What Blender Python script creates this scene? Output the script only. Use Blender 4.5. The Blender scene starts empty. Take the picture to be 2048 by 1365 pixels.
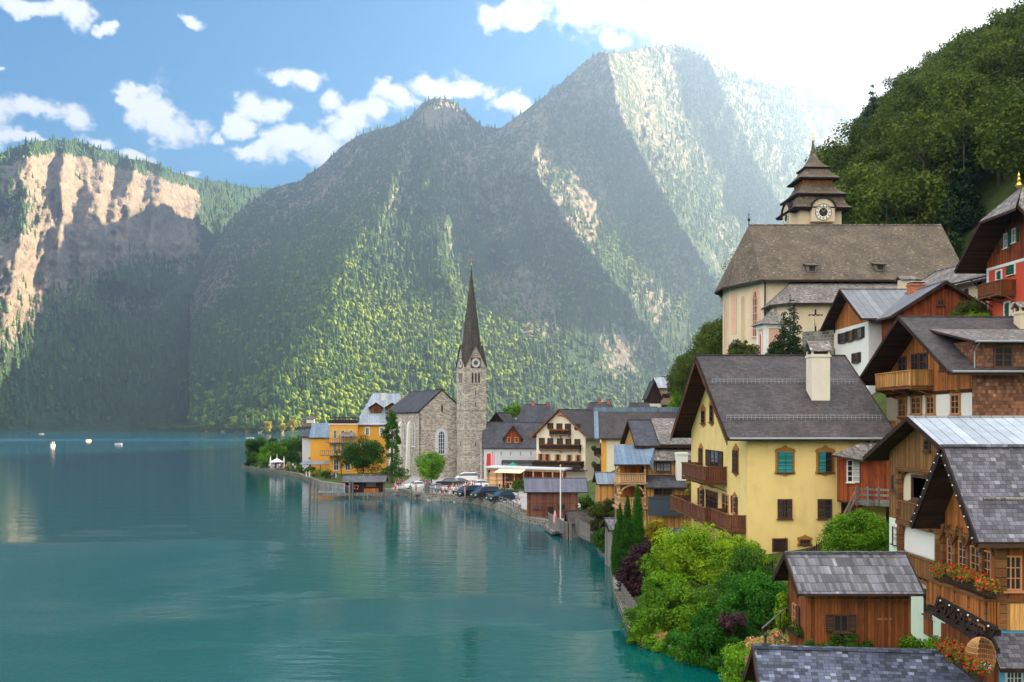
EXPOSURE = 3.7
SUNDIR = (62.0, 25.0)
SUNSTR = 5.0
SUNCOL = (1.0, 0.71, 0.40)
SKYSTR = 0.05
CLOUDV = 2.1
SKYHUE=(0.490,3.8,0.27)
BACKC = (0.30, 0.52)
BACKV = 5.3  # brightness of the unseen cloud added as fill light
WINDOFF = (0.0, 0.0, 0.0)
WAVE = 0.65
HAZE = 0.00021
HAZECOL = (0.33, 0.55, 1.0)
HAZEG = 0.76
import bpy, math, random
import numpy as np
from mathutils import Vector, Matrix
R = math.radians
rnd = random.Random(7)
SC = bpy.context.scene
COL = SC.collection
F, CX, HY, EYE = 2000.0, 1024.0, 845.0, 14.0     # lens of the viewpoint terrace, eye 14 m above the lake

def at(px, py, D):
    return Vector(((px-CX)/F*D, D, EYE+(HY-py)/F*D))
def onz(px, py, z=0.0):
    D = (EYE-z)*F/(py-HY)
    return Vector(((px-CX)/F*D, D, z))
def pix(v):
    return (CX+F*v[0]/v[1], HY-F*(v[2]-EYE)/v[1])

# ------------------------------------------------------------------ nodes
class NT:
    def __init__(s, nt): s.nt = nt; nt.nodes.clear()
    def n(s, typ, props=None, **inp):
        nd = s.nt.nodes.new(typ)
        for k, v in (props or {}).items(): setattr(nd, k, v)
        for k, v in inp.items():
            key = int(k[1:]) if k[0] == 'i' and k[1:].isdigit() else k.replace('_', ' ')
            s.put(nd.inputs[key], v)
        return nd
    def put(s, sock, v):
        if isinstance(v, bpy.types.Node): v = v.outputs[0]
        if isinstance(v, bpy.types.NodeSocket): s.nt.links.new(v, sock)
        else:
            if sock.type == 'RGBA' and hasattr(v, '__len__') and len(v) == 3: v = (*v, 1)
            sock.default_value = v
    def m(s, op, a, b=0.0, c=0.0, clamp=False):
        return s.n('ShaderNodeMath', {'operation': op, 'use_clamp': clamp}, i0=a, i1=b, i2=c)
    def vm(s, op, a, b=(0, 0, 0)):
        return s.n('ShaderNodeVectorMath', {'operation': op}, i0=a, i1=b)
    def mix(s, f, a, b, blend='MIX'):
        nd = s.n('ShaderNodeMix', {'data_type': 'RGBA', 'blend_type': blend})
        s.put(nd.inputs[0], f); s.put(nd.inputs[6], a); s.put(nd.inputs[7], b)
        return nd.outputs[2]
    def ss(s, v, a, b, lo=0.0, hi=1.0):
        return s.n('ShaderNodeMapRange', {'interpolation_type': 'SMOOTHSTEP'}, i0=v, i1=a, i2=b, i3=lo, i4=hi)
    def noise(s, vec, scale, detail=3.0, rough=0.55, **kw):
        nd = s.n('ShaderNodeTexNoise', kw or None, Scale=scale, Detail=detail, Roughness=rough)
        if vec is not None: s.put(nd.inputs['Vector'], vec)
        return nd
    def sep(s, v): return s.n('ShaderNodeSeparateXYZ', None, i0=v)
    def xyz(s, x, y, z=0.0): return s.n('ShaderNodeCombineXYZ', None, i0=x, i1=y, i2=z)
    def white(s, v): return s.n('ShaderNodeTexWhiteNoise', {'noise_dimensions': '3D'}, Vector=v)
    def bump(s, h, strength=0.5, dist=0.05):
        return s.n('ShaderNodeBump', None, Strength=strength, Distance=dist, Height=h)
    def bsdf(s, color, rough=0.8, spec=0.3, metal=0.0, normal=None):
        b = s.n('ShaderNodeBsdfPrincipled', None, Base_Color=color, Roughness=rough, Metallic=metal)
        s.put(b.inputs['Specular IOR Level'], spec)
        if normal is not None: s.put(b.inputs['Normal'], normal)
        return b
    def out(s, sh):
        o = s.n('ShaderNodeOutputMaterial'); s.nt.links.new(sh.outputs[0], o.inputs[0]); return o

MATS = {}
def newmat(name):
    m = bpy.data.materials.new(name); m.use_nodes = True; MATS[name] = m
    return m, NT(m.node_tree)
def lerp3(c, k): return tuple(min(1, x*k) for x in c)

def simple(name, rgb, rough=0.7, metal=0.0, spec=0.3, var=0.12):
    if name in MATS: return MATS[name]
    m, t = newmat(name)
    oc = t.n('ShaderNodeTexCoord').outputs['Object']
    nz = t.noise(oc, 3.0, 4.0)
    c = t.mix(nz, lerp3(rgb, 1-var), lerp3(rgb, 1+var))
    t.out(t.bsdf(c, rough, spec, metal)); return m

def plaster(name, rgb, dirt=0.25, rough=0.9):
    m, t = newmat(name)
    tc = t.n('ShaderNodeTexCoord'); uv = tc.outputs['UV']
    n1 = t.noise(uv, 0.55, 5.0, 0.6)
    st = t.noise(t.vm('MULTIPLY', uv, (1.6, 0.16, 1)), 1.0, 4.0, 0.6)
    n2 = t.noise(uv, 26.0, 2.0)
    f1 = t.ss(n1, 0.42, 0.75)
    f2 = t.ss(st, 0.52, 0.78)
    c = t.mix(t.m('MULTIPLY', f1, dirt), rgb, lerp3(rgb, 0.72))
    c = t.mix(t.m('MULTIPLY', f2, dirt*0.8), c, (rgb[0]*0.62, rgb[1]*0.6, rgb[2]*0.56))
    c = t.mix(t.ss(n2, 0.35, 0.7, 0.0, 0.10), c, lerp3(rgb, 1.12))
    b = t.bump(n2, 0.35, 0.02)
    t.out(t.bsdf(c, rough, 0.2, 0, b)); return m

def planks(name, rgb, w=0.16, horizontal=False, weather=0.5, rgb2=None, gap=0.07):
    """boards: tone per board, dark gaps, grain along the board, weathered patches"""
    m, t = newmat(name)
    uv = t.n('ShaderNodeTexCoord').outputs['UV']; sp = t.sep(uv)
    a, l = (sp.outputs[1], sp.outputs[0]) if horizontal else (sp.outputs[0], sp.outputs[1])
    q = t.m('DIVIDE', a, w); idx = t.m('FLOOR', q); fr = t.m('SUBTRACT', q, idx)
    wn = t.white(t.xyz(idx, 3.1, 0.0))
    tone = t.ss(wn, 0, 1, 0.62, 1.28)
    grain = t.noise(t.xyz(t.m('MULTIPLY', a, 34.0), t.m('MULTIPLY', l, 1.6), t.m('MULTIPLY', idx, 7.0)), 1.0, 4.0, 0.6)
    g = t.ss(grain, 0.3, 0.72, 0.72, 1.22)
    wthr = t.noise(t.xyz(t.m('MULTIPLY', a, 0.9), t.m('MULTIPLY', l, 0.45), 0.0), 1.0, 5.0, 0.65)
    c = t.mix(t.m('MULTIPLY', t.ss(wthr, 0.42, 0.7), weather), rgb, rgb2 or (rgb[0]*0.34, rgb[1]*0.33, rgb[2]*0.34))
    k = t.m('MULTIPLY', tone, g)
    edge = t.m('MINIMUM', t.ss(fr, 0.0, gap), t.ss(fr, 1.0, 1.0-gap))
    k = t.m('MULTIPLY', k, t.m('MULTIPLY_ADD', edge, 0.75, 0.25))
    c = t.mix(1.0, c, t.xyz(k, k, k), 'MULTIPLY')
    h = t.m('ADD', edge, t.m('MULTIPLY', grain, 0.25))
    t.out(t.bsdf(c, 0.78, 0.25, 0, t.bump(h, 0.6, 0.02))); return m

def shingles(name, rgb, w=0.2, h=0.22, var=0.5, pale=0.0, palergb=(0.5, 0.5, 0.52), moss=0.0, bump=0.8):
    """courses of tiles: each tile its own tone, stepped courses, some pale worn tiles, moss"""
    m, t = newmat(name)
    uv = t.n('ShaderNodeTexCoord').outputs['UV']; sp = t.sep(uv)
    wob = t.noise(uv, 0.7, 2.0)
    v = t.m('ADD', sp.outputs[1], t.m('MULTIPLY', wob, h*0.35))
    q = t.m('DIVIDE', v, h); row = t.m('FLOOR', q); fv = t.m('SUBTRACT', q, row)
    off = t.white(t.xyz(row, 1.7, 0.3))
    p = t.m('ADD', t.m('DIVIDE', sp.outputs[0], w), off)
    col = t.m('FLOOR', p); fu = t.m('SUBTRACT', p, col)
    wn = t.white(t.xyz(col, row, 0.5)); wn2 = t.white(t.xyz(col, row, 4.5))
    k = t.ss(wn, 0, 1, 1-var, 1+var)
    big = t.noise(uv, 0.35, 5.0, 0.65)
    k = t.m('MULTIPLY', k, t.ss(big, 0.3, 0.7, 0.72, 1.3))
    gapu = t.m('MINIMUM', t.ss(fu, 0, 0.07), t.ss(fu, 1, 0.93))
    gapv = t.ss(fv, 0.0, 0.16)
    ed = t.m('MULTIPLY', t.m('MULTIPLY_ADD', gapu, 0.45, 0.55), t.m('MULTIPLY_ADD', gapv, 0.6, 0.4))
    c = t.mix(t.m('GREATER_THAN', wn2, 1.0-pale), rgb, palergb) if pale else rgb
    k = t.m('MULTIPLY', k, ed)
    c = t.mix(1.0, c, t.xyz(k, k, k), 'MULTIPLY')
    if moss: c = t.mix(t.m('MULTIPLY', t.ss(t.noise(uv, 0.8, 6.0, 0.7), 0.5, 0.68), moss), c, (0.075, 0.08, 0.03))
    hgt = t.m('MULTIPLY', t.m('SUBTRACT', 1.0, fv), gapu)
    t.out(t.bsdf(c, 0.72, 0.35, 0, t.bump(hgt, bump, 0.03))); return m

def seams(name, rgb, w=0.6, rough=0.42, cross=0.0, metal=0.35, dark=0.3):
    """sheet metal with standing seams up the slope"""
    m, t = newmat(name)
    uv = t.n('ShaderNodeTexCoord').outputs['UV']; sp = t.sep(uv)
    q = t.m('DIVIDE', sp.outputs[0], w); idx = t.m('FLOOR', q); fr = t.m('SUBTRACT', q, idx)
    e = t.m('MINIMUM', t.ss(fr, 0.0, 0.06), t.ss(fr, 1.0, 0.95))
    tone = t.ss(t.white(t.xyz(idx, 2.2, 0)), 0, 1, 0.85, 1.12)
    nz = t.noise(uv, 0.9, 5.0, 0.65)
    k = t.m('MULTIPLY', tone, t.ss(nz, 0.3, 0.75, 0.82, 1.12))
    k = t.m('MULTIPLY', k, t.m('MULTIPLY_ADD', e, 1-dark, dark))
    if cross:
        fv = t.m('FRACT', t.m('DIVIDE', sp.outputs[1], cross))
        k = t.m('MULTIPLY', k, t.ss(fv, 0.0, 0.02, 0.6, 1.0))
    c = t.mix(1.0, rgb, t.xyz(k, k, k), 'MULTIPLY')
    t.out(t.bsdf(c, rough, 0.4, metal, t.bump(e, 0.7, -0.03))); return m

def ashlar(name, rgb, rgb2, w=0.55, h=0.28):
    m, t = newmat(name)
    uv = t.n('ShaderNodeTexCoord').outputs['UV']; sp = t.sep(uv)
    wob = t.noise(uv, 1.3, 3.0)
    q = t.m('DIVIDE', t.m('ADD', sp.outputs[1], t.m('MULTIPLY', wob, h*0.5)), h); row = t.m('FLOOR', q); fv = t.m('SUBTRACT', q, row)
    p = t.m('ADD', t.m('DIVIDE', sp.outputs[0], w), t.white(t.xyz(row, 5.5, 0))); p = t.m('ADD', p, t.m('MULTIPLY', wob, 0.5))
    col = t.m('FLOOR', p); fu = t.m('SUBTRACT', p, col)
    wn = t.white(t.xyz(col, row, 1.5)); wn2 = t.white(t.xyz(col, row, 8.5))
    c = t.mix(wn2, rgb, rgb2)
    k = t.ss(wn, 0, 1, 0.6, 1.25)
    ed = t.m('MULTIPLY', t.m('MINIMUM', t.ss(fu, 0, .06), t.ss(fu, 1, .94)), t.m('MINIMUM', t.ss(fv, 0, .1), t.ss(fv, 1, .9)))
    k = t.m('MULTIPLY', k, t.ss(t.noise(uv, 0.25, 4.0), 0.3, 0.7, 0.8, 1.15))
    c = t.mix(1.0, c, t.xyz(k, k, k), 'MULTIPLY')
    c = t.mix(ed, (0.42, 0.39, 0.35), c)
    t.out(t.bsdf(c, 0.9, 0.2, 0, t.bump(ed, 0.6, 0.03))); return m

def glass(name, rgb=(0.02, 0.025, 0.03), rough=0.04):
    m, t = newmat(name)
    oc = t.n('ShaderNodeTexCoord').outputs['Object']
    t.out(t.bsdf(t.mix(t.noise(oc, 0.8, 2.0), lerp3(rgb, .5), lerp3(rgb, 1.6)), rough, 0.6, 0)); return m

def foliage(name, dark, light, trans=0.35, hue=None):
    """leaf colour varies leaf by leaf (attribute rnd) and clump by clump (attribute clump)"""
    m, t = newmat(name)
    r = t.n('ShaderNodeAttribute', {'attribute_name': 'rnd'}).outputs['Fac']
    cl = t.n('ShaderNodeAttribute', {'attribute_name': 'clump'}).outputs['Fac']
    c = t.mix(t.m('MULTIPLY_ADD', r, 0.45, t.m('MULTIPLY', cl, 0.55)), dark, light)
    if hue: c = t.mix(t.m('GREATER_THAN', r, 1-hue[0]), c, hue[1])
    oi = t.n('ShaderNodeObjectInfo').outputs['Random']
    k = t.ss(oi, 0, 1, 0.78, 1.22)
    c = t.mix(1.0, c, t.xyz(k, k, k), 'MULTIPLY')
    d = t.bsdf(c, 0.65, 0.15); tr = t.n('ShaderNodeBsdfTranslucent', None, Color=c)
    mx = t.n('ShaderNodeMixShader', None, i0=trans); t.nt.links.new(d.outputs[0], mx.inputs[1]); t.nt.links.new(tr.outputs[0], mx.inputs[2])
    t.out(mx); return m

# ------------------------------------------------------------------ objects
def tag(o, label=None, cat=None, group=None, kind=None):
    if label: o['label'] = label
    if cat: o['category'] = cat
    if group: o['group'] = group
    if kind: o['kind'] = kind
    return o
def empty(name, loc=(0, 0, 0), rz=0.0):
    o = bpy.data.objects.new(name, None); COL.objects.link(o); o.location = loc; o.rotation_euler = (0, 0, rz); o.empty_display_size = .3
    return o
def thing(name, label, cat, loc=(0, 0, 0), rz=0.0, group=None):
    return tag(empty(name, loc, rz), label, cat, group)
CHILD = {}
def link(name, me, parent=None):
    o = bpy.data.objects.new(name, me); COL.objects.link(o)
    if parent is not None: o.parent = parent; CHILD.setdefault(parent.name, []).append(o)
    return o
def copy_tree(o, parent=None):
    c = o.copy(); COL.objects.link(c); c.parent = parent
    if parent is not None: CHILD.setdefault(parent.name, []).append(c)
    for ch in CHILD.get(o.name, []): copy_tree(ch, c)
    return c

class MB:
    """collects faces of one mesh object; UVs in metres along each face"""
    def __init__(s): s.v = []; s.f = []; s.mi = []
    def face(s, pts, m=0):
        b = len(s.v); s.v += [tuple(p) for p in pts]; s.f.append(list(range(b, b+len(pts)))); s.mi.append(m); return s
    def hexa(s, p, m=0, top=None, bot=None):
        """8 corners: 0-3 bottom loop, 4-7 top loop; each face own verts so UVs stay flat"""
        for k, q in enumerate(((3, 2, 1, 0), (4, 5, 6, 7), (0, 1, 5, 4), (1, 2, 6, 5), (2, 3, 7, 6), (3, 0, 4, 7))):
            mm = m
            if k == 1 and top is not None: mm = top
            if k == 0 and bot is not None: mm = bot
            s.face([p[i] for i in q], mm)
        return s
    def box(s, x0, y0, z0, x1, y1, z1, m=0, top=None, bot=None):
        return s.hexa([(x0, y0, z0), (x1, y0, z0), (x1, y1, z0), (x0, y1, z0), (x0, y0, z1), (x1, y0, z1), (x1, y1, z1), (x0, y1, z1)], m, top, bot)
    def pbox(s, pt, s0, s1, t0, t1, o0, o1, m=0):
        """box on a wall: s along, t up, o outward"""
        return s.hexa([pt(s0, t0, o1), pt(s1, t0, o1), pt(s1, t0, o0), pt(s0, t0, o0), pt(s0, t1, o1), pt(s1, t1, o1), pt(s1, t1, o0), pt(s0, t1, o0)], m)
    def bar(s, p, q, w, h=None, m=0, up=(0, 0, 1)):
        p, q = Vector(p), Vector(q); h = h or w; d = (q-p).normalized(); u = Vector(up)
        if abs(d.dot(u)) > 0.98: u = Vector((0, 1, 0))
        a = d.cross(u).normalized()*w/2; b = a.cross(d).normalized()*h/2
        return s.hexa([p-a-b, p+a-b, q+a-b, q-a-b, p-a+b, p+a+b, q+a+b, q-a+b], m)
    def tube(s, p, q, r0, r1=None, n=8, m=0, caps=True):
        p, q = Vector(p), Vector(q); r1 = r0 if r1 is None else r1; d = (q-p).normalized()
        u = Vector((0, 0, 1)) if abs(d.z) < .9 else Vector((1, 0, 0)); a = d.cross(u).normalized(); b = d.cross(a)
        A = [p+(a*math.cos(2*math.pi*i/n)+b*math.sin(2*math.pi*i/n))*r0 for i in range(n)]
        B = [q+(a*math.cos(2*math.pi*i/n)+b*math.sin(2*math.pi*i/n))*r1 for i in range(n)]
        for i in range(n):
            j = (i+1) % n; s.face([A[i], A[j], B[j], B[i]], m)
        if caps:
            s.face(A[::-1], m)
            if r1 > 1e-4: s.face(B, m)
        return s
    def lathe(s, c, prof, n=16, m=0):
        c = Vector(c)
        ring = lambda r, z: [c+Vector((r*math.cos(2*math.pi*i/n), r*math.sin(2*math.pi*i/n), z)) for i in range(n)]
        for (r0, z0), (r1, z1) in zip(prof[:-1], prof[1:]):
            A, B = ring(r0, z0), ring(r1, z1)
            for i in range(n):
                j = (i+1) % n
                if r0 < 1e-5: s.face([A[0], B[j], B[i]], m)
                elif r1 < 1e-5: s.face([A[i], A[j], B[0]], m)
                else: s.face([A[i], A[j], B[j], B[i]], m)
        return s
    def ball(s, c, r, n=10, m=0, sz=1.0):
        return s.lathe(c, [(r*math.sin(math.pi*k/6), -r*sz*math.cos(math.pi*k/6)) for k in range(7)], n, m)
    def build(s, name, mats, parent=None, smooth=False, loc=None):
        me = bpy.data.meshes.new(name)
        me.from_pydata(s.v, [], s.f)
        mats = mats if isinstance(mats, (list, tuple)) else [mats]
        for m in mats: me.materials.append(m)
        me.polygons.foreach_set('material_index', s.mi)
        if smooth: me.polygons.foreach_set('use_smooth', [True]*len(s.f))
        me.update()
        uvl = me.uv_layers.new(name='UVMap').data
        uvs = []
        for f in s.f:
            P = [Vector(s.v[i]) for i in f]
            n = Vector((0, 0, 0))
            for i in range(len(P)):
                a, b = P[i], P[(i+1) % len(P)]
                n += Vector(((a.y-b.y)*(a.z+b.z), (a.z-b.z)*(a.x+b.x), (a.x-b.x)*(a.y+b.y)))
            if n.length < 1e-9: n = Vector((0, 0, 1))
            n.normalize()
            if abs(n.z) > 0.985: u, v = Vector((1, 0, 0)), Vector((0, 1, 0))
            else:
                u = Vector((-n.y, n.x, 0)).normalized()
                if (u.x + u.y*0.5) < 0: u = -u
                v = Vector((n.y*u.z-n.z*u.y, n.z*u.x-n.x*u.z, n.x*u.y-n.y*u.x)).normalized()
                if v.z < 0: v = -v
            for p in P: uvs += [p.dot(u), p.dot(v)]
        uvl.foreach_set('uv', uvs)
        o = link(name, me, parent)
        if loc is not None: o.location = loc
        return o

def npmesh(name, V, Fq, mat, attrs=None, smooth=False):
    """mesh from numpy arrays, all faces with the same corner count"""
    me = bpy.data.meshes.new(name); nv, nf, k = len(V), len(Fq), Fq.shape[1]
    me.vertices.add(nv); me.vertices.foreach_set('co', V.astype(np.float32).ravel())
    me.loops.add(nf*k); me.loops.foreach_set('vertex_index', Fq.astype(np.int32).ravel())
    me.polygons.add(nf); me.polygons.foreach_set('loop_start', np.arange(0, nf*k, k, dtype=np.int32))
    me.materials.append(mat)
    if smooth: me.polygons.foreach_set('use_smooth', np.ones(nf, dtype=bool))
    me.update(calc_edges=True)
    for an, (dom, arr) in (attrs or {}).items():
        a = me.attributes.new(an, 'FLOAT', dom); a.data.foreach_set('value', arr.astype(np.float32))
    me.validate()
    return me

# value noise for terrain shaping
def vnoise(x, y, seed=0):
    xi, yi = np.floor(x).astype(np.int64), np.floor(y).astype(np.int64); fx, fy = x-xi, y-yi
    def h(a, b):
        n = (a*374761393 + b*668265263 + seed*1442695041) & 0xFFFFFFFF
        n = ((n ^ (n >> 13))*1274126177) & 0xFFFFFFFF
        return ((n ^ (n >> 16)) & 0xFFFF)/65535.0
    u, v = fx*fx*(3-2*fx), fy*fy*(3-2*fy)
    return (h(xi, yi)*(1-u)+h(xi+1, yi)*u)*(1-v)+(h(xi, yi+1)*(1-u)+h(xi+1, yi+1)*u)*v
def fbm(x, y, o=5, seed=0, ridged=False, gain=0.5):
    s = np.zeros_like(x); a = 1.0; tot = 0
    for k in range(o):
        n = vnoise(x*2**k+17*k, y*2**k-9*k, seed+k)
        if ridged: n = 1-np.abs(2*n-1)
        s += a*n; tot += a; a *= gain
    return s/tot

# ------------------------------------------------------------------ camera and render settings
cam = bpy.data.cameras.new('camera'); co = bpy.data.objects.new('camera', cam); COL.objects.link(co)
co.location = (0, 0, EYE); co.rotation_euler = (R(90), 0, 0)
cam.sensor_width = 36.0; cam.lens = 36.0*F/2048.0; cam.shift_y = (HY-682.5)/2048.0
cam.clip_start = 0.5; cam.clip_end = 30000
SC.camera = co
SC.view_settings.view_transform = 'Standard'; SC.view_settings.look = 'None'; SC.view_settings.gamma = 1.0
SC.view_settings.exposure = EXPOSURE
SC.cycles.use_denoising = True
SC.cycles.max_bounces = 6; SC.cycles.diffuse_bounces = 3; SC.cycles.glossy_bounces = 3; SC.cycles.transmission_bounces = 3
SC.cycles.volume_bounces = 0; SC.cycles.transparent_max_bounces = 8
SC.cycles.sample_clamp_indirect = 6.0
SC.cycles.caustics_reflective = False; SC.cycles.caustics_refractive = False
# ================================================================== sky, sun, air
SUN_AZ, SUN_EL = SUNDIR
SV = Vector((math.cos(R(SUN_EL))*math.sin(R(SUN_AZ)), math.cos(R(SUN_EL))*math.cos(R(SUN_AZ)), math.sin(R(SUN_EL))))
W = bpy.data.worlds.new('World'); SC.world = W; W.use_nodes = True
t = NT(W.node_tree)
sky = t.n('ShaderNodeTexSky', {'sky_type': 'NISHITA', 'sun_disc': False, 'sun_elevation': R(SUN_EL), 'sun_rotation': R(SUN_AZ), 'altitude': 500.0, 'air_density': 1.0, 'dust_density': 1.2, 'ozone_density': 1.6})
dirv = t.n('ShaderNodeTexCoord').outputs['Generated']
sp = t.sep(dirv)
az = t.m('ARCTAN2', sp.outputs[0], sp.outputs[1]); el = t.m('ARCSINE', sp.outputs[2])
azel = t.xyz(az, el, 0.0)
warp = t.noise(azel, 9.0, 5.0, 0.6)
wv = t.vm('SUBTRACT', warp.outputs['Color'], (0.5, 0.5, 0.5)); wv = t.vm('MULTIPLY', wv, (0.12, 0.09, 0.0))
pw = t.vm('ADD', azel, wv)
def dpx(px, py):
    x, z = (px-CX)/F, (HY-py)/F
    return math.atan2(x, 1), math.asin(z/math.sqrt(1+x*x+z*z))
# cumulus banks: centre of each in direction, angular half size, thickness
CL = [((-10, 225), 90, 40), ((70, 215), 70, 34), ((135, 225), 40, 36), ((15, 272), 85, 26), ((90, 285), 60, 14), ((255, 190), 40, 14), ((310, 210), 62, 36), ((350, 240), 70, 40), ((520, 200), 62, 42), ((480, 235), 40, 24), ((438, 258), 26, 14), ((560, 120), 60, 24), ((610, 140), 50, 30),
      ((500, 285), 55, 20), ((570, 275), 70, 42), ((630, 300), 75, 48), ((680, 200), 40, 34), ((730, 225), 60, 44), ((700, 250), 60, 30), ((800, 185), 52, 30), ((860, 150), 60, 34), ((930, 155), 66, 30), ((1000, 190), 48, 28), ((1040, 205), 46, 32), ((50, -8), 110, 24), ((120, 8), 70, 24), ((165, 30), 46, 34), ((212, 72), 30, 16), ((268, 298), 50, 16), ((390, 330), 36, 14), ((185, 275), 44, 18),
      ((1190, 20), 190, 56), ((1050, 40), 90, 34), ((1420, 15), 260, 75), ((1240, 80), 55, 20), ((12, 130), 16, 6), ((380, 45), 50, 16)]
den = None
for (c, rx, ry) in CL:
    a, e = dpx(*c); k = math.cos(a)
    d = t.vm('SUBTRACT', pw, (a, e, 0)); d = t.vm('MULTIPLY', d, (F/rx/k/k*1.0, F/ry/k, 0))
    L = t.n('ShaderNodeVectorMath', {'operation': 'LENGTH'}, i0=d).outputs['Value']
    b = t.ss(L, 1.55, 0.0)
    den = b if den is None else t.m('MAXIMUM', den, b)
puff = t.noise(azel, 24.0, 10.0, 0.62)
fine = t.noise(t.vm('MULTIPLY', azel, (1.0, 1.5, 1)), 90.0, 8.0, 0.7)
den1 = t.m('ADD', t.m('MULTIPLY', den, 1.25), t.m('ADD', t.m('MULTIPLY', t.m('SUBTRACT', puff, 0.5), 2.6), t.m('MULTIPLY', t.m('SUBTRACT', fine, 0.5), 0.9)))
cm = t.m('MULTIPLY', t.ss(den1, 0.35, 1.05), t.ss(den, 0.02, 0.25))
# bright broken cloud added over the unseen sky as fill for the shaded walls
back = t.noise(t.vm('MULTIPLY', dirv, (1, 1, 1.6)), 2.2, 6.0, 0.6)
front = t.ss(sp.outputs[1], 0.15, 0.6)
bm = t.m('MULTIPLY', t.ss(back, BACKC[0], BACKC[1]), t.m('SUBTRACT', 1.0, front))
bm = t.m('MULTIPLY', bm, t.ss(sp.outputs[2], 0.0, 0.15))
# thin bright veil round the sun side
a0, e0 = dpx(1900, 40)
dv = t.vm('MULTIPLY', t.vm('SUBTRACT', pw, (a0, e0, 0)), (2.9, 3.6, 0)); Lv = t.n('ShaderNodeVectorMath', {'operation': 'LENGTH'}, i0=dv).outputs['Value']
veil = t.m('MULTIPLY', t.ss(Lv, 1.05, 0.15), t.ss(t.noise(pw, 5.0, 5.0), 0.1, 0.6, 0.78, 1.0))
shade = t.noise(azel, 14.0, 5.0, 0.6)
ccol = t.mix(t.m('MULTIPLY', t.ss(shade, 0.4, 0.75), t.ss(den1, 1.5, 0.6)), (1.0, 0.985, 0.96), (0.66, 0.72, 0.84))
skyc = t.n('ShaderNodeHueSaturation', None, Hue=SKYHUE[0], Saturation=SKYHUE[1], Value=SKYHUE[2], Fac=1.0, Color=sky)
lit = t.vm('SCALE', ccol); t.put(lit.inputs['Scale'], CLOUDV)
c1 = t.mix(cm, skyc, lit)
c1 = t.mix(bm, c1, (BACKV*1.0, BACKV*0.94, BACKV*0.83, 1))
c2 = t.mix(veil, c1, (2.6, 2.25, 1.7, 1))
bg = t.n('ShaderNodeBackground', None, Color=c2, Strength=SKYSTR)
wo = t.n('ShaderNodeOutputWorld'); t.nt.links.new(bg.outputs[0], wo.inputs[0])

sl = bpy.data.lights.new('sun', 'SUN'); sl.energy = SUNSTR; sl.angle = R(0.5); sl.color = SUNCOL
so = bpy.data.objects.new('sun', sl); COL.objects.link(so)
so.rotation_euler = SV.to_track_quat('Z', 'Y').to_euler(); so.location = (200, 0, 400)

# ================================================================== lake
m, t = newmat('lake_water')
oc = t.n('ShaderNodeTexCoord').outputs['Object']
spw = t.sep(oc)
rot = t.n('ShaderNodeMapping', {'vector_type': 'POINT'}, Vector=oc, Rotation=(0, 0, R(12)), Scale=(0.42, 1.0, 1.0))
w1 = t.noise(rot, 1.0, 3.0, 0.55); w2 = t.noise(rot, 0.22, 3.0, 0.5); w3 = t.noise(oc, 3.2, 2.0, 0.6)
# wind patches: where the breeze ruffles the lake
wp = t.noise(t.n('ShaderNodeMapping', None, Vector=oc, Scale=(0.03, 0.06, 1.0)), 1.0, 5.0, 0.6)
wc_ = t.noise(t.n('ShaderNodeMapping', None, Vector=oc, Scale=(0.035, 0.06, 1.0)), 1.0, 4.0, 0.6)
owp = t.vm('ADD', oc, t.vm('MULTIPLY', t.vm('SUBTRACT', wc_.outputs['Color'], (0.5, 0.5, 0.5)), (46.0, 34.0, 0)))
def patch(cx, cy, rx, ry):
    d = t.vm('MULTIPLY', t.vm('SUBTRACT', owp, (cx, cy, 0)), (1/rx, 1/ry, 0)); L = t.n('ShaderNodeVectorMath', {'operation': 'LENGTH'}, i0=d).outputs['Value']; return t.ss(L, 1.25, 0.3)
ruf = None
for a in ((-9, 71, 24, 11), (5, 66, 14, 5.0), (-44, 90, 26, 46), (-30, 60, 20, 18), (-330, 800, 330, 90)): b = patch(*a); ruf = b if ruf is None else t.m('MAXIMUM', ruf, b)
ruf = t.ss(t.m('ADD', ruf, t.m('MULTIPLY', t.m('SUBTRACT', wp, 0.5), 2.0)), 0.25, 1.15)
w4 = t.noise(t.n('ShaderNodeMapping', None, Vector=oc, Scale=(1.6, 3.6, 1.0)), 1.0, 3.0, 0.7)
h = t.m('ADD', t.m('MULTIPLY', w1, 0.05), t.m('MULTIPLY', w2, 0.09))
h = t.m('ADD', h, t.m('MULTIPLY', t.m('ADD', t.m('MULTIPLY', w3, 0.02), t.m('MULTIPLY', w4, 0.16)), t.m('MULTIPLY_ADD', ruf, 1.0, 0.03)))
bp = t.bump(h, WAVE, 1.0)
turb = t.noise(t.n('ShaderNodeMapping', None, Vector=oc, Scale=(0.0012, 0.0035, 1.0)), 1.0, 4.0, 0.5)
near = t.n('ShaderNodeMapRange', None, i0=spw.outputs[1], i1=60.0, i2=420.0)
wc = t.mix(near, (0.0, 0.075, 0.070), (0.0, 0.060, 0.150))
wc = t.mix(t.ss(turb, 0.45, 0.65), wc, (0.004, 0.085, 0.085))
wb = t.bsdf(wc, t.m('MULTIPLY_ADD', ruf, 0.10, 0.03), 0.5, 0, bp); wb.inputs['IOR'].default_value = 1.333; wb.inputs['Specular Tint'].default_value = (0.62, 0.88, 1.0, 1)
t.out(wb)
xs = np.array([-4000, -1500, -600, -250, -100, 0, 100, 250, 600, 1500, 4000.]); ys = np.array([-300, -50, 30, 80, 150, 300, 600, 1000, 1600, 2600, 4000.])
GX, GY = np.meshgrid(xs, ys); V = np.stack([GX.ravel(), GY.ravel(), np.zeros(GX.size)], 1)
def gridfaces(ny, nx):
    i = np.arange(ny*nx).reshape(ny, nx)
    return np.stack([i[:-1, :-1].ravel(), i[:-1, 1:].ravel(), i[1:, 1:].ravel(), i[1:, :-1].ravel()], 1)
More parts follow.
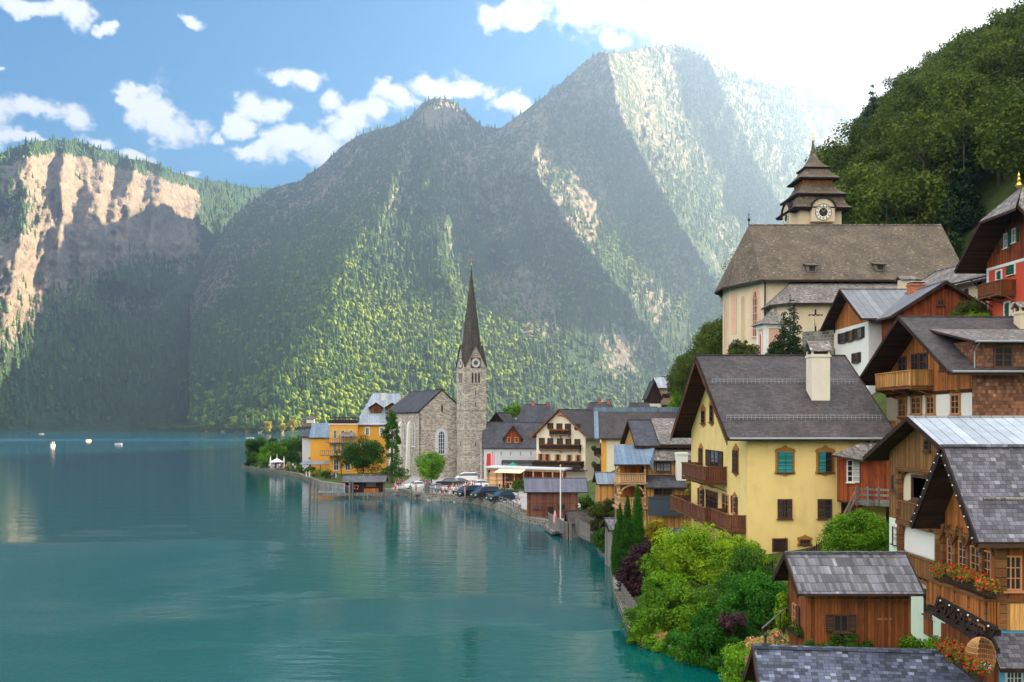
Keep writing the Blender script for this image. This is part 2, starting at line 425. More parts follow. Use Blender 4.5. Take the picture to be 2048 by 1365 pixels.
lake = link('lake', npmesh('lake', V, gridfaces(len(ys), len(xs)), MATS['lake_water'])); tag(lake, kind='structure')

# ================================================================== far mountains
def interp(P, x): P = np.array(P, float); return np.interp(x, P[:, 0], P[:, 1])
def seglen(px, py, poly):
    """distance to polyline and signed side (+ right of the way down)"""
    best = np.full(px.shape, 1e9); side = np.zeros(px.shape)
    for (x0, y0), (x1, y1) in zip(poly[:-1], poly[1:]):
        dx, dy = x1-x0, y1-y0; L2 = dx*dx+dy*dy
        tt = np.clip(((px-x0)*dx+(py-y0)*dy)/L2, 0, 1)
        qx, qy = x0+tt*dx, y0+tt*dy; d = np.hypot(px-qx, py-qy)
        s = np.sign((px-x0)*dy-(py-y0)*dx)
        u = d < best; best = np.where(u, d, best); side = np.where(u, s, side)
    return best, side

m, t = newmat('mountain_face')
geo = t.n('ShaderNodeNewGeometry'); pos = geo.outputs['Position']
rk = t.n('ShaderNodeAttribute', {'attribute_name': 'rock'}).outputs['Fac']
n1 = t.noise(t.n('ShaderNodeMapping', None, Vector=pos, Scale=(1, 1, 0.55)), 0.02, 6.0, 0.68)
n2 = t.noise(t.n('ShaderNodeMapping', None, Vector=pos, Scale=(1, 1, 0.85)), 0.10, 6.0, 0.72)
strata = t.noise(t.n('ShaderNodeMapping', None, Vector=pos, Scale=(0.12, 0.12, 1.4)), 0.05, 4.0, 0.6)
mask = t.ss(t.m('ADD', rk, t.m('ADD', t.m('MULTIPLY', t.m('SUBTRACT', n1, 0.5), 0.8), t.m('MULTIPLY', t.m('SUBTRACT', n2, 0.5), 1.5))), 0.44, 0.58)
n3 = t.noise(t.n('ShaderNodeMapping', None, Vector=pos, Scale=(1, 1, 0.32)), 0.22, 5.0, 0.75)
rc = t.mix(t.ss(n2, 0.3, 0.7), (0.085, 0.079, 0.073), (0.19, 0.175, 0.16))
rc = t.mix(t.ss(n3, 0.5, 0.66, 0, 0.75), rc, (0.085, 0.085, 0.085))
rc = t.mix(t.ss(strata, 0.45, 0.65, 0, 0.5), rc, (0.22, 0.175, 0.14))
vg = t.mix(t.ss(n2, 0.35, 0.65), (0.008, 0.028, 0.024), (0.030, 0.066, 0.030))
vg = t.mix(t.ss(n1, 0.5, 0.7), vg, (0.040, 0.062, 0.026))
cc = t.mix(mask, vg, rc)
hh = t.m('ADD', t.m('MULTIPLY', n2, 11.0), t.m('ADD', t.m('MULTIPLY', n1, 16.0), t.m('MULTIPLY', n3, 5.0)))
t.out(t.bsdf(cc, 0.95, 0.05, 0, t.bump(hh, 0.85, 1.0)))

class Massif:
    """a mountain: a face from lake shore to skyline plus the slope that falls away behind"""
    def __init__(s, name, px, sky, ybase, D0, D1, spurs, rockfn, amp, seed, g=0.85, ny=170, back=700.0, lowk=5.0):
        s.px = px
        T = np.linspace(0, 1, ny)
        PX, TT = np.meshgrid(px, T)
        ysky = interp(sky, px)[None, :] -2 + (fbm(px*0.02, px*0+seed, 4, seed)[None, :]-0.5)*10
        yb = interp(ybase, px)[None, :]
        PY = yb+(ysky-yb)*TT
        d0, d1 = interp(D0, px)[None, :], interp(D1, px)[None, :]
        D = d0+(d1-d0)*TT**g
        env = np.clip(TT*lowk-lowk*0.06, 0, 1)*np.clip((1-TT)*4+0.25, 0, 1)
        for poly, A, wl, wr in spurs:
            d, sd = seglen(PX, PY, poly)
            w = np.where(sd > 0, wr, wl)
            D = D-A*np.clip(1-d/w, 0, 1)**1.3*np.clip(TT*1.9-0.12, 0, 1)
        nz = fbm(PX*0.011+PY*0.004, PY*0.0045, 5, seed, True, 0.55)-0.5
        nf = fbm(PX*0.085, PY*0.030, 4, seed+31, True, 0.6)-0.5
        D = D-(nz*amp*2.0+nf*amp*0.55)*env
        X = (PX-CX)/F*D; Z = EYE+(HY-PY)/F*D
        Z[0, :] = -1.0
        s.PX, s.PY, s.X, s.Y, s.Z = PX, PY, X, D.copy(), Z
        # behind the skyline
        bx, by, bz = [], [], []
        for k in (0.05, 0.2, 0.55, 1.0):
            f = (D[-1]+back*k)/D[-1]
            bx.append(X[-1]*(1+(f-1)*0.6)); by.append(D[-1]+back*k); bz.append(Z[-1]*(1-k)+(-1.0)*k-Z[-1]*0.03*(k < 0.1))
        rock = rockfn(PX, PY, TT)
        XX = np.vstack([X]+[b[None] for b in bx]); YY = np.vstack([D]+[b[None] for b in by]); ZZ = np.vstack([Z]+[b[None] for b in bz])
        RR = np.vstack([rock]+[rock[-1:]]*4)
        V = np.stack([XX.ravel(), YY.ravel(), ZZ.ravel()], 1)
        me = npmesh(name, V, gridfaces(XX.shape[0], XX.shape[1]), MATS['mountain_face'], {'rock': ('POINT', RR.ravel())}, True)
        s.o = link(name, me); tag(s.o, kind='structure'); s.rock = rock; s.TT = TT

SKY_L = [(-700, 380), (-300, 330), (0, 308), (60, 288), (110, 282), (160, 288), (205, 302), (260, 319), (320, 331), (345, 346), (400, 361), (470, 373), (545, 379), (620, 372), (700, 380), (820, 420)]
def rock_l(px, py, t):
    r = np.clip((t-0.40+np.clip((200-px)/700,-.1,.22))*4, 0, 1)*np.clip((430-px)/60, 0, 1)*0.86*np.clip((1-t)*26-0.6, 0, 1)
    r = np.maximum(r, 0.52*np.clip(1-np.abs(py-610)/70, 0, 1)*np.clip(1-np.abs(px-220)/330, 0, 1))
    r = np.maximum(r, 0.6*np.clip((py-430)/60, 0, 1)*np.clip((640-py)/50, 0, 1)*np.clip((230-px)/80, 0, 1))
    r -= 0.40*np.clip(1.3-np.hypot((px-25)/60, (py-420)/90), 0, 1)
    return r
left_m = Massif('mountain_cliff', np.linspace(-700, 820, 330), SKY_L, [(-700, 868), (0, 862), (600, 860), (820, 858)],
    [(-700, 900), (-200, 1250), (0, 1500), (300, 1750), (560, 1950), (820, 2100)], [(-700, 1250), (-200, 1550), (0, 1800), (350, 2350), (560, 2900), (820, 3100)],
    [([(70, 280), (40, 480), (10, 640), (-40, 860)], 110, 130, 45), ([(215, 300), (190, 450), (170, 620)], 70, 70, 28), ([(130, 285), (120, 450), (110, 600)], 60, 50, 24), ([(330, 335), (310, 440), (300, 560)], 90, 80, 40), ([(270, 320), (258, 430), (240, 560)], 60, 50, 26)],
    rock_l, 60.0, 11, 0.62)
SKY_M = [(380, 560), (470, 430), (540, 380), (600, 366), (640, 336), (680, 297), (720, 272), (780, 256), (815, 241), (845, 206), (870, 197), (905, 206), (940, 236), (965, 256), (1000, 259), (1012, 249), (1060, 214), (1100, 186), (1130, 160), (1170, 126), (1200, 109), (1235, 106), (1290, 96), (1340, 92), (1372, 98), (1420, 121), (1480, 151), (1530, 171), (1568, 181), (1590, 176), (1620, 186), (1680, 211), (1722, 231), (1800, 268), (1900, 320), (2100, 420), (2400, 560)]
def rock_m(px, py, t):
    r = 0.22+0.25*np.clip((t-0.42)*3, 0, 1)
    def blob(x, y, rx, ry, a): return a*np.clip(1.25-np.hypot((px-x)/rx, (py-y)/ry), 0, 1)
    for a in ((880, 235, 90, 45, .7), (1050, 600, 150, 130, .55), (1150, 420, 140, 150, .5), (1230, 250, 110, 130, .42), (1330, 560, 120, 160, .45), (1400, 300, 230, 150, .42), (1330, 140, 200, 60, .45), (920, 500, 90, 80, .35), (700, 420, 60, 40, .45), (1250, 700, 80, 90, .5), (1480, 480, 130, 130, .4), (420, 845, 40, 14, .9)):
        r = np.maximum(r, blob(*a)+0.06)
    r = np.where((py > 690) & (px < 1150), np.minimum(r, 0.18), r)
    return r
main_m = Massif('mountain_main', np.linspace(380, 2400, 520), SKY_M, [(380, 862), (560, 862), (900, 860), (2400, 858)],
    [(380, 1560), (470, 1400), (560, 1270), (640, 1290), (800, 1430), (1000, 1700), (1250, 2080), (1450, 2330), (1600, 2520), (2000, 3000), (2400, 3200)], [(380, 2300), (540, 2500), (870, 2480), (1010, 2520), (1200, 2640), (1340, 2820), (1450, 3020), (1600, 3250), (2000, 3450), (2400, 3500)],
    [([(870, 200), (800, 330), (720, 480), (640, 620), (575, 770), (560, 862)], 270, 150, 330), ([(1110, 175), (1060, 330), (1150, 470), (1260, 600), (1360, 760), (1400, 860)], 210, 110, 210), ([(1215, 108), (1240, 230), (1330, 400), (1430, 560), (1500, 720)], 230, 90, 230),
     ([(960, 330), (1000, 450), (1060, 560)], 70, 60, 40), ([(900, 420), (880, 520), (930, 650)], 70, 60, 30), ([(1420, 125), (1500, 300), (1580, 450), (1640, 600)], 180, 80, 260)],
    rock_m, 62.0, 23, 0.80, 190, 440.0, 1.6)
# ================================================================== woods on the far slopes (one mass each)
m, t = newmat('far_trees')
r = t.n('ShaderNodeAttribute', {'attribute_name': 'rnd'}).outputs['Fac']
k = t.n('ShaderNodeAttribute', {'attribute_name': 'leafy'}).outputs['Fac']
c1 = t.mix(r, (0.010, 0.034, 0.022), (0.056, 0.115, 0.032))
c2 = t.mix(r, (0.060, 0.125, 0.016), (0.175, 0.235, 0.028))
c = t.mix(k, c1, c2)
d = t.bsdf(c, 0.8, 0.05); tr = t.n('ShaderNodeBsdfTranslucent', None, Color=c)
mx = t.n('ShaderNodeMixShader', None, i0=0.3); t.nt.links.new(d.outputs[0], mx.inputs[1]); t.nt.links.new(tr.outputs[0], mx.inputs[2])
t.out(mx)

def conifer_tpl(g):
    V, T = [], []
    n = 6; ls = 3
    for l in range(ls):
        z0, z1 = 0.08+0.27*l, 0.08+0.27*l+0.46; r0 = (0.19-0.048*l)
        b = len(V); ph = g.random()*6.28
        for i in range(n):
            rr = r0*g.uniform(0.72, 1.25); a = ph+2*math.pi*i/n
            V.append((rr*math.cos(a), rr*math.sin(a), z0+g.uniform(-.05, .03)))
        V.append((g.uniform(-.01, .01), g.uniform(-.01, .01), min(1.0, z1)))
        for i in range(n): T.append((b+i, b+(i+1) % n, b+n))
    return np.array(V), np.array(T)
def leafy_tpl(g):
    V, T = [], []
    for lobe in range(4):
        c = np.array((g.uniform(-.18, .18), g.uniform(-.18, .18), g.uniform(.42, .78))); rr = g.uniform(.2, .3); b = len(V)
        n = 6
        for lat in (-0.5, 0.55):
            for i in range(n):
                a = 2*math.pi*i/n+lat; q = rr*g.uniform(.75, 1.25)*math.cos(lat)
                V.append(tuple(c+np.array((q*math.cos(a), q*math.sin(a), rr*1.15*math.sin(lat)))))
        V.append(tuple(c+np.array((0, 0, rr*1.2)))); V.append(tuple(c-np.array((0, 0, rr*1.1))))
        for i in range(n):
            j = (i+1) % n
            T += [(b+i, b+j, b+n+i), (b+j, b+n+j, b+n+i), (b+n+i, b+n+j, b+2*n), (b+j, b+i, b+2*n+1)]
    return np.array(V), np.array(T)
def plant_wood(name, pts, hts, leafy, rv, seed):
    """pts (n,3); one mesh of little trees"""
    g = random.Random(seed); rs = np.random.RandomState(seed)
    tc = [conifer_tpl(g) for _ in range(6)]; tl = [leafy_tpl(g) for _ in range(6)]
    VV, TT, RR, LL = [], [], [], []; base = 0
    pick = rs.randint(0, 6, len(pts))
    for kind, tpls in ((0, tc), (1, tl)):
        for q in range(6):
            sel = np.where((leafy == kind) & (pick == q))[0]
            if not len(sel): continue
            tv, tt = tpls[q]; a = rs.rand(len(sel))*6.28; ca, sa = np.cos(a)[:, None], np.sin(a)[:, None]
            H = hts[sel][:, None]; wd = (rs.uniform(.85, 1.25, len(sel)))[:, None]
            x = (tv[None, :, 0]*ca-tv[None, :, 1]*sa)*H*wd; y = (tv[None, :, 0]*sa+tv[None, :, 1]*ca)*H*wd; z = tv[None, :, 2]*H
            P = np.stack([x, y, z], 2)+pts[sel][:, None, :]
            VV.append(P.reshape(-1, 3)); nt = len(tt)
            TT.append((tt[None]+(base+np.arange(len(sel))*len(tv))[:, None, None]).reshape(-1, 3)); base += len(sel)*len(tv)
            RR.append(np.repeat(rv[sel], nt)*0.85+rs.rand(len(sel)*nt)*0.15); LL.append(np.full(len(sel)*nt, kind, float))
    me = npmesh(name, np.vstack(VV), np.vstack(TT), MATS['far_trees'], {'rnd': ('FACE', np.concatenate(RR)), 'leafy': ('FACE', np.concatenate(LL))})
    return link(name, me)
def sow(M, n, seed, lowleaf):
    rs = np.random.RandomState(seed); ny, nx = M.PX.shape
    i = rs.rand(n*3)*(ny-1.001); j = rs.rand(n*3)*(nx-1.001); i0, j0 = i.astype(int), j.astype(int); fi, fj = i-i0, j-j0
    bil = lambda A: (A[i0, j0]*(1-fi)*(1-fj)+A[i0+1, j0]*fi*(1-fj)+A[i0, j0+1]*(1-fi)*fj+A[i0+1, j0+1]*fi*fj)
    X, Y, Z, rk, px, py, tt = [bil(A) for A in (M.X, M.Y, M.Z, M.rock, M.PX, M.PY, M.TT)]
    patch = fbm(X*0.006, Z*0.005, 4, seed)
    height_w = np.abs(M.PY[0, 0]-bil(M.PY))/500.0
    p = np.clip(1.1-rk*1.7+(patch-0.5)*2.2, 0.01, 1)*np.clip(0.25+height_w, 0, 1)
    keep = (rs.rand(n*3) < p) & (Z > 3)
    idx = np.where(keep)[0][:n]
    lf = ((rs.rand(len(idx)) < np.clip(lowleaf-tt[idx]*0.9+(patch[idx]-.5)*1.2, 0.04, .9))).astype(int)
    h = np.where(lf == 1, rs.uniform(7, 15, len(idx)), rs.uniform(9, 25, len(idx)))*np.clip(1.12-tt[idx]*0.5, .5, 1.1)
    rv = np.clip(rs.rand(len(idx))*0.7+patch[idx]*0.6-0.15, 0, 1)
    return np.stack([X[idx], Y[idx], Z[idx]-0.5], 1), h, lf, rv
tag(plant_wood('forest', *sow(main_m, 34000, 3, 0.62), 5), kind='stuff')
tag(plant_wood('forest', *sow(left_m, 9000, 4, 0.08), 6), kind='stuff')
# ================================================================== hillside the village stands on
SHORE = [(9, -60), (9, 20), (8, 30), (8, 39), (11.5, 45), (13, 52), (12.6, 55.5), (8.0, 63.6), (8.5, 79), (10.6, 106), (9.7, 117), (7.3, 125.6), (4.6, 135), (1.8, 140), (-1.1, 155.6), (-5.4, 169.7), (-11, 177), (-16.2, 180.6), (-21.6, 193), (-28.4, 200), (-42, 220), (-54, 254), (-67.8, 280), (-82.7, 308)]
BACKSH = [(-85, 330), (-70, 365), (-35, 420), (30, 480), (140, 540), (330, 640), (420, 900), (420, 1000)]
def inside(X, Y):
    P = SHORE+BACKSH+[(900, 1000), (900, -60)]
    r = np.zeros(X.shape, bool)
    for (x0, y0), (x1, y1) in zip(P, P[1:]+P[:1]):
        if y0 == y1: continue
        c = ((y0 > Y) != (y1 > Y)) & (X < (x1-x0)*(Y-y0)/(y1-y0)+x0)
        r ^= c
    return r
CTRL = [(9, 36, 1.2), (14, 33, 1.6), (20, 33, 4), (30, 33, 10), (50, 33, 25), (13, 46, 1.6), (15, 48, 2.1), (20, 47, 1.6), (15, 54, 1.8), (22, 50, 1.0), (21, 55, 1.2), (22, 61, 2.4), (23.4, 57, 0.9), (23.2, 53, 0.9), (26, 57, 1.0), (26, 52, 0.9), (38, 56, 10), (10, 66, 0.9), (13, 60, 1.4), (14, 68, 2.6), (10, 80, 0.9), (17, 74, 3.9), (24, 73, 4.6), (29, 72, 5.8), (17, 96, 3.6), (14.5, 85, 2.0), (30, 88, 8), (32, 68, 9), (31, 85, 10), (46, 70, 18),
 (35, 98, 16), (34, 110, 17), (46, 98, 20), (28, 100, 9), (30, 118, 21.3), (33, 112, 20), (33, 124, 21.8), (50, 124, 22), (28, 146, 22), (57, 131, 23), (60, 152, 28), (43, 92, 21.5), (43, 81, 21.5), (60, 85, 30), (42, 104, 20.5), (12, 110, 1.6), (21, 110, 2.0), (21, 120, 2.4), (11, 121, 0.9), (25, 118, 8),
 (9, 148, 1.15), (0, 165, 1.15), (-8, 200, 1.15), (18, 190, 1.2), (30, 200, 4), (-30, 240, 1.2), (25, 240, 1.5), (-58, 285, 1.0), (-40, 330, 1.2), (40, 290, 16), (18, 140, 2.0), (26, 150, 10), (28, 165, 12), (45, 180, 34), (40, 200, 25), (60, 220, 48), (24, 285, 4), (50, 305, 24), (0, 320, 1.3), (0, 400, 1.0),
 (80, 40, 52), (80, 100, 50), (85, 140, 55), (110, 200, 92), (150, 300, 135), (200, 100, 165), (300, 200, 275), (450, 300, 440), (450, 600, 440), (300, 500, 270), (450, -60, 440), (80, -60, 45), (20, -60, 2), (200, -60, 165), (880, 300, 520), (880, 900, 450), (880, -60, 520)]
CT = np.array(CTRL, float)
def rbf_fit():
    d = np.hypot(CT[:, None, 0]-CT[None, :, 0], CT[:, None, 1]-CT[None, :, 1])
    n = len(CT); A = np.zeros((n+3, n+3)); A[:n, :n] = d; A[:n, n:] = np.c_[np.ones(n), CT[:, :2]]; A[n:, :n] = A[:n, n:].T
    return np.linalg.solve(A, np.r_[CT[:, 2], 0, 0, 0])
RW = rbf_fit()
SIL = [(0, 900), (1250, 850), (1300, 838), (1345, 808), (1390, 745), (1445, 668), (1560, 470), (1640, 390), (1720, 318), (1800, 255), (1900, 222), (2000, 180), (2048, 158), (2200, 60), (2500, -600), (3000, -2000), (9000, -9000)]
def ground_z(X, Y):
    X, Y = np.asarray(X, float), np.asarray(Y, float)
    z = RW[-3]+RW[-2]*X+RW[-1]*Y
    for (cx, cy, _), w in zip(CT, RW): z = z+w*np.hypot(X-cx, Y-cy)
    px = CX+F*X/np.maximum(Y, 1)
    far = np.clip((Y-150)/60, 0, 1)
    lim = EYE+(HY-interp(SIL, px))/F*Y
    z = np.where(far > 0, np.minimum(z, lim*far+(1-far)*np.maximum(z, lim)), z)
    yend = np.clip(400+(px-1500)*0.95, 380, 950)
    z = z*np.clip(1-(Y-yend)/160, 0, 1)
    return np.maximum(z, 0.55)
gx = np.unique(np.concatenate([np.arange(-110, -20, 3.0), np.arange(-20, 70, 1.25), np.arange(70, 200, 5.0), np.arange(200, 900, 20.0)]))
gy = np.unique(np.concatenate([np.arange(-60, 20, 10.0), np.arange(20, 160, 1.25), np.arange(160, 420, 4.0), np.arange(420, 1000, 20.0)]))
GX, GY = np.meshgrid(gx, gy)
GZ = ground_z(GX, GY); ins = inside(GX, GY)
rough = (fbm(GX*0.12, GY*0.12, 4, 5)-0.5)*np.clip((GZ-6)/20, 0, 1)*3.0
GZ = np.where(ins, GZ+rough, -1.4)
pave = ((GZ < 1.75) & (GY > 128) & (GX > -24)).astype(float)
m, t = newmat('hillside_ground')
pv = t.n('ShaderNodeAttribute', {'attribute_name': 'pave'}).outputs['Fac']
pos = t.n('ShaderNodeNewGeometry').outputs['Position']
n1 = t.noise(pos, 0.25, 6.0, 0.65); n2 = t.noise(pos, 3.0, 3.0)
gr = t.mix(t.ss(n1, 0.35, 0.65), (0.035, 0.06, 0.014), (0.075, 0.10, 0.025))
gr = t.mix(t.ss(n2, 0.55, 0.8, 0, 0.6), gr, (0.10, 0.08, 0.05))
pa = t.mix(t.ss(n1, 0.3, 0.7), (0.30, 0.29, 0.29), (0.42, 0.40, 0.39)); pa = t.mix(t.ss(n2, 0.4, 0.7, 0, 0.25), pa, (0.2, 0.19, 0.18))
t.out(t.bsdf(t.mix(t.ss(pv, 0.4, 0.6), gr, pa), 0.92, 0.15, 0, t.bump(n2, 0.4, 0.05)))
me = npmesh('hillside', np.stack([GX.ravel(), GY.ravel(), GZ.ravel()], 1), gridfaces(len(gy), len(gx)), m, {'pave': ('POINT', pave.ravel())}, True)
tag(link('hillside', me), kind='structure')

# haze box: even thin air round the viewpoint and everything built
mb = MB(); mb.box(-2100, -290, -2.4, 2700, 4050, 1075.0)
m, t = newmat('thin_air')
vol = t.n('ShaderNodeVolumePrincipled', None, Color=HAZECOL, Density=HAZE, Anisotropy=HAZEG)
o_ = t.n('ShaderNodeOutputMaterial'); t.nt.links.new(vol.outputs[0], o_.inputs[1])
hz = mb.build('haze', m); tag(hz, kind='stuff')
# ================================================================== materials of the village
M = {}
M['plaster_white'] = plaster('plaster_white', (0.74, 0.72, 0.68), 0.3)
M['plaster_yellow'] = plaster('plaster_yellow', (0.82, 0.60, 0.24), 0.55)
M['plaster_cream'] = plaster('plaster_cream', (0.66, 0.54, 0.39), 0.35)
M['plaster_hotel'] = plaster('plaster_hotel', (0.76, 0.66, 0.50), 0.2)
M['plaster_orange'] = plaster('plaster_orange', (0.72, 0.36, 0.055), 0.15)
M['plaster_mint'] = plaster('plaster_mint', (0.62, 0.74, 0.60), 0.25)
M['plaster_chimney'] = plaster('plaster_chimney', (0.70, 0.62, 0.52), 0.4)
M['plaster_red'] = plaster('plaster_red', (0.58, 0.085, 0.045), 0.2)
M['plaster_pink'] = plaster('plaster_pink', (0.70, 0.42, 0.30), 0.3)
M['plaster_peach'] = plaster('plaster_peach', (0.68, 0.47, 0.34), 0.2)
M['plaster_grey'] = plaster('plaster_grey', (0.55, 0.56, 0.60), 0.3)
M['plaster_blue'] = plaster('plaster_blue', (0.12, 0.42, 0.68), 0.2)
M['ashlar'] = ashlar('ashlar', (0.50, 0.43, 0.36), (0.39, 0.34, 0.30))
M['rubble'] = ashlar('rubble', (0.22, 0.195, 0.17), (0.14, 0.135, 0.115), 0.5, 0.35)
M['quay'] = ashlar('quay', (0.20, 0.185, 0.16), (0.13, 0.13, 0.105), 0.7, 0.33)
M['wood_orange'] = planks('wood_orange', (0.42, 0.140, 0.032), 0.17, False, 0.55, (0.13, 0.055, 0.028))
M['wood_red'] = planks('wood_red', (0.30, 0.066, 0.020), 0.17, False, 0.7, (0.07, 0.022, 0.014))
M['wood_brown'] = planks('wood_brown', (0.23, 0.068, 0.018), 0.16, False, 0.45, (0.10, 0.035, 0.014))
M['wood_tan'] = planks('wood_tan', (0.26, 0.125, 0.042), 0.15, False, 0.35, (0.15, 0.075, 0.03), 0.13)
M['wood_fresh'] = planks('wood_fresh', (0.55, 0.28, 0.09), 0.16, False, 0.3, (0.35, 0.16, 0.06))
M['wood_pale'] = planks('wood_pale', (0.58, 0.36, 0.19), 0.2, True, 0.2, (0.46, 0.28, 0.15))
M['wood_boat'] = planks('wood_boat', (0.17, 0.065, 0.045), 0.2, False, 0.5, (0.11, 0.05, 0.038))
M['wood_dark'] = planks('wood_dark', (0.045, 0.022, 0.014), 0.2, False, 0.4)
M['wood_soffit'] = planks('wood_soffit', (0.060, 0.030, 0.019), 0.22, True, 0.4)
M['wood_rail'] = planks('wood_rail', (0.16, 0.052, 0.026), 0.22, False, 0.5, (0.075, 0.03, 0.02))
M['wood_grey'] = planks('wood_grey', (0.21, 0.19, 0.175), 0.16, False, 0.5, (0.10, 0.09, 0.085))
M['wood_black'] = planks('wood_black', (0.030, 0.017, 0.014), 0.18, False, 0.4)
M['wood_beam'] = planks('wood_beam', (0.20, 0.085, 0.032), 0.3, True, 0.5, (0.10, 0.045, 0.022))
M['wall_shingle'] = shingles('wall_shingle', (0.20, 0.085, 0.045), 0.22, 0.26, 0.4, 0.06, (0.30, 0.16, 0.09))
M['roof_brown'] = shingles('roof_brown', (0.085, 0.066, 0.060), 0.3, 0.25, 0.35)
M['roof_umber'] = shingles('roof_umber', (0.060, 0.049, 0.050), 0.3, 0.22, 0.3)
M['roof_church'] = shingles('roof_church', (0.112, 0.083, 0.058), 0.26, 0.24, 0.25, 0.03, (0.20, 0.165, 0.12), 0.35)
M['roof_slate'] = shingles('roof_slate', (0.105, 0.100, 0.125), 0.19, 0.17, 0.38, 0.08, (0.17, 0.17, 0.20), 0.15)
M['roof_blueslate'] = shingles('roof_blueslate', (0.062, 0.074, 0.115), 0.21, 0.155, 0.5, 0.16, (0.135, 0.155, 0.21), 0.10)
M['roof_dark'] = shingles('roof_dark', (0.055, 0.055, 0.068), 0.3, 0.26, 0.3)
M['roof_grey'] = shingles('roof_grey', (0.16, 0.14, 0.13), 0.24, 0.24, 0.4, 0.10, (0.28, 0.25, 0.22))
M['roof_board'] = shingles('roof_board', (0.125, 0.122, 0.14), 0.17, 0.58, 0.40, 0.10, (0.19, 0.19, 0.215), 0.2)
M['roof_spire'] = shingles('roof_spire', (0.058, 0.050, 0.042), 0.3, 0.3, 0.3)
M['metal_pale'] = seams('metal_pale', (0.44, 0.46, 0.50), 0.62)
M['metal_grey'] = seams('metal_grey', (0.22, 0.22, 0.235), 0.75, 0.5, 1.9)
M['metal_blue'] = seams('metal_blue', (0.17, 0.235, 0.32), 0.5, 0.5)
M['metal_lightblue'] = seams('metal_lightblue', (0.26, 0.31, 0.375), 0.6, 0.45, 1.2)
M['corrugated'] = seams('corrugated', (0.12, 0.12, 0.165), 0.24, 0.6, 1.1, 0.0, 0.45)
M['glass'] = glass('glass'); M['glass_blue'] = glass('glass_blue', (0.03, 0.06, 0.11))
M['curtain'] = planks('curtain', (0.34, 0.40, 0.46), 0.16, False, 0.2, (0.24, 0.30, 0.36), 0.3)
M['frame_white'] = simple('frame_white', (0.72, 0.70, 0.66), 0.6)
M['frame_brown'] = simple('frame_brown', (0.10, 0.045, 0.025), 0.6)
M['frame_orange'] = simple('frame_orange', (0.50, 0.22, 0.10), 0.6)
M['ornament'] = simple('ornament', (0.36, 0.16, 0.035), 0.8, 0, .2, 0.35)
M['shutter_brown'] = planks('shutter_brown', (0.085, 0.05, 0.04), 0.09, True, 0.3, None, 0.25)
M['shutter_teal'] = planks('shutter_teal', (0.045, 0.30, 0.30), 0.10, True, 0.15, (0.03, 0.22, 0.22), 0.25)
M['shutter_green'] = planks('shutter_green', (0.02, 0.11, 0.075), 0.10, True, 0.2, None, 0.2)
M['shutter_dark'] = planks('shutter_dark', (0.035, 0.035, 0.03), 0.10, True, 0.2, None, 0.2)
M['shutter_white'] = planks('shutter_white', (0.62, 0.62, 0.60), 0.10, True, 0.1, (0.5, 0.5, 0.5), 0.2)
M['gold'] = simple('gold', (0.78, 0.50, 0.10), 0.3, 0.9)
M['iron'] = simple('iron', (0.04, 0.04, 0.045), 0.5, 0.5)
M['zinc'] = simple('zinc', (0.30, 0.31, 0.33), 0.45, 0.6)
M['brick'] = ashlar('brick', (0.52, 0.15, 0.055), (0.45, 0.12, 0.05), 0.22, 0.08)
M['clock_white'] = simple('clock_white', (0.75, 0.72, 0.66), 0.6, 0, .2, 0.05)
M['clock_blue'] = simple('clock_blue', (0.08, 0.13, 0.20), 0.6)
M['black'] = simple('black', (0.02, 0.02, 0.02), 0.6)
M['paint_red'] = simple('paint_red', (0.55, 0.03, 0.03), 0.6)
M['paint_pink'] = simple('paint_pink', (0.70, 0.30, 0.36), 0.7)
M['paint_white'] = simple('paint_white', (0.78, 0.78, 0.76), 0.5)
M['canvas_green'] = simple('canvas_green', (0.03, 0.26, 0.18), 0.8)
M['canvas_cream'] = simple('canvas_cream', (0.72, 0.62, 0.42), 0.8)
M['dark_panel'] = simple('dark_panel', (0.05, 0.065, 0.085), 0.5)
M['bark'] = planks('bark', (0.10, 0.075, 0.055), 0.12, False, 0.5)
M['wicker'] = simple('wicker', (0.38, 0.20, 0.08), 0.7, 0, .3, 0.4)
M['petal_red'] = foliage('petal_red', (0.50, 0.02, 0.012), (0.75, 0.06, 0.03), 0.25)
M['flowers'] = foliage('flowers', (0.06, 0.14, 0.02), (0.28, 0.30, 0.04), 0.3, (0.36, (0.72, 0.07, 0.03)))
M['flowers_pink'] = foliage('flowers_pink', (0.10, 0.20, 0.03), (0.42, 0.40, 0.06), 0.3, (0.40, (0.68, 0.27, 0.20)))
M['leaf_bright'] = foliage('leaf_bright', (0.022, 0.10, 0.008), (0.22, 0.42, 0.016), 0.35)
M['leaf_lime'] = foliage('leaf_lime', (0.06, 0.19, 0.008), (0.40, 0.56, 0.024), 0.4)
M['leaf_mid'] = foliage('leaf_mid', (0.014, 0.060, 0.008), (0.085, 0.19, 0.016))
M['leaf_emerald'] = foliage('leaf_emerald', (0.010, 0.065, 0.008), (0.065, 0.24, 0.014))
M['leaf_wood'] = foliage('leaf_wood', (0.022, 0.055, 0.006), (0.16, 0.20, 0.022), 0.35)
M['leaf_conifer'] = foliage('leaf_conifer', (0.006, 0.022, 0.009), (0.032, 0.066, 0.016), 0.15)
M['leaf_olive'] = foliage('leaf_olive', (0.030, 0.050, 0.010), (0.13, 0.16, 0.025))
M['leaf_purple'] = foliage('leaf_purple', (0.032, 0.014, 0.022), (0.105, 0.042, 0.055), 0.2)
M['leaf_yellow'] = foliage('leaf_yellow', (0.16, 0.16, 0.01), (0.60, 0.48, 0.04), 0.35)
M['petal_purple'] = foliage('petal_purple', (0.22, 0.02, 0.28), (0.42, 0.06, 0.45), 0.3)

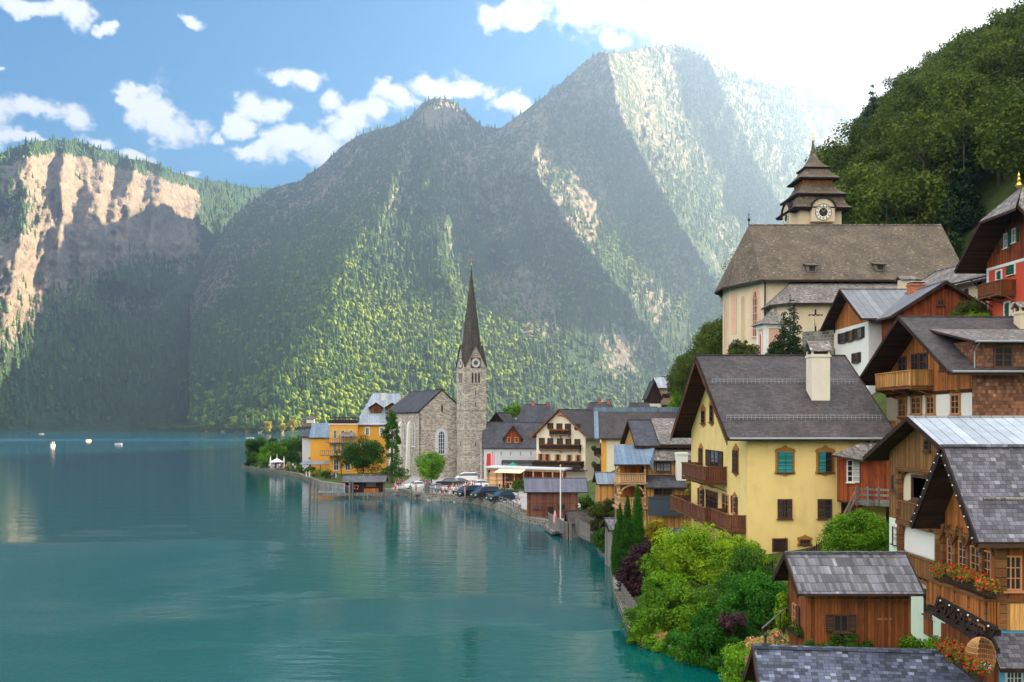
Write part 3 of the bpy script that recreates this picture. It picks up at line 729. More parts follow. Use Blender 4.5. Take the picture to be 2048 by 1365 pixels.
# ================================================================== houses
class House:
    """local axes: x along the facade seen from the water terrace, y away from the viewer, z up; the gable faces the lake (x = 0)"""
    def __init__(s, name, label, O, yaw=0.0, L=10., W=10., Hw=6., cat='house', group=None, parent=None):
        if parent is None: s.o = thing(name, label, cat, O, R(yaw), group)
        else:
            s.o = empty(name, parent.loc(O), R(yaw)-parent.yaw); s.o.parent = parent.o; CHILD.setdefault(parent.o.name, []).append(s.o)
        s.O = Vector(O); s.yaw = R(yaw); s.L, s.W, s.Hw = L, W, Hw
        s.c, s.s = math.cos(s.yaw), math.sin(s.yaw); s.nwin = 0
    def loc(s, p):
        d = Vector(p)-s.O; return Vector((d.x*s.c+d.y*s.s, -d.x*s.s+d.y*s.c, d.z))
    def glob(s, p):
        p = Vector(p); return s.O+Vector((p.x*s.c-p.y*s.s, p.x*s.s+p.y*s.c, p.z))
    def hit(s, px, py, face):
        ax, val = s.plane(face); e = s.loc((0, 0, EYE)); d = s.loc((((px-CX)/F), 1, EYE+(HY-py)/F))-e
        k = (val-e[ax])/d[ax]; q = e+d*k
        return (q[1-ax], q[2])
    def plane(s, face):
        if isinstance(face, tuple): return ((0 if face[0] in 'lr' else 1), face[1])
        return {'l': (0, 0.0), 'r': (0, s.L), 'f': (1, 0.0), 'b': (1, s.W)}[face]
    def pt(s, face):
        ax, val = s.plane(face); k = face[0]
        sg = -1 if k in 'lf' else 1
        return (lambda a, b, o: Vector((val+sg*o, a, b))) if ax == 0 else (lambda a, b, o: Vector((a, val+sg*o, b)))
    def rect(s, face, x0, y0, x1, y1):
        xm, ym = (x0+x1)/2, (y0+y1)/2
        a, b = s.hit(x0, ym, face)[0], s.hit(x1, ym, face)[0]
        t0, t1 = s.hit(xm, y1, face)[1], s.hit(xm, y0, face)[1]
        return min(a, b), max(a, b), t0, t1
    # ---- shell
    def walls(s, wall, upper=None, zs=None, rise=0.0, ridge=None, deep=2.5, fupper=None, name='wall', axis='x', flow=None):
        mb = MB(); L, W, Hw = s.L, s.W, s.Hw; ry = W/2 if ridge is None else ridge
        zs = Hw+99 if zs is None else zs
        mats = [wall, upper or wall, fupper or upper or wall, flow or wall]
        def panel(pts2, mp, mu, ml=0):
            """pts2: outline (a, z) on a wall; split at zs"""
            lo, hi = [], []
            for (a0, z0), (a1, z1) in zip(pts2, pts2[1:]+pts2[:1]):
                (lo if z0 <= zs else hi).append((a0, z0))
                if (z0-zs)*(z1-zs) < 0:
                    k = (zs-z0)/(z1-z0); q = (a0+(a1-a0)*k, zs); lo.append(q); hi.append(q)
            if len(lo) > 2: mb.face([mp(a, z) for a, z in lo], ml)
            if len(hi) > 2: mb.face([mp(a, z) for a, z in hi], mu)
        if axis == 'x':
            g = [(0, -deep), (W, -deep), (W, Hw)]+([(ry, Hw+rise)] if rise else [])+[(0, Hw)]
            panel(g, lambda a, z: (0, a, z), 1); panel(g, lambda a, z: (L, a, z), 1)
            q = [(0, -deep), (L, -deep), (L, Hw), (0, Hw)]
            panel(q, lambda a, z: (a, 0, z), 2, 3); panel(q, lambda a, z: (a, W, z), 2, 3)
        else:
            g = [(0, -deep), (L, -deep), (L, Hw)]+([(ry if ridge is not None else L/2, Hw+rise)] if rise else [])+[(0, Hw)]
            panel(g, lambda a, z: (a, 0, z), 1); panel(g, lambda a, z: (a, W, z), 1)
            q = [(0, -deep), (W, -deep), (W, Hw), (0, Hw)]
            panel(q, lambda a, z: (0, a, z), 2); panel(q, lambda a, z: (L, a, z), 2)
        return mb.build(name, mats, s.o)
    def slab(s, mb, top, th=0.22, m=0, under=1):
        top = [Vector(p) for p in top]; dn = [p-Vector((0, 0, th)) for p in top]; n = len(top)
        mb.face(top, m); mb.face(dn[::-1], under)
        for i in range(n):
            j = (i+1) % n; mb.face([dn[i], dn[j], top[j], top[i]], under)
    def roof(s, mat, rise, oe=0.8, ogl=1.2, ogr=0.6, ridge=None, hipl=0.0, hipr=0.0, th=0.24, under=None, axis='x', barge=None, oeb=None, name='roof', lift=0.06, hh=None):
        mb = MB(); L, W, Hw = s.L, s.W, s.Hw+lift; mats = [mat, under or M['wood_soffit'], barge or M['wood_dark']]
        oeb = oe if oeb is None else oeb
        if axis == 'x': tr = lambda a, b, z: (a, b, z)
        else: tr = lambda a, b, z: (b, a, z); L, W = W, L
        ry = W/2 if ridge is None else ridge
        zf = Hw-oe*rise/ry; zb = Hw-oeb*rise/(W-ry); zr = Hw+rise
        x0, x1 = -ogl, L+ogr; r0, r1 = x0+hipl, x1-hipr
        if hh:
            hx, hz = hh; dy = hz*ry/rise; dyb = hz*(W-ry)/rise
            s.slab(mb, [tr(x0, -oe, zf), tr(x1, -oe, zf), tr(r1, ry, zr), tr(r0+hx, ry, zr), tr(x0, ry-dy, zr-hz)], th)
            s.slab(mb, [tr(x1, W+oeb, zb), tr(x0, W+oeb, zb), tr(x0, ry+dyb, zr-hz), tr(r0+hx, ry, zr), tr(r1, ry, zr)], th)
            s.slab(mb, [tr(x0-.25, ry+dyb, zr-hz-.2), tr(x0-.25, ry-dy, zr-hz-.2), tr(r0+hx, ry, zr+.02)], th)
        else:
            s.slab(mb, [tr(x0, -oe, zf), tr(x1, -oe, zf), tr(r1, ry, zr), tr(r0, ry, zr)], th)
            s.slab(mb, [tr(x1, W+oeb, zb), tr(x0, W+oeb, zb), tr(r0, ry, zr), tr(r1, ry, zr)], th)
        if hipl: s.slab(mb, [tr(x0, W+oeb, zb), tr(x0, -oe, zf), tr(r0, ry, zr)], th)
        if hipr: s.slab(mb, [tr(x1, -oe, zf), tr(x1, W+oeb, zb), tr(r1, ry, zr)], th)
        bd = 0.28
        for xx, hp in ((x0, hipl), (x1, hipr)):
            if hp: continue
            sg = -1 if xx == x0 else 1
            for (ya, za) in ((-oe, zf), (W+oeb, zb)):
                A, B = Vector(tr(xx+sg*0.03, ya, za-0.1)), Vector(tr(xx+sg*0.03, ry, zr-0.1))
                if hh and xx == x0: B = A.lerp(B, (zr-hh[1]-za)/(zr-za))
                mb.bar(A, B, 0.06, bd, 2)
        mb.bar(tr(r0-.02+(hh[0] if hh else 0), ry, zr+0.02), tr(r1+.02, ry, zr+0.02), 0.26, 0.10, 0)
        s.roofp = dict(zf=zf, zr=zr, ry=ry, oe=oe, x0=x0, x1=x1, Hw=Hw, rise=rise)
        return mb.build(name, mats, s.o)
    def on_roof(s, px, py, back=False):
        """point on the front slope seen at this pixel (axis x)"""
        p = s.roofp; e = s.loc((0, 0, EYE)); d = s.loc((((px-CX)/F), 1, EYE+(HY-py)/F))-e
        k = p['rise']/p['ry']                      # z = Hw + k*y
        tt = (p['Hw']+k*e.y-e.z)/(d.z-k*d.y); return e+d*tt
    def chimney(s, c, w, d, h, mat, cap=None, capmat=None, name='chimney', deep=1.6):
        mb = MB(); x, y, z = c
        mb.box(x-w/2, y-d/2, z-deep, x+w/2, y+d/2, z+h, 0); mb.box(x-w/2-.07, y-d/2-.07, z+h-.22, x+w/2+.07, y+d/2+.07, z+h-.08, 0)
        if cap == 'gable':
            zt = z+h; hh = w*0.55
            for sx in (-1, 1):
                for sy in (-1, 1): mb.box(x+sx*(w/2-.08)-.07, y+sy*(d/2-.08)-.07, zt, x+sx*(w/2-.08)+.07, y+sy*(d/2-.08)+.07, zt+.32, 0)
            zz = zt+.3; e = .16
            s.slab(mb, [(x-w/2-e, y-d/2-e, zz), (x+w/2+e, y-d/2-e, zz), (x+w/2+e, y, zz+hh), (x-w/2-e, y, zz+hh)], .08, 1, 1)
            s.slab(mb, [(x+w/2+e, y+d/2+e, zz), (x-w/2-e, y+d/2+e, zz), (x-w/2-e, y, zz+hh), (x+w/2+e, y, zz+hh)], .08, 1, 1)
            mb.face([(x-w/2, y-d/2, zz), (x-w/2, y+d/2, zz), (x-w/2, y, zz+hh*.8)], 2)
            mb.box(x-w/2+.12, y-d/2+.12, zt-.02, x+w/2-.12, y+d/2-.12, zt+.3, 2)
        elif cap == 'slab':
            mb.box(x-w/2-.1, y-d/2-.1, z+h+.12, x+w/2+.1, y+d/2+.1, z+h+.2, 1)
            for sx in (-1, 1): mb.box(x+sx*(w/2-.1)-.06, y-d/2+.05, z+h, x+sx*(w/2-.1)+.06, y+d/2-.05, z+h+.12, 0)
        return mb.build(name, [mat, capmat or M['roof_grey'], M['black']], s.o)
    # ---- openings
    def win(s, face, px4, nx=2, ny=3, frame='frame_brown', pane='glass', fw=0.07, shut=None, shm='shutter_brown', surround=None, sw=0.16, sill=True, curtain=False, local=None, parent=None, name='window', box=None, depth=0.09, arch=False, label=None):
        s0, s1, t0, t1 = local if local else s.rect(face, *px4); pt = s.pt(face); mb = MB(); w, h = s1-s0, t1-t0; fd = depth
        mats = [M[frame], M[surround] if surround else M['frame_white']]
        mb.pbox(pt, s0, s0+fw, t0, t1, 0, fd); mb.pbox(pt, s1-fw, s1, t0, t1, 0, fd); mb.pbox(pt, s0+fw, s1-fw, t1-fw, t1, 0, fd); mb.pbox(pt, s0+fw, s1-fw, t0, t0+fw, 0, fd)
        iw, ih = w-2*fw, h-2*fw; mw = min(fw*0.55, 0.05)
        for i in range(1, nx): c = s0+fw+iw*i/nx; k = mw*(1.5 if (nx == 2 or i == nx//2) else 1); mb.pbox(pt, c-k/2, c+k/2, t0+fw, t1-fw, 0, fd*0.75)
        for j in range(1, ny): c = t0+fw+ih*j/ny; mb.pbox(pt, s0+fw, s1-fw, c-mw/2, c+mw/2, 0, fd*0.68)
        if surround:
            mb.pbox(pt, s0-sw, s0, t0-sw*.6, t1+sw, 0, .05, 1); mb.pbox(pt, s1, s1+sw, t0-sw*.6, t1+sw, 0, .05, 1)
            mb.pbox(pt, s0, s1, t1, t1+sw, 0, .05, 1); mb.pbox(pt, s0, s1, t0-sw*.6, t0, 0, .05, 1)
            if surround == 'ornament':     # scrolled crest and apron
                n = 9
                for (base, sg, hh) in ((t1+sw, 1, w*.34), (t0-sw*.6, -1, w*.22)):
                    prof = [(s0-sw+(w+2*sw)*i/n, base+sg*hh*(0.12+0.88*max(0, 1-abs(2*i/n-1)*1.1)**1.2*(1-.35*math.cos(i*2.1)**2))) for i in range(n+1)]
                    for (a0, b0), (a1, b1) in zip(prof[:-1], prof[1:]): mb.hexa([pt(a0, base, .05), pt(a1, base, .05), pt(a1, base, 0), pt(a0, base, 0), pt(a0, b0, .05), pt(a1, b1, .05), pt(a1, b1, 0), pt(a0, b0, 0)], 1)
                for sx in (s0-sw, s1+sw): mb.pbox(pt, sx-.06, sx+.06, t1-.05, t1+.12, 0, .06, 1); mb.pbox(pt, sx-.06, sx+.06, t0-.15, t0+.05, 0, .06, 1)
        if sill: mb.pbox(pt, s0-.08, s1+.08, t0-.07, t0-.005, 0, fd+.10, 0)
        o = mb.build(name, mats, parent or s.o); s.nwin += 1
        if label: o['label'] = label
        sub = parent is None
        if sub:
            pm = MB(); pm.pbox(pt, s0+fw*.5, s1-fw*.5, t0+fw*.5, t1-fw*.5, 0.005, 0.03); pm.build('pane', M['curtain'] if curtain else M[pane], o)
        else:
            pm = MB(); pm.pbox(pt, s0+fw*.5, s1-fw*.5, t0+fw*.5, t1-fw*.5, 0.005, 0.03); pm.build('pane', M['curtain'] if curtain else M[pane], parent)
        if shut and sub:
            hw = w/2
            def leaf(a, b, z0=t0, z1=t1, off=.05):
                q = MB(); q.pbox(pt, a, b, z0, z1, off, off+.05, 0)
                for (c0, c1, d0, d1) in ((a, a+.06, z0, z1), (b-.06, b, z0, z1), (a+.06, b-.06, z0, z0+.07), (a+.06, b-.06, z1-.07, z1)): q.pbox(pt, c0, c1, d0, d1, off+.05, off+.065, 0)
                q.build('shutter', M[shm], o)
            if shut == 'open': leaf(s0-hw*.98, s0-.02); leaf(s1+.02, s1+hw*.98)
            elif shut == 'closed': leaf(s0+.03, (s0+s1)/2-.01, off=fd); leaf((s0+s1)/2+.01, s1-.03, off=fd)
            elif shut == 'half': leaf(s0+.03, (s0+s1)/2-.01, off=fd)
            elif shut == 'narrow': leaf(s0, s0+w*.36, off=fd); leaf(s1-w*.36, s1, off=fd)
        return o
    def door(s, face, px4, mat='wood_dark', frame='frame_brown', local=None, name='door'):
        s0, s1, t0, t1 = local if local else s.rect(face, *px4); pt = s.pt(face); mb = MB()
        mb.pbox(pt, s0, s0+.09, t0, t1, 0, .1); mb.pbox(pt, s1-.09, s1, t0, t1, 0, .1); mb.pbox(pt, s0+.09, s1-.09, t1-.09, t1, 0, .1)
        mb.pbox(pt, s0+.09, s1-.09, t0, t1-.09, 0, .05, 1); w = s1-s0
        for a in (.2, .55): mb.pbox(pt, s0+w*a, s0+w*(a+.25), t0+.2, t1-.35, .05, .065, 1)
        o = mb.build(name, [M[frame], M[mat]], s.o)
        hb = MB(); hb.pbox(pt, s1-.2, s1-.16, t0+.95, t0+1.1, .05, .12); hb.build('handle', M['iron'], o); return o
    def balcony(s, face, s0, s1, z, depth, hr=1.0, rail='wood_rail', post='wood_beam', floor='wood_beam', slat=0.16, gap=0.04, posts=4, brackets=3, off=0.0, sides=(True, True), name='balcony', carved=False, parent=None):
        pt = s.pt(face); mb = MB()
        mb.pbox(pt, s0, s1, z-.16, z, off, off+depth, 0)
        for i in range(brackets):
            a = s0+.15+(s1-s0-.3)*i/max(1, brackets-1)
            mb.hexa([pt(a-.07, z-.85, 0), pt(a+.07, z-.85, 0), pt(a+.07, z-.75, 0.0), pt(a-.07, z-.75, 0), pt(a-.07, z-.3, off+depth*.75), pt(a+.07, z-.3, off+depth*.75), pt(a+.07, z-.16, off+depth*.75), pt(a-.07, z-.16, off+depth*.75)], 0)
            mb.pbox(pt, a-.07, a+.07, z-.30, z-.165, 0.0, off+depth, 0)
        o = mb.build(name, [M[floor]], parent or s.o)
        rb = MB(); e = off+depth
        for i in range(posts):
            a = s0+(s1-s0-.1)*i/(posts-1); rb.pbox(pt, a, a+.1, z, z+hr+.05, e-.11, e-.01, 1)
        rb.pbox(pt, s0-.04, s1+.04, z+hr-.04, z+hr+.05, e-.14, e+.03, 1); rb.pbox(pt, s0, s1, z+.08, z+.16, e-.10, e-.02, 1)
        a = s0
        while a < s1-.02:
            b = min(a+slat-gap, s1)
            if carved:   # waisted boards leave pear-shaped openings
                zz = [z+.1, z+hr*.35, z+hr*.5, z+hr*.68, z+hr-.02]; ww = [1, .55, .95, .5, 1]
                c = (a+b)/2; hw = (slat-.02)/2
                for k in range(4): rb.hexa([pt(c-hw*ww[k], zz[k], e-.03), pt(c+hw*ww[k], zz[k], e-.03), pt(c+hw*ww[k], zz[k], e-.06), pt(c-hw*ww[k], zz[k], e-.06), pt(c-hw*ww[k+1], zz[k+1], e-.03), pt(c+hw*ww[k+1], zz[k+1], e-.03), pt(c+hw*ww[k+1], zz[k+1], e-.06), pt(c-hw*ww[k+1], zz[k+1], e-.06)], 0)
            else: rb.pbox(pt, a, b, z+.12, z+hr-.02, e-.07, e-.04, 0)
            a += slat
        for k, side in enumerate((s0, s1)):
            if not sides[k]: continue
            rb.pbox(pt, side-.04, side+.04, z+hr-.03, z+hr+.045, off, e-.15, 1)
            d = off+.05
            while d < e-.15:
                rb.pbox(pt, side-.015, side+.015, z+.1, z+hr-.03, d, min(d+slat-gap, e-.12), 0); d += slat
            rb.pbox(pt, side-.03, side+.03, z+.05, z+.13, off, e-.12, 1)
        if parent is None: rb.build('railing', [M[rail], M[post]], o)
        else: rb.build('railing', [M[rail], M[post]], parent)
        return o
    def part(s, name, mb, mats, parent=None): return mb.build(name, mats, parent or s.o)

# ================================================================== leaves
def leaf_mesh(name, clumps, n, size, mat, seed=1, up=0.35, flat=0.0, shell=0.5):
    """clumps: (centre, radii, weight); small leaf faces spread through each clump"""
    rs = np.random.RandomState(seed); w = np.array([c[2] for c in clumps], float); w /= w.sum()
    ci = rs.choice(len(clumps), n, p=w); C = np.array([c[0] for c in clumps], float)[ci]; Rd = np.array([c[1] for c in clumps], float)[ci]
    d = rs.randn(n, 3); d /= np.linalg.norm(d, axis=1)[:, None]
    r = rs.rand(n)**(1.0/(1.6+shell*3))
    P = C+d*Rd*r[:, None]
    nrm = d*0.8+rs.randn(n, 3)*0.55+np.array((0, 0, up)); nrm /= np.linalg.norm(nrm, axis=1)[:, None]
    a = np.cross(nrm, rs.randn(n, 3)); a /= np.linalg.norm(a, axis=1)[:, None]+1e-9; b = np.cross(nrm, a)
    s = size*rs.uniform(.6, 1.35, n)[:, None]; lw = 0.62
    V = np.stack([P-a*s*.5, P+b*s*.5*lw+nrm*s*.06, P+a*s*.5-nrm*s*.10, P-b*s*.5*lw+nrm*s*.06], 1).reshape(-1, 3)
    Fq = np.arange(4*n).reshape(n, 4)
    cr = rs.rand(len(clumps))
    return npmesh(name, V, Fq, mat, {'rnd': ('FACE', rs.rand(n)), 'clump': ('FACE', cr[ci])})
def clump_ball(rx, ry, rz, k, cr, seed, c=(0, 0, 0), bottom=-1.0):
    g = random.Random(seed); out = []
    while len(out) < k:
        v = Vector((g.gauss(0, 1), g.gauss(0, 1), g.gauss(0, 1))).normalized()
        if v.z < bottom: continue
        q = g.uniform(.55, .95); rr = cr*g.uniform(.65, 1.3)
        out.append(((c[0]+v.x*rx*q, c[1]+v.y*ry*q, c[2]+v.z*rz*q), (rr, rr, rr*.75), rr*rr))
    return out
def limbs(h, hc, r, crown, seed, n=7):
    g = random.Random(seed); mb = MB(); p = Vector((0, 0, -.5)); q = Vector((g.uniform(-.03, .03)*h, g.uniform(-.03, .03)*h, hc))
    mb.tube(p, q, r, r*.75, 8); top = Vector((q.x*1.3, q.y*1.3, h*.86)); mb.tube(q, top, r*.75, r*.12, 7)
    for i in range(n):
        k = g.uniform(.0, .75); b = q.lerp(top, k); a = i*2.4+g.uniform(-.4, .4); ln = crown*g.uniform(.5, .9)*(1-k*.4)
        e = b+Vector((math.cos(a)*ln, math.sin(a)*ln, ln*g.uniform(.35, .8))); mb.tube(b, e, r*.42*(1-k*.5), r*.07, 6)
    return mb
def broad_tree(name, label, loc, h, rad, mat, n=5000, size=.4, seed=1, group=None, hc=None, k=26, cat='tree', crown_c=None, sz=None, bark='bark', trunk_r=None):
    t_ = thing(name, label, cat, loc, 0, group); hc = h*.28 if hc is None else hc
    limbs(h, hc, trunk_r or h*.022, rad, seed).build('trunk', M[bark], t_)
    rz = (h-hc)*.5; cl = clump_ball(rad, rad, rz, k, rad*.42, seed, (0, 0, hc+rz*.98))
    link('crown', leaf_mesh('crown', cl, n, size, M[mat], seed), t_); return t_
def column_clumps(h, r, seed, n=70):
    g = random.Random(seed); out = []
    for i in range(n):
        u = (i+.5)/n; z = h*(.03+.95*u); rr = r*min(1, (u+.12)*4)*(1-u**2.6)**.8+.04; a = i*2.4; q = rr*g.uniform(.35, .62); w = max(.1, rr*.5)
        out.append(((math.cos(a)*q, math.sin(a)*q, z), (w, w, h*.07), w))
    return out
def conifer_clumps(h, rad, seed, z0=.12, levels=14):
    g = random.Random(seed); out = []
    for l in range(levels):
        k = l/(levels-1); z = h*(z0+(0.97-z0)*k); rr = rad*(1-k)**.85+.12
        nb = max(3, int(7*(1-k)+3))
        for i in range(nb):
            a = g.uniform(0, 6.28); q = rr*g.uniform(.35, .8); w = rr*g.uniform(.28, .42)+.08
            out.append(((math.cos(a)*q, math.sin(a)*q, z-q*.32), (w, w, w*.45+h*.012), w*w))
    return out
def conifer(name, label, loc, h, rad, mat='leaf_conifer', n=4000, size=.35, seed=1, group=None, levels=14, z0=.1):
    t_ = thing(name, label, 'tree', loc, 0, group); mb = MB(); mb.tube((0, 0, -.5), (0, 0, h*.97), h*.018, .02, 7)
    g = random.Random(seed)
    for l in range(levels*2):
        k = g.random(); z = h*(.12+.8*k); a = g.uniform(0, 6.28); q = rad*(1-k)*.8; mb.tube((0, 0, z), (math.cos(a)*q, math.sin(a)*q, z-q*.3), .03+.05*(1-k), .01, 4)
    mb.build('trunk', M['bark'], t_)
    link('crown', leaf_mesh('crown', conifer_clumps(h, rad, seed, z0, levels), n, size, M[mat], seed, 0.1), t_); return t_
def shrub(name, label, loc, rx, ry, rz, mat, n=5000, size=.2, seed=1, group=None, k=24, cat='shrub', cr=None, rz0=0.0):
    t_ = thing(name, label, cat, loc, 0, group); g = random.Random(seed); mb = MB()
    for i in range(7):
        a = i*.9+g.uniform(-.2, .2); mb.tube((0, 0, -.4), (math.cos(a)*rx*.55, math.sin(a)*ry*.55, rz*g.uniform(.9, 1.5)), min(.06, rz*.03)+.015, .012, 5)
    mb.build('stem', M['bark'], t_)
    cr = cr or min(rx, ry, rz)*.45; cl = clump_ball(rx, ry, rz, k, cr, seed, (0, 0, rz+rz0), -.75)
    for c in clump_ball(rx*1.2, ry*1.2, rz*1.2, k//2, cr*.38, seed+5, (0, 0, rz+rz0), -.5): cl.append((c[0], (c[1][0], c[1][1], c[1][2]*1.5), c[2]*1.3))
    link('foliage', leaf_mesh('foliage', cl, n, size, M[mat], seed), t_); return t_
# ================================================================== near row of houses
# ---- pale yellow house
Y = House('yellow_house', 'pale yellow plastered house with brown carved balconies and two teal shuttered windows', (17.66, 75, 3.9), 1.5, 10.5, 20.5, 9.5)
Y.walls(M['plaster_yellow'], rise=6.25)
yr = Y.roof(M['roof_umber'], 6.25, 1.0, 1.7, 0.55, oeb=1.2)
for px4, sh, sm in (((1555, 904, 1584.5, 945), 'closed', 'shutter_teal'), ((1636.5, 904, 1664, 945), 'half', 'shutter_teal')):
    Y.win('f', px4, 2, 3, 'frame_brown', 'glass', .07, sh, sm, 'ornament', .17)
Y.win('f', (1555, 998.5, 1583.5, 1038), 2, 3, 'frame_brown', 'glass', .08, 'narrow', 'shutter_brown')
Y.win('f', (1635, 998.5, 1663.5, 1038), 2, 3, 'frame_brown', 'glass', .08, 'half', 'shutter_brown')
Y.door('f', (1544, 1077, 1575, 1104)); Y.win('f', (1599, 1079, 1620, 1089), 3, 1, surround='ornament', sw=.12)
for px4, nx, ny in (((1399.5, 897, 1405.6, 929), 1, 3), ((1467.6, 901, 1477, 945), 1, 4)): Y.win('l', px4, nx, ny, 'frame_brown', 'glass', .1, 'closed', 'shutter_brown', 'ornament', .14)
Y.win('l', (1421, 901, 1438, 935), 2, 2, 'frame_brown', 'glass', .1, 'open', 'shutter_brown')
Y.win('l', (1413, 982, 1436, 1020), 3, 2, 'frame_brown', 'glass', .1, None); Y.win('l', (1445, 988, 1458, 1028), 2, 2, 'frame_orange', 'glass', .1)
Y.win('l', (1400, 978, 1406, 1011), 1, 3, 'frame_orange', 'glass', .1, 'open', 'shutter_brown', 'ornament', .1); Y.win('l', (1467, 993, 1473, 1027), 1, 3, 'frame_orange', 'glass', .1, 'open', 'shutter_brown', 'ornament', .1)
Y.win('l', (1441, 1063, 1449, 1094), 1, 3); Y.win('l', (1466, 1070, 1475, 1103), 1, 3)
Y.win('l', (1403.5, 822, 1410.5, 847), 1, 3, surround='ornament', sw=.2); Y.win('l', (1420.5, 810, 1427.5, 845), 1, 3, surround='ornament', sw=.2)
Y.balcony('l', 6.3, 15.6, 5.25, 1.9, 1.2, slat=.2, gap=.012, posts=4, sides=(True, True), carved=False)
Y.balcony('l', .35, 6.4, 1.95, 1.3, 1.1, slat=.2, gap=.012, posts=4); Y.balcony('l', 6.5, 21.5, 1.95, 1.85, 1.1, slat=.2, gap=.012, posts=7, brackets=5)
c = Y.on_roof(1641, 800); Y.chimney((c.x, c.y+.6, c.z+.3), 1.45, 1.4, 3.3, M['plaster_chimney'], 'gable', M['roof_grey'])
mb = MB()
for (ya, yb) in ((813, 785), (0, 0)):
    pass
for yy in (1.15, 6.0):                                   # snow guards along the roof
    z = 9.56+6.25/10.25*yy+.12
    for dz in (.08, .26): mb.tube((-1.3, yy, z+dz), (10.7, yy, z+dz), .022, n=5)
    x = -1.3
    while x < 10.8: mb.bar((x, yy, z-.12), (x, yy, z+.3), .03, .03); x += .32
mb.build('snow_guard', M['zinc'], Y.o)
mb = MB(); z = 9.56-6.25/10.25*1.0
mb.tube((-1.6, -1.08, z-.06), (10.9, -1.08, z-.06), .085, n=8); mb.tube((9.1, -1.05, z-.1), (8.75, -.12, z-1.0), .055, n=7); mb.tube((8.75, -.12, z-1.0), (8.75, -.12, z-2.1), .055, n=7)
mb.build('gutter', M['zinc'], Y.o)
for (y0, sg) in ((-1.0, 1), (21.7, -1)):                  # scalloped verge boards of the gable
    mb = MB()
    for k in range(40):
        yy = y0+sg*(k+.5)*.28; d = abs(yy-10.25); z = 9.5+6.25-(6.25/10.25)*d
        mb.hexa([(-1.78, yy-.13, z-.55), (-1.78, yy+.13, z-.55), (-1.74, yy+.13, z-.55), (-1.74, yy-.13, z-.55), (-1.78, yy-.13, z-.2), (-1.78, yy+.13, z-.2), (-1.74, yy+.13, z-.2), (-1.74, yy-.13, z-.2)])
    mb.build('bargeboard', M['wood_rail'], Y.o)
tt = thing('terrace_table', 'small dark table with folded chairs on the lower balcony of the yellow house', 'table', Y.glob((-1.0, 8.4, 2.0)))
mb = MB(); mb.box(-.5, -.5, .72, .5, .5, .77); mb.build('table_top', M['black'], tt)
for sx in (-.42, .42):
    for sy in (-.42, .42): q = MB(); q.box(sx-.03, sy-.03, 0, sx+.03, sy+.03, .72); q.build('leg', M['iron'], tt)

# ---- wooden annex between the yellow house and the metal roofed house
A = House('wooden_annex', 'dark red wooden annex with open white shutters beside the yellow house', (24.35, 73.2, 8.2), 0, 5.6, 1.7, 3.35)
A.walls(M['wood_red'], deep=0.0)
mb = MB(); mb.box(0, 0, -.12, 5.6, 1.7, 0); mb.build('base_beam', M['wood_dark'], A.o)
P = [A.loc(at(*q)) for q in ((1664, 910, 72.5), (1728, 921, 72.3), (1800, 893, 72.3), (1800, 868, 75.1), (1743, 878, 75.0), (1670, 907.5, 75.0))]
mb = MB(); A.slab(mb, P[:2]+[P[4], P[5]], .14); A.slab(mb, [P[1], P[2], P[3], P[4]], .14); mb.build('roof', [M['roof_grey'], M['wood_soffit']], A.o)
A.win('f', (1693, 920, 1706, 965), 1, 4, 'frame_white', 'glass', .08, None); pt = A.pt('f'); s0, s1, t0, t1 = A.rect('f', 1706.5, 921, 1718, 966)
mb = MB(); mb.pbox(pt, s0, s1, t0, t1, .05, .10); mb.build('shutter', M['shutter_white'], A.o)
# stair landing and steps
st = thing('outdoor_stair', 'grey wooden stair and railed landing below the dark red annex', 'stairs', at(1745, 1005, 71.8))
f = lambda px, py, D: at(px, py, D)-Vector(st.location)
mb = MB(); mb.hexa([f(1712, 1010, 71.2), f(1782, 1014, 71.2), f(1782, 1010, 73.2), f(1712, 1007, 73.2), f(1712, 1004, 71.2), f(1782, 1008, 71.2), f(1782, 1004, 73.2), f(1712, 1001, 73.2)]); mb.build('landing', M['wood_grey'], st)
mb = MB()
for yy in (978, 989, 1000): mb.bar(f(1712, yy, 71.2), f(1782, yy+3, 71.2), .05, .16)
for xx in (1713, 1735, 1758, 1780): mb.bar(f(xx, 974, 71.2), f(xx, 1012, 71.2), .1)
for (a, b) in (((1712, 980), (1680, 1045)), ((1713, 992), (1686, 1050))): mb.bar(f(*a, 71.3), f(*b, 71.3), .07, .1)
mb.bar(f(1697, 1012, 71.3), f(1697, 1050, 71.3), .08); mb.build('railing', M['wood_grey'], st)
mb = MB()
for k in range(12):
    a = f(1716-2.9*k, 1008+4.1*k, 72.4); mb.box(a.x-.5, a.y-.6, a.z-.06, a.x+.05, a.y+.5, a.z)
mb.bar(f(1722, 1008, 71.7), f(1690, 1058, 71.7), .08, .25); mb.build('step', M['wood_red'], st)
dd = MB(); dl = thing('cellar_door', 'dark door at the foot of the yellow wall under the annex', 'door', at(1689, 1035, 74.93)); dd.box(-.25, -.06, 0, .25, 0, 1.75); dd.build('leaf', M['wood_dark'], dl); q = MB(); q.box(.12, -.1, .85, .18, -.06, .95); q.build('handle', M['iron'], dl)

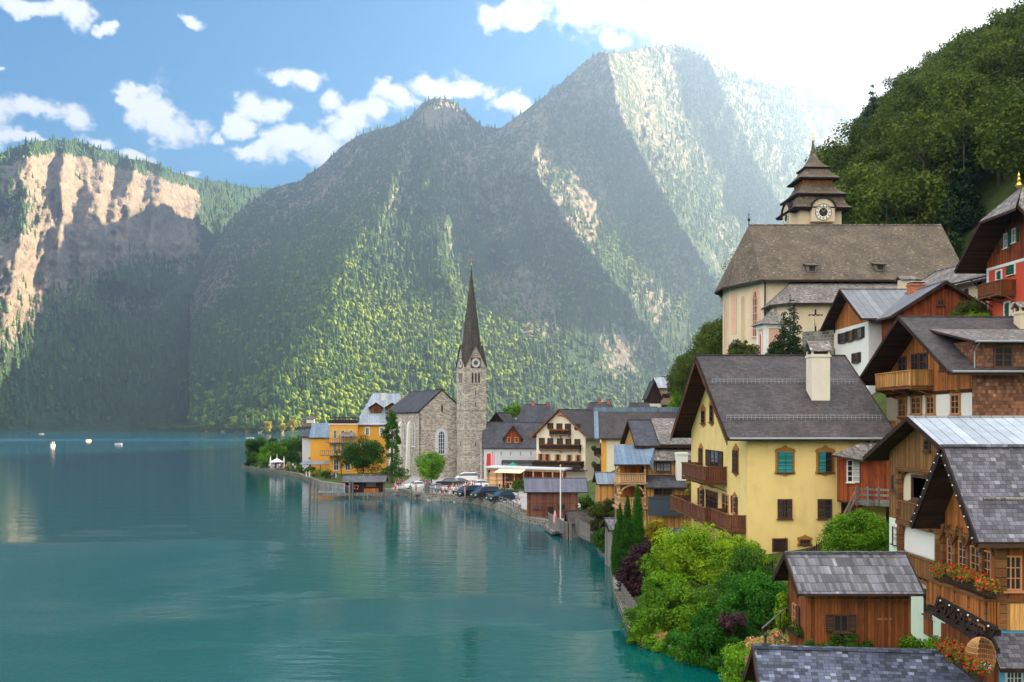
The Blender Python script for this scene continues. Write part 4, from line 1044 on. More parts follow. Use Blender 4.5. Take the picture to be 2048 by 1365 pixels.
# ---- chalet: white ground floor, wooden gable, shingled flank
G = House('wooden_gable_chalet', 'large chalet with white ground floor, dark wooden gable and bright orange balcony', (32.2, 70, 8.0), 2.0, 20, 14.6, 10.0)
G.walls(M['plaster_white'], M['wood_orange'], 8.3, 4.1, fupper=M['wall_shingle'], flow=M['wall_shingle'])
G.roof(M['roof_umber'], 4.1, 1.0, 2.1, 0.5, oeb=1.2)
for q in ((1798, 797, 1813, 834), (1823.5, 794, 1843, 829), (1854, 793, 1870, 829), (1903, 789, 1920, 829)): G.win('l', q, 2, 3, 'frame_orange', 'glass', .09, None, None, 'ornament', .15)
for q in ((1797, 713, 1814, 744), (1823, 707, 1838, 742), (1840, 705, 1856, 741), (1881, 714, 1896, 741)): G.win('l', q, 2, 2, 'frame_brown', 'glass', .12)
G.balcony('l', 5.9, 12.7, 8.75, 1.75, 1.2, 'wood_fresh', 'wood_fresh', 'wood_beam', .22, .012, 4, 3)
G.balcony('l', 9.6, 14.4, 5.0, 1.4, 1.1, 'wood_fresh', 'wood_fresh', 'wood_beam', .26, .1, 3, 2, carved=True)
mb = MB(); mb.box(-.05, -.05, 8.1, .0, 14.65, 8.36); mb.build('sill_beam', M['wood_dark'], G.o)
dm = House('dormer', None, G.glob((.15, -.35, 9.4)), 2.0, 19, 6, 2.35, parent=G)
dm.walls(M['wall_shingle'], deep=0.0)
mb = MB(); z = 2.42
dm.slab(mb, [(-.5, -.75, z-.2), (19.4, -.75, z-.2), (19.4, 6.2, z+1.32), (-.9, 6.2, z+1.32)], .16); mb.build('roof', [M['roof_grey'], M['wood_soffit']], dm.o)
dm.win('f', (1986.5, 693.5, 2025, 736), 2, 3, 'frame_brown', 'glass', .12, parent=dm.o)
mb = MB(); mb.tube((-.5, -.85, z-.25), (19, -.85, z-.25), .08); mb.tube((-.2, -.85, z-.3), (-.2, -.12, z-.9), .05); mb.tube((-.2, -.12, z-.9), (-.2, -.12, z-2.5), .05); mb.build('downpipe', M['zinc'], dm.o)
mb = MB(); mb.tube((-1.9, -1.08, 9.5), (20, -1.08, 9.5), .09); mb.build('gutter', M['zinc'], G.o)
c = G.loc(at(2044, 655, 76.0)); G.chimney((c.x, c.y, c.z), .8, .9, 1.2, M['plaster_cream'], 'gable', M['roof_grey'])

# ---- metal roofed house
K = House('metal_roofed_house', 'house with pale sheet metal roof, tan boarded gable and mint green base', (23.5, 51.5, 3.4), 0, 16, 10.8, 8.9)
K.walls(M['plaster_mint'], M['wood_tan'], 4.7, 1.95, deep=5)
K.roof(M['metal_pale'], 1.95, 1.2, 1.0, .4, oeb=1.7, th=.2)
K.win('l', (1850, 878, 1862, 903), 1, 2, 'frame_brown', 'glass', .1); K.win('l', (1785, 950, 1795.5, 982), 1, 2, 'frame_brown', 'glass', .09)
K.win('l', (1786.5, 1054, 1796.5, 1089), 1, 3, 'frame_brown', 'glass', .08, 'half', 'shutter_white', 'frame_white', .18)
pt = K.pt('l'); mb = MB()
a0, a1, b0, b1 = K.rect('l', 1808, 946, 1868, 1006); mb.pbox(pt, a0, a1, b0, b1, 0, .03, 0)
a0b, a1b, b0b, b1b = K.rect('l', 1810, 1052, 1882, 1112); mb.pbox(pt, a0b, a1b, b0b, b1b, 0, .035, 1); mb.build('loggia_wall', [M['plaster_cream'], M['plaster_white']], K.o)
K.win('l', (1826, 951, 1859, 1003), 1, 1, 'frame_brown', 'glass', .16, curtain=True, depth=.14)
mb = MB()
for (A0, A1, top, bot) in ((a0-.3, a1, b1, b0), (a0b-.3, a1b, b1b, b0b)):
    mb.pbox(pt, A0, A1+.3, top, top+.22, 0, .38); mb.pbox(pt, A1, A1+.28, bot-1.3, top, 0, .38); mb.pbox(pt, A0, A0+.25, bot-1.3, top, 0, .38); mb.pbox(pt, A0, A1+.3, bot-1.45, bot-1.25, 0, .42)
    for k in range(6):      # curved brackets in the upper corners
        r = .75; th0, th1 = k*math.pi/12, (k+1)*math.pi/12
        for (cx, sg) in ((A1, -1), (A0+.25, 1)):
            p0, p1 = (cx+sg*r*(1-math.cos(th0)), top-r+r*math.sin(th0)), (cx+sg*r*(1-math.cos(th1)), top-r+r*math.sin(th1)); mb.bar(pt(*p0, .2), pt(*p1, .2), .14, .16)
mb.build('loggia_frame', M['wood_beam'], K.o)
K.balcony('l', a0-.1, a1, b0-1.25, .34, 1.2, 'wood_tan', 'wood_beam', 'wood_beam', .14, .025, 3, 0); K.balcony('l', a0b-.1, a1b, b0b-1.25, .36, 1.2, 'wood_tan', 'wood_beam', 'wood_beam', .14, .025, 4, 0)
K.win('l', (1850, 1180, 1866, 1231), 1, 2, 'frame_brown', 'glass', .12, None, None, 'frame_white', .3, curtain=False)
for q in ((1849, 1236, 1866, 1272), (1884, 1250, 1905, 1290)): mb = MB(); u0, u1, v0, v1 = K.rect('l', *q); mb.pbox(pt, u0, u1, v0, v1, 0, .06); mb.build('wall_panel', M['wood_brown'], K.o)
mb = MB()
for i in range(9):
    x = 1.0+i*1.7; mb.bar((x, -.9, 8.9-.3), (x, -.9, 8.9-.02), .03)
mb.tube((-.8, -.9, 8.9-.08), (16, -.9, 8.9-.08), .03); mb.build('snow_guard', M['iron'], K.o)

# ---- house with glazed veranda at the right edge
V = House('veranda_house', 'dark timber house with glazed veranda, red geraniums and slate gable roof', (16.07, 33.0, 5.0), 0, 10, 4.1, 5.8)
V.walls(M['wood_brown'], M['wood_orange'], 4.9, 2.3, fupper=M['wood_brown'], flow=M['plaster_blue'], deep=3.5)
V.roof(M['roof_slate'], 2.3, .65, 1.0, .4, oeb=.6, th=.2, barge=M['wood_black'])
for q in ((1897.5, 1078, 1912.4, 1137), (1919.8, 1083, 1936, 1146), (1944, 1093, 1963, 1163), (1970, 1102, 1985, 1176)): V.win('l', q, 2, 4, 'frame_orange', 'glass', .045, depth=.07, sill=False)
V.win('f', (2007, 1111, 2042, 1181), 3, 3, 'frame_orange', 'glass', .06, depth=.08)
V.win('f', (2010, 1315, 2044, 1372), 4, 4, 'frame_white', 'glass_blue', .05, depth=.07)
pt = V.pt('l'); mb = MB()
for yy in (-.06, 1.0, 2.05, 3.1, 4.1): mb.pbox(pt, yy-.09, yy+.09, 2.3, 5.0, 0, .14)
for zz in (3.1, 4.95): mb.pbox(pt, -.1, 4.15, zz, zz+.14, 0, .15)
for i in range(4):
    y0 = .05+i*1.05
    for (a, b) in (((y0, 4.6), (y0+.5, 5.3)), ((y0+1.0, 4.6), (y0+.5, 5.3))): mb.bar(pt(*a, .16), pt(*b, .16), .08, .1)
mb.pbox(V.pt('f'), -.02, .2, 2.2, 5.7, 0, .14); mb.pbox(V.pt('f'), .2, 10, 3.05, 3.2, 0, .12); mb.pbox(V.pt('f'), 1.25, 1.4, 3.2, 5.6, 0, .1)
mb.build('timber_frame', M['wood_beam'], V.o)
mb = MB(); mb.pbox(V.pt('f'), .2, 10, 2.15, 3.05, .0, .09); mb.build('wall_panel', M['wood_fresh'], V.o); mb = MB(); mb.pbox(V.pt('f'), .2, 10, 3.2, 4.9, 0, .02); mb.build('upper_panel', M['wood_brown'], V.o)
mb = MB()
for i in range(26): mb.box(-.02, -.3+i*.18, 4.78 if i % 2 else 4.86, -.06, -.3+i*.18+.15, 5.2)
mb.build('cladding_skirt', M['wood_orange'], V.o)
V.balcony('l', -.15, 4.5, 2.15, .55, 1.0, 'wood_orange', 'wood_beam', 'wood_black', .11, .02, 5, 0)
mb = MB()                                               # carved lattice frieze below the balcony
A0, A1, B0, B1 = V.loc(at(1877, 1197, 36.3)), V.loc(at(1993, 1258, 32.2)), V.loc(at(1868, 1226, 36.5)), V.loc(at(1996, 1302, 32.2))
mb.bar(A0, A1, .12, .14); mb.bar(B0, B1, .14, .16)
n = 6
for i in range(n):
    for (p, q) in ((A0.lerp(A1, i/n), B0.lerp(B1, (i+1)/n)), (B0.lerp(B1, i/n), A0.lerp(A1, (i+1)/n))): mb.bar(p, q, .07, .09)
    mb.bar(A0.lerp(A1, i/n), B0.lerp(B1, i/n), .08, .1)
    mb.ball(A0.lerp(A1, (i+.5)/n)+Vector((-.09, 0, .0)), .035, 6, 1)
mb.build('lattice_frieze', [M['wood_black'], M['paint_white']], V.o)
mb = MB(); V.slab(mb, [(-.5, -1.1, 1.15), (10, -1.1, 1.15), (10, -.05, 2.05), (-.4, -.05, 2.05)], .14); mb.build('porch_roof', [M['roof_slate'], M['wood_black']], V.o)
mb = MB(); zz = 5.86-.3*1.12; mb.tube((-.4, .25, 6.45), (10, .25, 6.45), .06); mb.build('snow_guard', M['wood_grey'], V.o)
mb = MB()                                               # knobs along the black verge boards
for k in range(9):
    for (y0, sg) in ((-.6, 1), (4.65, -1)):
        yy = y0+sg*(k+.5)*.29; z = 5.86+2.3-(2.3/2.05)*abs(yy-2.05); mb.ball((-1.1, yy, z-.12), .026, 6)
mb.build('verge_stud', M['paint_white'], V.o)
def flower_box(name, label, p0, p1, n, seed, mat='flowers', sz=.14, drop=.35, group=None):
    p0, p1 = Vector(p0), Vector(p1); d = p1-p0; t_ = thing(name, label, 'flower box', p0, 0, group)
    mb = MB(); mb.bar((0, 0, 0), d, .24, .2); mb.build('planter', M['wood_dark'], t_)
    g = random.Random(seed); cl = []
    for k in range(max(3, int(d.length/.28))):
        q = d*(k+.5)/max(3, int(d.length/.28)); cl.append(((q.x+g.uniform(-.1, .1), q.y+g.uniform(-.1, .1), q.z+.22+g.uniform(-.12, .15)), (.26, .26, .22+drop*.2), 1))
    link('flowers', leaf_mesh('flowers', cl, n, sz, M[mat], seed), t_)
    return t_
flower_box('flower_box', 'long box of red geraniums along the veranda balcony rail', at(1874, 1147, 37.0), at(1992, 1190, 32.4), 2600, 3, sz=.10)
flower_box('flower_box', 'lower box of red and orange flowers beside the egg chair terrace', at(1884, 1300, 34.5), at(1965, 1362, 30.8), 2600, 4, sz=.10)
# terrace with hanging chair
mb = MB(); mb.box(13.2, 29, 4.0, 16.0, 37.5, 5.0); tr_ = mb.build('terrace', M['wood_grey']); tag(tr_, 'wooden terrace deck below the veranda house with an egg chair', 'terrace')
ec = thing('egg_chair', 'open wicker egg chair with grey cushion on the terrace', 'chair', at(1962, 1352, 32.2), -1.15)
mb = MB()
for i in range(34):
    a0 = math.pi*(.36+1.28*i/33)
    pr = [(.48*math.sin(math.pi*k/10), .62-.62*math.cos(math.pi*k/10)) for k in range(11)]
    for (r0, z0), (r1, z1) in zip(pr[:-1], pr[1:]): mb.tube((r0*math.cos(a0), r0*math.sin(a0), z0), (r1*math.cos(a0), r1*math.sin(a0), z1), .012, n=4, caps=False)
for z in (.12, .3, .46, .62, .78, .95, 1.1):
    r = .48*math.sin(math.acos(max(-1, min(1, (.62-z)/.62))))
    for i in range(16): a0, a1 = math.pi*(.32+1.36*i/16), math.pi*(.32+1.36*(i+1)/16); mb.tube((r*math.cos(a0), r*math.sin(a0), z), (r*math.cos(a1), r*math.sin(a1), z), .016, n=4, caps=False)
mb.build('basket', M['wicker'], ec)
mb = MB(); mb.ball((0, 0, .26), .36, 10, 0, .55); mb.build('cushion', M['plaster_grey'], ec, True)
mb = MB(); mb.tube((0, 0, -.35), (0, 0, .03), .03); mb.lathe((0, 0, -.36), [(.4, 0), (.4, .03), (0, .05)], 14); mb.build('stand', M['iron'], ec)

# ---- brown shed and the slate roofed boat shed in front of it
S = House('brown_shed', 'brown boarded shed with weathered grey board roof beside the garden', (14.2, 48, 2.4), 0, 4.95, 3.4, 3.85, 'shed')
S.walls(M['wood_brown'], rise=1.2); S.roof(M['roof_board'], 1.2, .62, .62, .38, th=.12)
S.win('f', (1666, 1229, 1696, 1264), 2, 1, 'frame_brown', 'glass', .06, 'open', 'shutter_brown'); S.win('l', (1587, 1208, 1596, 1250), 2, 3, 'frame_orange', 'glass', .07, 'open', 'frame_brown')
mb = MB(); mb.box(-.03, -.035, 3.05, 4.95, 0, 3.11); mb.box(-.035, 0, 3.05, 0, 3.4, 3.11); mb.build('rail_moulding', M['wood_tan'], S.o)
pt = S.pt('f'); mb = MB(); g = random.Random(5); s0, s1, t0, t1 = S.rect('f', 1755, 1236, 1785, 1240)
for k in range(13):
    if k in (5, 9): continue
    a = s0+(s1-s0)*k/13; mb.pbox(pt, a, a+.02, t0, t1, 0, .012)
    if k % 2: mb.pbox(pt, a+.02, a+.035, t1-.02, t1, 0, .012)
mb.build('lettering', M['wood_pale'], S.o)
flower_box('flower_box', 'wooden flower box under the side window of the brown shed', S.glob((-.2, .6, 1.2)), S.glob((-.2, 2.6, 1.2)), 300, 9, 'leaf_mid', .12)
flower_box('flower_box', 'dark flower box under the front window of the brown shed', S.glob((1.0, -.2, .95)), S.glob((2.3, -.2, .95)), 500, 10, 'leaf_mid', .12)
B = House('boat_shed', 'boat shed with blue grey slate roof at the very front', (9.0, 33.5, 1.5), -7, 15, 4.9, 2.85, 'shed')
B.walls(M['wood_brown'], rise=1.5); B.roof(M['roof_blueslate'], 1.5, .6, .6, .4, th=.14)
mb = MB(); q = B.loc(at(1531, 1294, 36.0)); mb.tube(q-Vector((0, 0, .3)), q+Vector((0, 0, .42)), .045); mb.ball(q+Vector((0, 0, .42)), .085, 8); mb.lathe(q, [(.13, -.1), (.13, .1), (.05, .16)], 10); mb.build('roof_finial', M['iron'], B.o)

# ---- house with folded grey metal roof
H = House('grey_metal_roof_house', 'white and brown house with grey metal roof and orange brick chimney', (35.65, 100, 16.5), 1.0, 13, 9.7, 8.5)
H.walls(M['plaster_white'], M['wood_orange'], 7.6, 2.9, fupper=M['wood_red'], flow=M['plaster_grey']); H.roof(M['metal_grey'], 2.9, 1.3, 1.2, .6, th=.2)
for q in ((1682, 666, 1692, 686), (1697.5, 661.5, 1706, 683), (1712.5, 656, 1724, 678), (1709, 706, 1718, 726)): H.win('l', q, 1, 2, 'frame_brown', 'glass', .1, 'open', 'shutter_dark')
wg = House('wing', None, at(1800, 660, 95.5), 1.0, 8.2, 12, 5.0, parent=H)
zb = 24.75-wg.O.z; wg.Hw = zb
wg.walls(M['wood_red'], rise=2.6, axis='y', deep=6); wg.roof(M['metal_grey'], 2.6, 1.1, .8, 0, th=.2, axis='y')
wg.win('f', (1874, 600, 1888, 612), 2, 2, 'frame_brown', 'glass', .12, parent=wg.o)
c = H.loc(at(1832, 590, 101.5)); H.chimney((c.x, c.y, c.z), 1.4, 1.2, 1.1, M['brick'], 'slab', M['plaster_grey'])

# ---- red house
RH = House('red_house', 'bright red house with wooden gable, half hipped shingle roof and green shutters', (44.5, 79, 22.3), 3.0, 14, 13.2, 6.6)
RH.walls(M['plaster_red'], M['wood_red'], 5.75, 5.25, fupper=M['wood_red']); RH.roof(M['roof_grey'], 5.25, 1.0, 2.5, .4, oeb=1.1, hh=(2.0, 2.3))
RH.win('l', (2008.5, 467, 2017, 497), 2, 2, 'frame_white', 'glass', .09, 'open', 'shutter_green'); RH.win('l', (2025, 457, 2034, 486), 2, 2, 'frame_white', 'glass', .09, 'open', 'shutter_green')
RH.win('l', (2015, 531, 2030, 550), 2, 2, 'frame_white', 'glass', .08, 'closed', 'shutter_green', 'frame_white', .14); RH.win('l', (1993, 543, 2003.5, 560), 2, 2, 'frame_white', 'glass', .08, 'half', 'shutter_green', 'frame_white', .14)
RH.win('l', (1995, 481, 1998.5, 505), 1, 2, 'frame_brown', 'glass', .07); RH.win('l', (2009, 606, 2020, 642), 1, 3, 'frame_white', 'glass', .1, 'half', 'shutter_green', 'frame_white', .12)
mb = MB(); pt = RH.pt('l'); mb.pbox(pt, -.02, 13.25, 5.6, 5.85, 0, .06); mb.pbox(pt, 12.9, 13.22, -.5, 5.6, 0, .05); mb.build('white_band', M['paint_white'], RH.o)
RH.balcony('l', 8.4, 12.4, 3.05, 1.35, 1.1, 'wood_brown', 'wood_beam', 'wood_beam', .16, .02, 4, 3)
mb = MB(); q = RH.loc(at(1991, 392, 84.8)); q.y = 6.6
mb.lathe((-.8, 6.6, 11.7), [(.12, 0), (.28, .25), (.2, .45), (.1, .55), (.17, .75), (.08, .95), (.13, 1.1), (.04, 1.3), (0, 1.5)], 10); mb.build('finial', M['gold'], RH.o)
ov = MB(); s0, s1, t0, t1 = RH.rect('l', 2024, 606, 2033, 631)
for i in range(14):
    a0, a1 = 2*math.pi*i/14, 2*math.pi*(i+1)/14; cy, cz, ry_, rz_ = (s0+s1)/2, (t0+t1)/2, (s1-s0)/2, (t1-t0)/2
    ov.bar(pt(cy+ry_*math.cos(a0), cz+rz_*math.sin(a0), .05), pt(cy+ry_*math.cos(a1), cz+rz_*math.sin(a1), .05), .12, .14)
ov.build('oval_window', M['paint_white'], RH.o)
# ---- low cream building under the red house
C = House('cream_outbuilding', 'low cream building with long sloping brown roof between church and red house', (45.6, 93.5, 21.0), 8, 8, 17, 7.1)
C.walls(M['plaster_cream'], rise=2.6, axis='y'); C.roof(M['roof_grey'], 2.6, .9, .5, .5, th=.18, axis='y')
mb = MB(); mb.tube((-1.0, -.3, 6.75), (-1.0, 17, 6.75), .09); mb.tube((-1.0, 3, 6.7), (-.08, 3, 5.9), .06); mb.tube((-.08, 3, 5.9), (-.08, 3, 2), .06); mb.build('gutter', M['iron'], C.o)
C.win('l', (1930, 578, 1937, 590), 2, 2, 'frame_brown'); C.win('l', (1956, 560, 1964, 575), 2, 2, 'frame_brown')
# ================================================================== churches
def segpt(P0, P1, flip=1):
    """wall coordinates on a vertical plane through two ground points (left to right as seen)"""
    P0, P1 = Vector((P0[0], P0[1], 0)), Vector((P1[0], P1[1], 0)); d = (P1-P0).normalized(); n = Vector((d.y, -d.x, 0))*flip
    f = lambda a, b, o: P0+d*a+n*o+Vector((0, 0, b))
    def hit(px, py):
        r = Vector(((px-CX)/F, 1, (HY-py)/F)); k = P0.dot(n)/r.dot(n); q = r*k
        return ((q-P0).dot(d), EYE+q.z)
    return f, hit, (P1-P0).length
def lancet(parent, pt, s0, s1, t0, t1, fw, frame, pane, nx=2, ny=5, surround=None, sw=.3, pointed=True, name='window', o0=0.0):
    """arched window: pane, frame following the arch, mullions"""
    w = s1-s0; c = (s0+s1)/2; n = 8
    ts = t1-(w*.85 if pointed else w*.5)
    def arch(h, e):
        out = []
        for i in range(n+1):
            u = -1+2*i/n
            y = (1-abs(u)**1.7)**.62 if pointed else math.sqrt(max(0, 1-u*u)); out.append((c+u*(w/2+e), ts+y*(h-ts+e)))
        return out
    def strip(mb, e0, e1, a, b, m):
        A, Bq = [(s0-e0, t0)]+arch(t1, e0)+[(s1+e0, t0)], [(s0-e1, t0)]+arch(t1, e1)+[(s1+e1, t0)]
        for i in range(len(A)-1): mb.hexa([pt(*A[i], b), pt(*A[i+1], b), pt(*A[i+1], a), pt(*A[i], a), pt(*Bq[i], b), pt(*Bq[i+1], b), pt(*Bq[i+1], a), pt(*Bq[i], a)], m)
    mb = MB(); strip(mb, -fw, 0, o0, o0+.12, 0)
    if surround: strip(mb, 0, sw, o0, o0+.07, 1)
    for i in range(1, nx): a = s0+w*i/nx; mb.pbox(pt, a-fw*.3, a+fw*.3, t0, ts+(t1-ts)*(.7 if nx > 1 else 1), o0, o0+.09)
    for j in range(1, ny): b = t0+(ts-t0)*j/(ny-1); mb.pbox(pt, s0, s1, b-fw*.25, b+fw*.25, o0, o0+.08)
    mb.pbox(pt, s0-.15, s1+.15, t0-.2, t0, o0, o0+.2)
    o = mb.build(name, [M[frame], M[surround] if surround else M[frame]], parent)
    pm = MB(); A = arch(t1, -.02); pm.face([pt(s0, t0, o0+.03), pt(s1, t0, o0+.03)]+[pt(a, b, o0+.03) for a, b in A[::-1]]); pm.build('pane', M[pane], o); return o
def clock(parent, pt, s, t_, r, ring, hub, square=False, o=.02):
    mb = MB(); n = 20
    P = lambda rr, k, oo: pt(s+rr*math.cos(2*math.pi*k/n), t_+rr*math.sin(2*math.pi*k/n), oo)
    if square: mb.pbox(pt, s-r*1.15, s+r*1.15, t_-r*1.15, t_+r*1.15, o-.02, o+.03, 2)
    for i in range(n):
        mb.face([P(.55*r, i, o+.05), P(r, i, o+.05), P(r, i+1, o+.05), P(.55*r, i+1, o+.05)], 0); mb.face([P(0, 0, o+.045), P(.56*r, i, o+.045), P(.56*r, i+1, o+.045)], 1); mb.face([P(r, i, o+.07), P(r*1.08, i, o+.07), P(r*1.08, i+1, o+.07), P(r, i+1, o+.07)], 2)
    cl = mb.build('clock', [M[ring], M[hub], M['frame_brown']], parent)
    q = MB()
    for k in range(12):
        a = math.pi*k/6; mk = lambda rr, da: pt(s+rr*math.cos(a+da), t_+rr*math.sin(a+da), o+.07); q.face([mk(.66*r, -.07), mk(.93*r, -.05), mk(.93*r, .05), mk(.66*r, .07)])
    q.build('numeral', M['black'], cl); q = MB()
    for a, ln in ((2.2, .5*r), (.9, .8*r)): q.bar(pt(s, t_, o+.09), pt(s+ln*math.cos(a), t_+ln*math.sin(a), o+.09), .12*r, .03)
    q.build('hand', M['gold'], cl)
def cross_finial(parent, c, s, name='finial'):
    mb = MB(); c = Vector(c); mb.ball(c, .3*s, 8); mb.bar(c, c+Vector((0, 0, 1.9*s)), .09*s); mb.bar(c+Vector((-.5*s, 0, 1.3*s)), c+Vector((.5*s, 0, 1.3*s)), .09*s); mb.build(name, M['gold'], parent)

E = House('lakeside_church', 'stone lakeside church with slender pointed spire and clock gables', (-22.4, 241.6, 1.3), 24, 11.6, 27, 15.5, 'church')
E.walls(M['ashlar'], rise=5.2, axis='y', flow=M['plaster_white']); E.roof(M['roof_dark'], 5.2, .35, .1, .2, axis='y', th=.3, hipr=3.0)
pt = E.pt('f'); a = E.rect('f', 875.5, 862, 890, 908); lancet(E.o, pt, a[0], a[1], a[2], a[3], .16, 'frame_white', 'glass_blue', 3, 6, 'plaster_grey', .7, False)
a = E.rect('f', 882.5, 811, 885.5, 824); E.win('f', None, 1, 1, 'frame_brown', 'glass', .08, local=a)
for z in (6.2,): mb = MB(); mb.pbox(pt, -.05, 11.6, z, z+.18, 0, .09); mb.pbox(E.pt('l'), -.05, 27, z, z+.18, 0, .09); mb.build('string_course', M['ashlar'], E.o)
for x in (.12, 11.3): mb = MB(); mb.tube(pt(x, -.2, .12), pt(x, 15.3, .12), .1); mb.build('downpipe', M['iron'], E.o)
for yy in (4.2, 11.0, 18.0): lancet(E.o, E.pt('l'), yy-.9, yy+.9, 6.8, 12.6, .15, 'frame_white', 'glass_blue', 2, 5, None)
for yy in (7.5, 14.5, 21.5): mb = MB(); mb.hexa([(-1.1, yy-.5, -2), (0, yy-.5, -2), (0, yy+.5, -2), (-1.1, yy+.5, -2), (-.5, yy-.5, 12.2), (0, yy-.5, 13), (0, yy+.5, 13), (-.5, yy+.5, 12.2)]); mb.build('buttress', M['plaster_white'], E.o)
T = House('tower', None, (-11.2, 238.0, 1.3), 24, 5.5, 5.5, 25.9, parent=E)
T.walls(M['ashlar']); mb = MB(); c = Vector((2.75, 2.75, 0)); zt, zg, tip = 25.9, 31.3, 49.2
for f in 'flrb':
    q = T.pt(f); mb.face([q(0, zt, 0), q(5.5, zt, 0), q(2.75, zg-.15, 0)], 1)
    ap = q(2.75, zg, .12)                               # roof of each little gable runs back to the spire
    mb.face([q(-.15, zt-.1, .14), ap, (c.x, c.y, zg)], 0); mb.face([ap, q(5.65, zt-.1, .14), (c.x, c.y, zg)], 0)
    mb.bar(q(-.15, zt-.1, .16), ap, .2, .16, 0); mb.bar(q(5.65, zt-.1, .16), ap, .2, .16, 0)
n = 8; rr = 2.25
ring = lambda r_, z: [Vector((c.x+r_*math.cos(math.pi/8+i*math.pi/4), c.y+r_*math.sin(math.pi/8+i*math.pi/4), z)) for i in range(8)]
A0, A1 = ring(2.55, 29.2), ring(.10, tip)
for i in range(8): mb.face([A0[i], A0[(i+1) % 8], A1[(i+1) % 8], A1[i]], 0)
for k in range(4):                                      # corner flares between the gables
    cr = Vector((5.6 if k in (0, 3) else -.1, 5.6 if k in (0, 1) else -.1, zt-.1)); i0 = 2*k
    b0, b1 = A0[i0], A0[(i0+1) % 8]; up = c+Vector((0, 0, 34)); d = (cr-c).normalized(); hi = Vector((c.x, c.y, 0))+Vector((d.x, d.y, 0)).normalized()*1.95+Vector((0, 0, 33.2))
    mb.face([cr, b1+Vector((0, 0, .2)), hi]); mb.face([b0+Vector((0, 0, .2)), cr, hi])
mb.build('spire', [M['roof_spire'], M['ashlar']], T.o)
mb = MB(); q0 = Vector((c.x, c.y, tip-.3)); mb.tube(q0, q0+Vector((0, 0, 1.6)), .16, .1); mb.lathe(q0+Vector((0, 0, .25)), [(.1, 0), (.42, .12), (.1, .26)], 8); mb.build('mast', M['clock_blue'], T.o); cross_finial(T.o, q0+Vector((0, 0, 1.9)), .95)
for f in 'fl':
    q = T.pt(f); clock(T.o, q, 2.75, 26.9, 1.1, 'clock_white', 'clock_blue', True)
    for k in (-1, 0, 1): lancet(T.o, q, 2.75+k*.82-.27, 2.75+k*.82+.27, 22.1, 24.6, .06, 'ashlar', 'black', 1, 1, None, pointed=False)
    for z in (6.9, 16.4, 19.2): mb = MB(); mb.pbox(q, 2.65, 2.85, z, z+1.1, 0, .04); mb.build('slit_window', M['black'], T.o)
    for z in (5.2, 12.6, 15.6): mb = MB(); mb.pbox(q, -.06, 5.56, z, z+.16, 0, .08); mb.build('string_course', M['ashlar'], T.o)

# ---- parish church on the slope
PC = thing('parish_church', 'cream hillside church with huge brown shingle roof and tiered clock tower', 'church', (33, 131, 22))
lo = lambda x, y, z: (x-33, y-131, z-22)
A_, B_, C_, D_, E_, F_ = (58.6, 131), (33, 131), (30.0, 138.0), (30.0, 142.4), (33, 147.6), (58.6, 147.6)
mb = MB(); P = [A_, B_, C_, D_, E_, F_]
for p, q in zip(P, P[1:]+P[:1]): mb.face([lo(*p, 17), lo(*q, 17), lo(*q, 33.0), lo(*p, 33.0)])
mb.face([lo(58.6, 131, 33), lo(58.6, 147.6, 33), lo(58.8, 139.3, 41.2)]); mb.build('wall', M['plaster_cream'], PC)
class _R: pass
mb = MB(); e = [(59.4, 129.9), (32.4, 129.9), (28.9, 137.6), (28.9, 142.8), (32.4, 148.7), (59.4, 148.7)]; zE = 32.55; rl, rr_ = (33.0, 139.3, 41.5), (59.8, 139.3, 41.5)
S.slab(mb, [lo(*e[1], zE), lo(*e[0], zE), lo(*rr_), lo(*rl)], .25); S.slab(mb, [lo(*e[5], zE), lo(*e[4], zE), lo(*rl), lo(*rr_)], .25)
for i, j in ((2, 1), (3, 2), (4, 3)): S.slab(mb, [lo(*e[i], zE), lo(*e[j], zE), lo(*rl)], .25)
mb.build('roof', [M['roof_church'], M['wood_dark']], PC)
mb = MB(); mb.bar(lo(33, 139.3, 41.5), lo(59.8, 139.3, 41.5), .3, .14); mb.build('ridge', M['roof_grey'], PC)
mb = MB(); c = Vector(lo(33, 139.3, 41.4)); mb.tube(c, c+Vector((0, 0, 1.1)), .06); mb.ball(c+Vector((0, 0, .8)), .22, 8); mb.bar(c+Vector((0, 0, 1)), c+Vector((0, 0, 1.8)), .07); mb.bar(c+Vector((-.25, 0, 1.5)), c+Vector((.25, 0, 1.5)), .06); mb.build('finial', M['iron'], PC)
sp_, sh, ln = segpt(C_, B_); off = Vector((33, 131, 22)); spl = lambda a, b, o: sp_(a, b, o)-off
s0, t1 = sh(1503, 583); s1, t0 = sh(1517, 672); lancet(PC, spl, s0+.3, s1, t0, t1, .14, 'plaster_pink', 'glass', 3, 6, 'plaster_pink', .4)
mb = MB()
for (x0, x1, y0, y1) in ((1462, 1473, 588, 668),): s0, t1 = sh(x0, y0); s1, t0 = sh(x1, y1); mb.pbox(spl, s0, s1, t0, t1, 0, .05)
mb.build('fresco', M['plaster_pink'], PC)
sp2, sh2, ln2 = segpt(D_, C_); sp2l = lambda a, b, o: sp2(a, b, o)-off; lancet(PC, sp2l, 1.4, 3.0, 23.5, 31.0, .14, 'plaster_pink', 'plaster_pink', 1, 1, 'plaster_cream', .3)
for px_ in (1485,): s0, t1 = sh(px_, 600); mb = MB(); mb.pbox(spl, s0-.35, s0+.35, 20, 31, 0, .5); mb.build('buttress', M['plaster_cream'], PC)
mb = MB(); mb.tube(lo(33.1, 130.8, 32.4), lo(33.1, 130.8, 26), .1); mb.build('downpipe', M['iron'], PC)
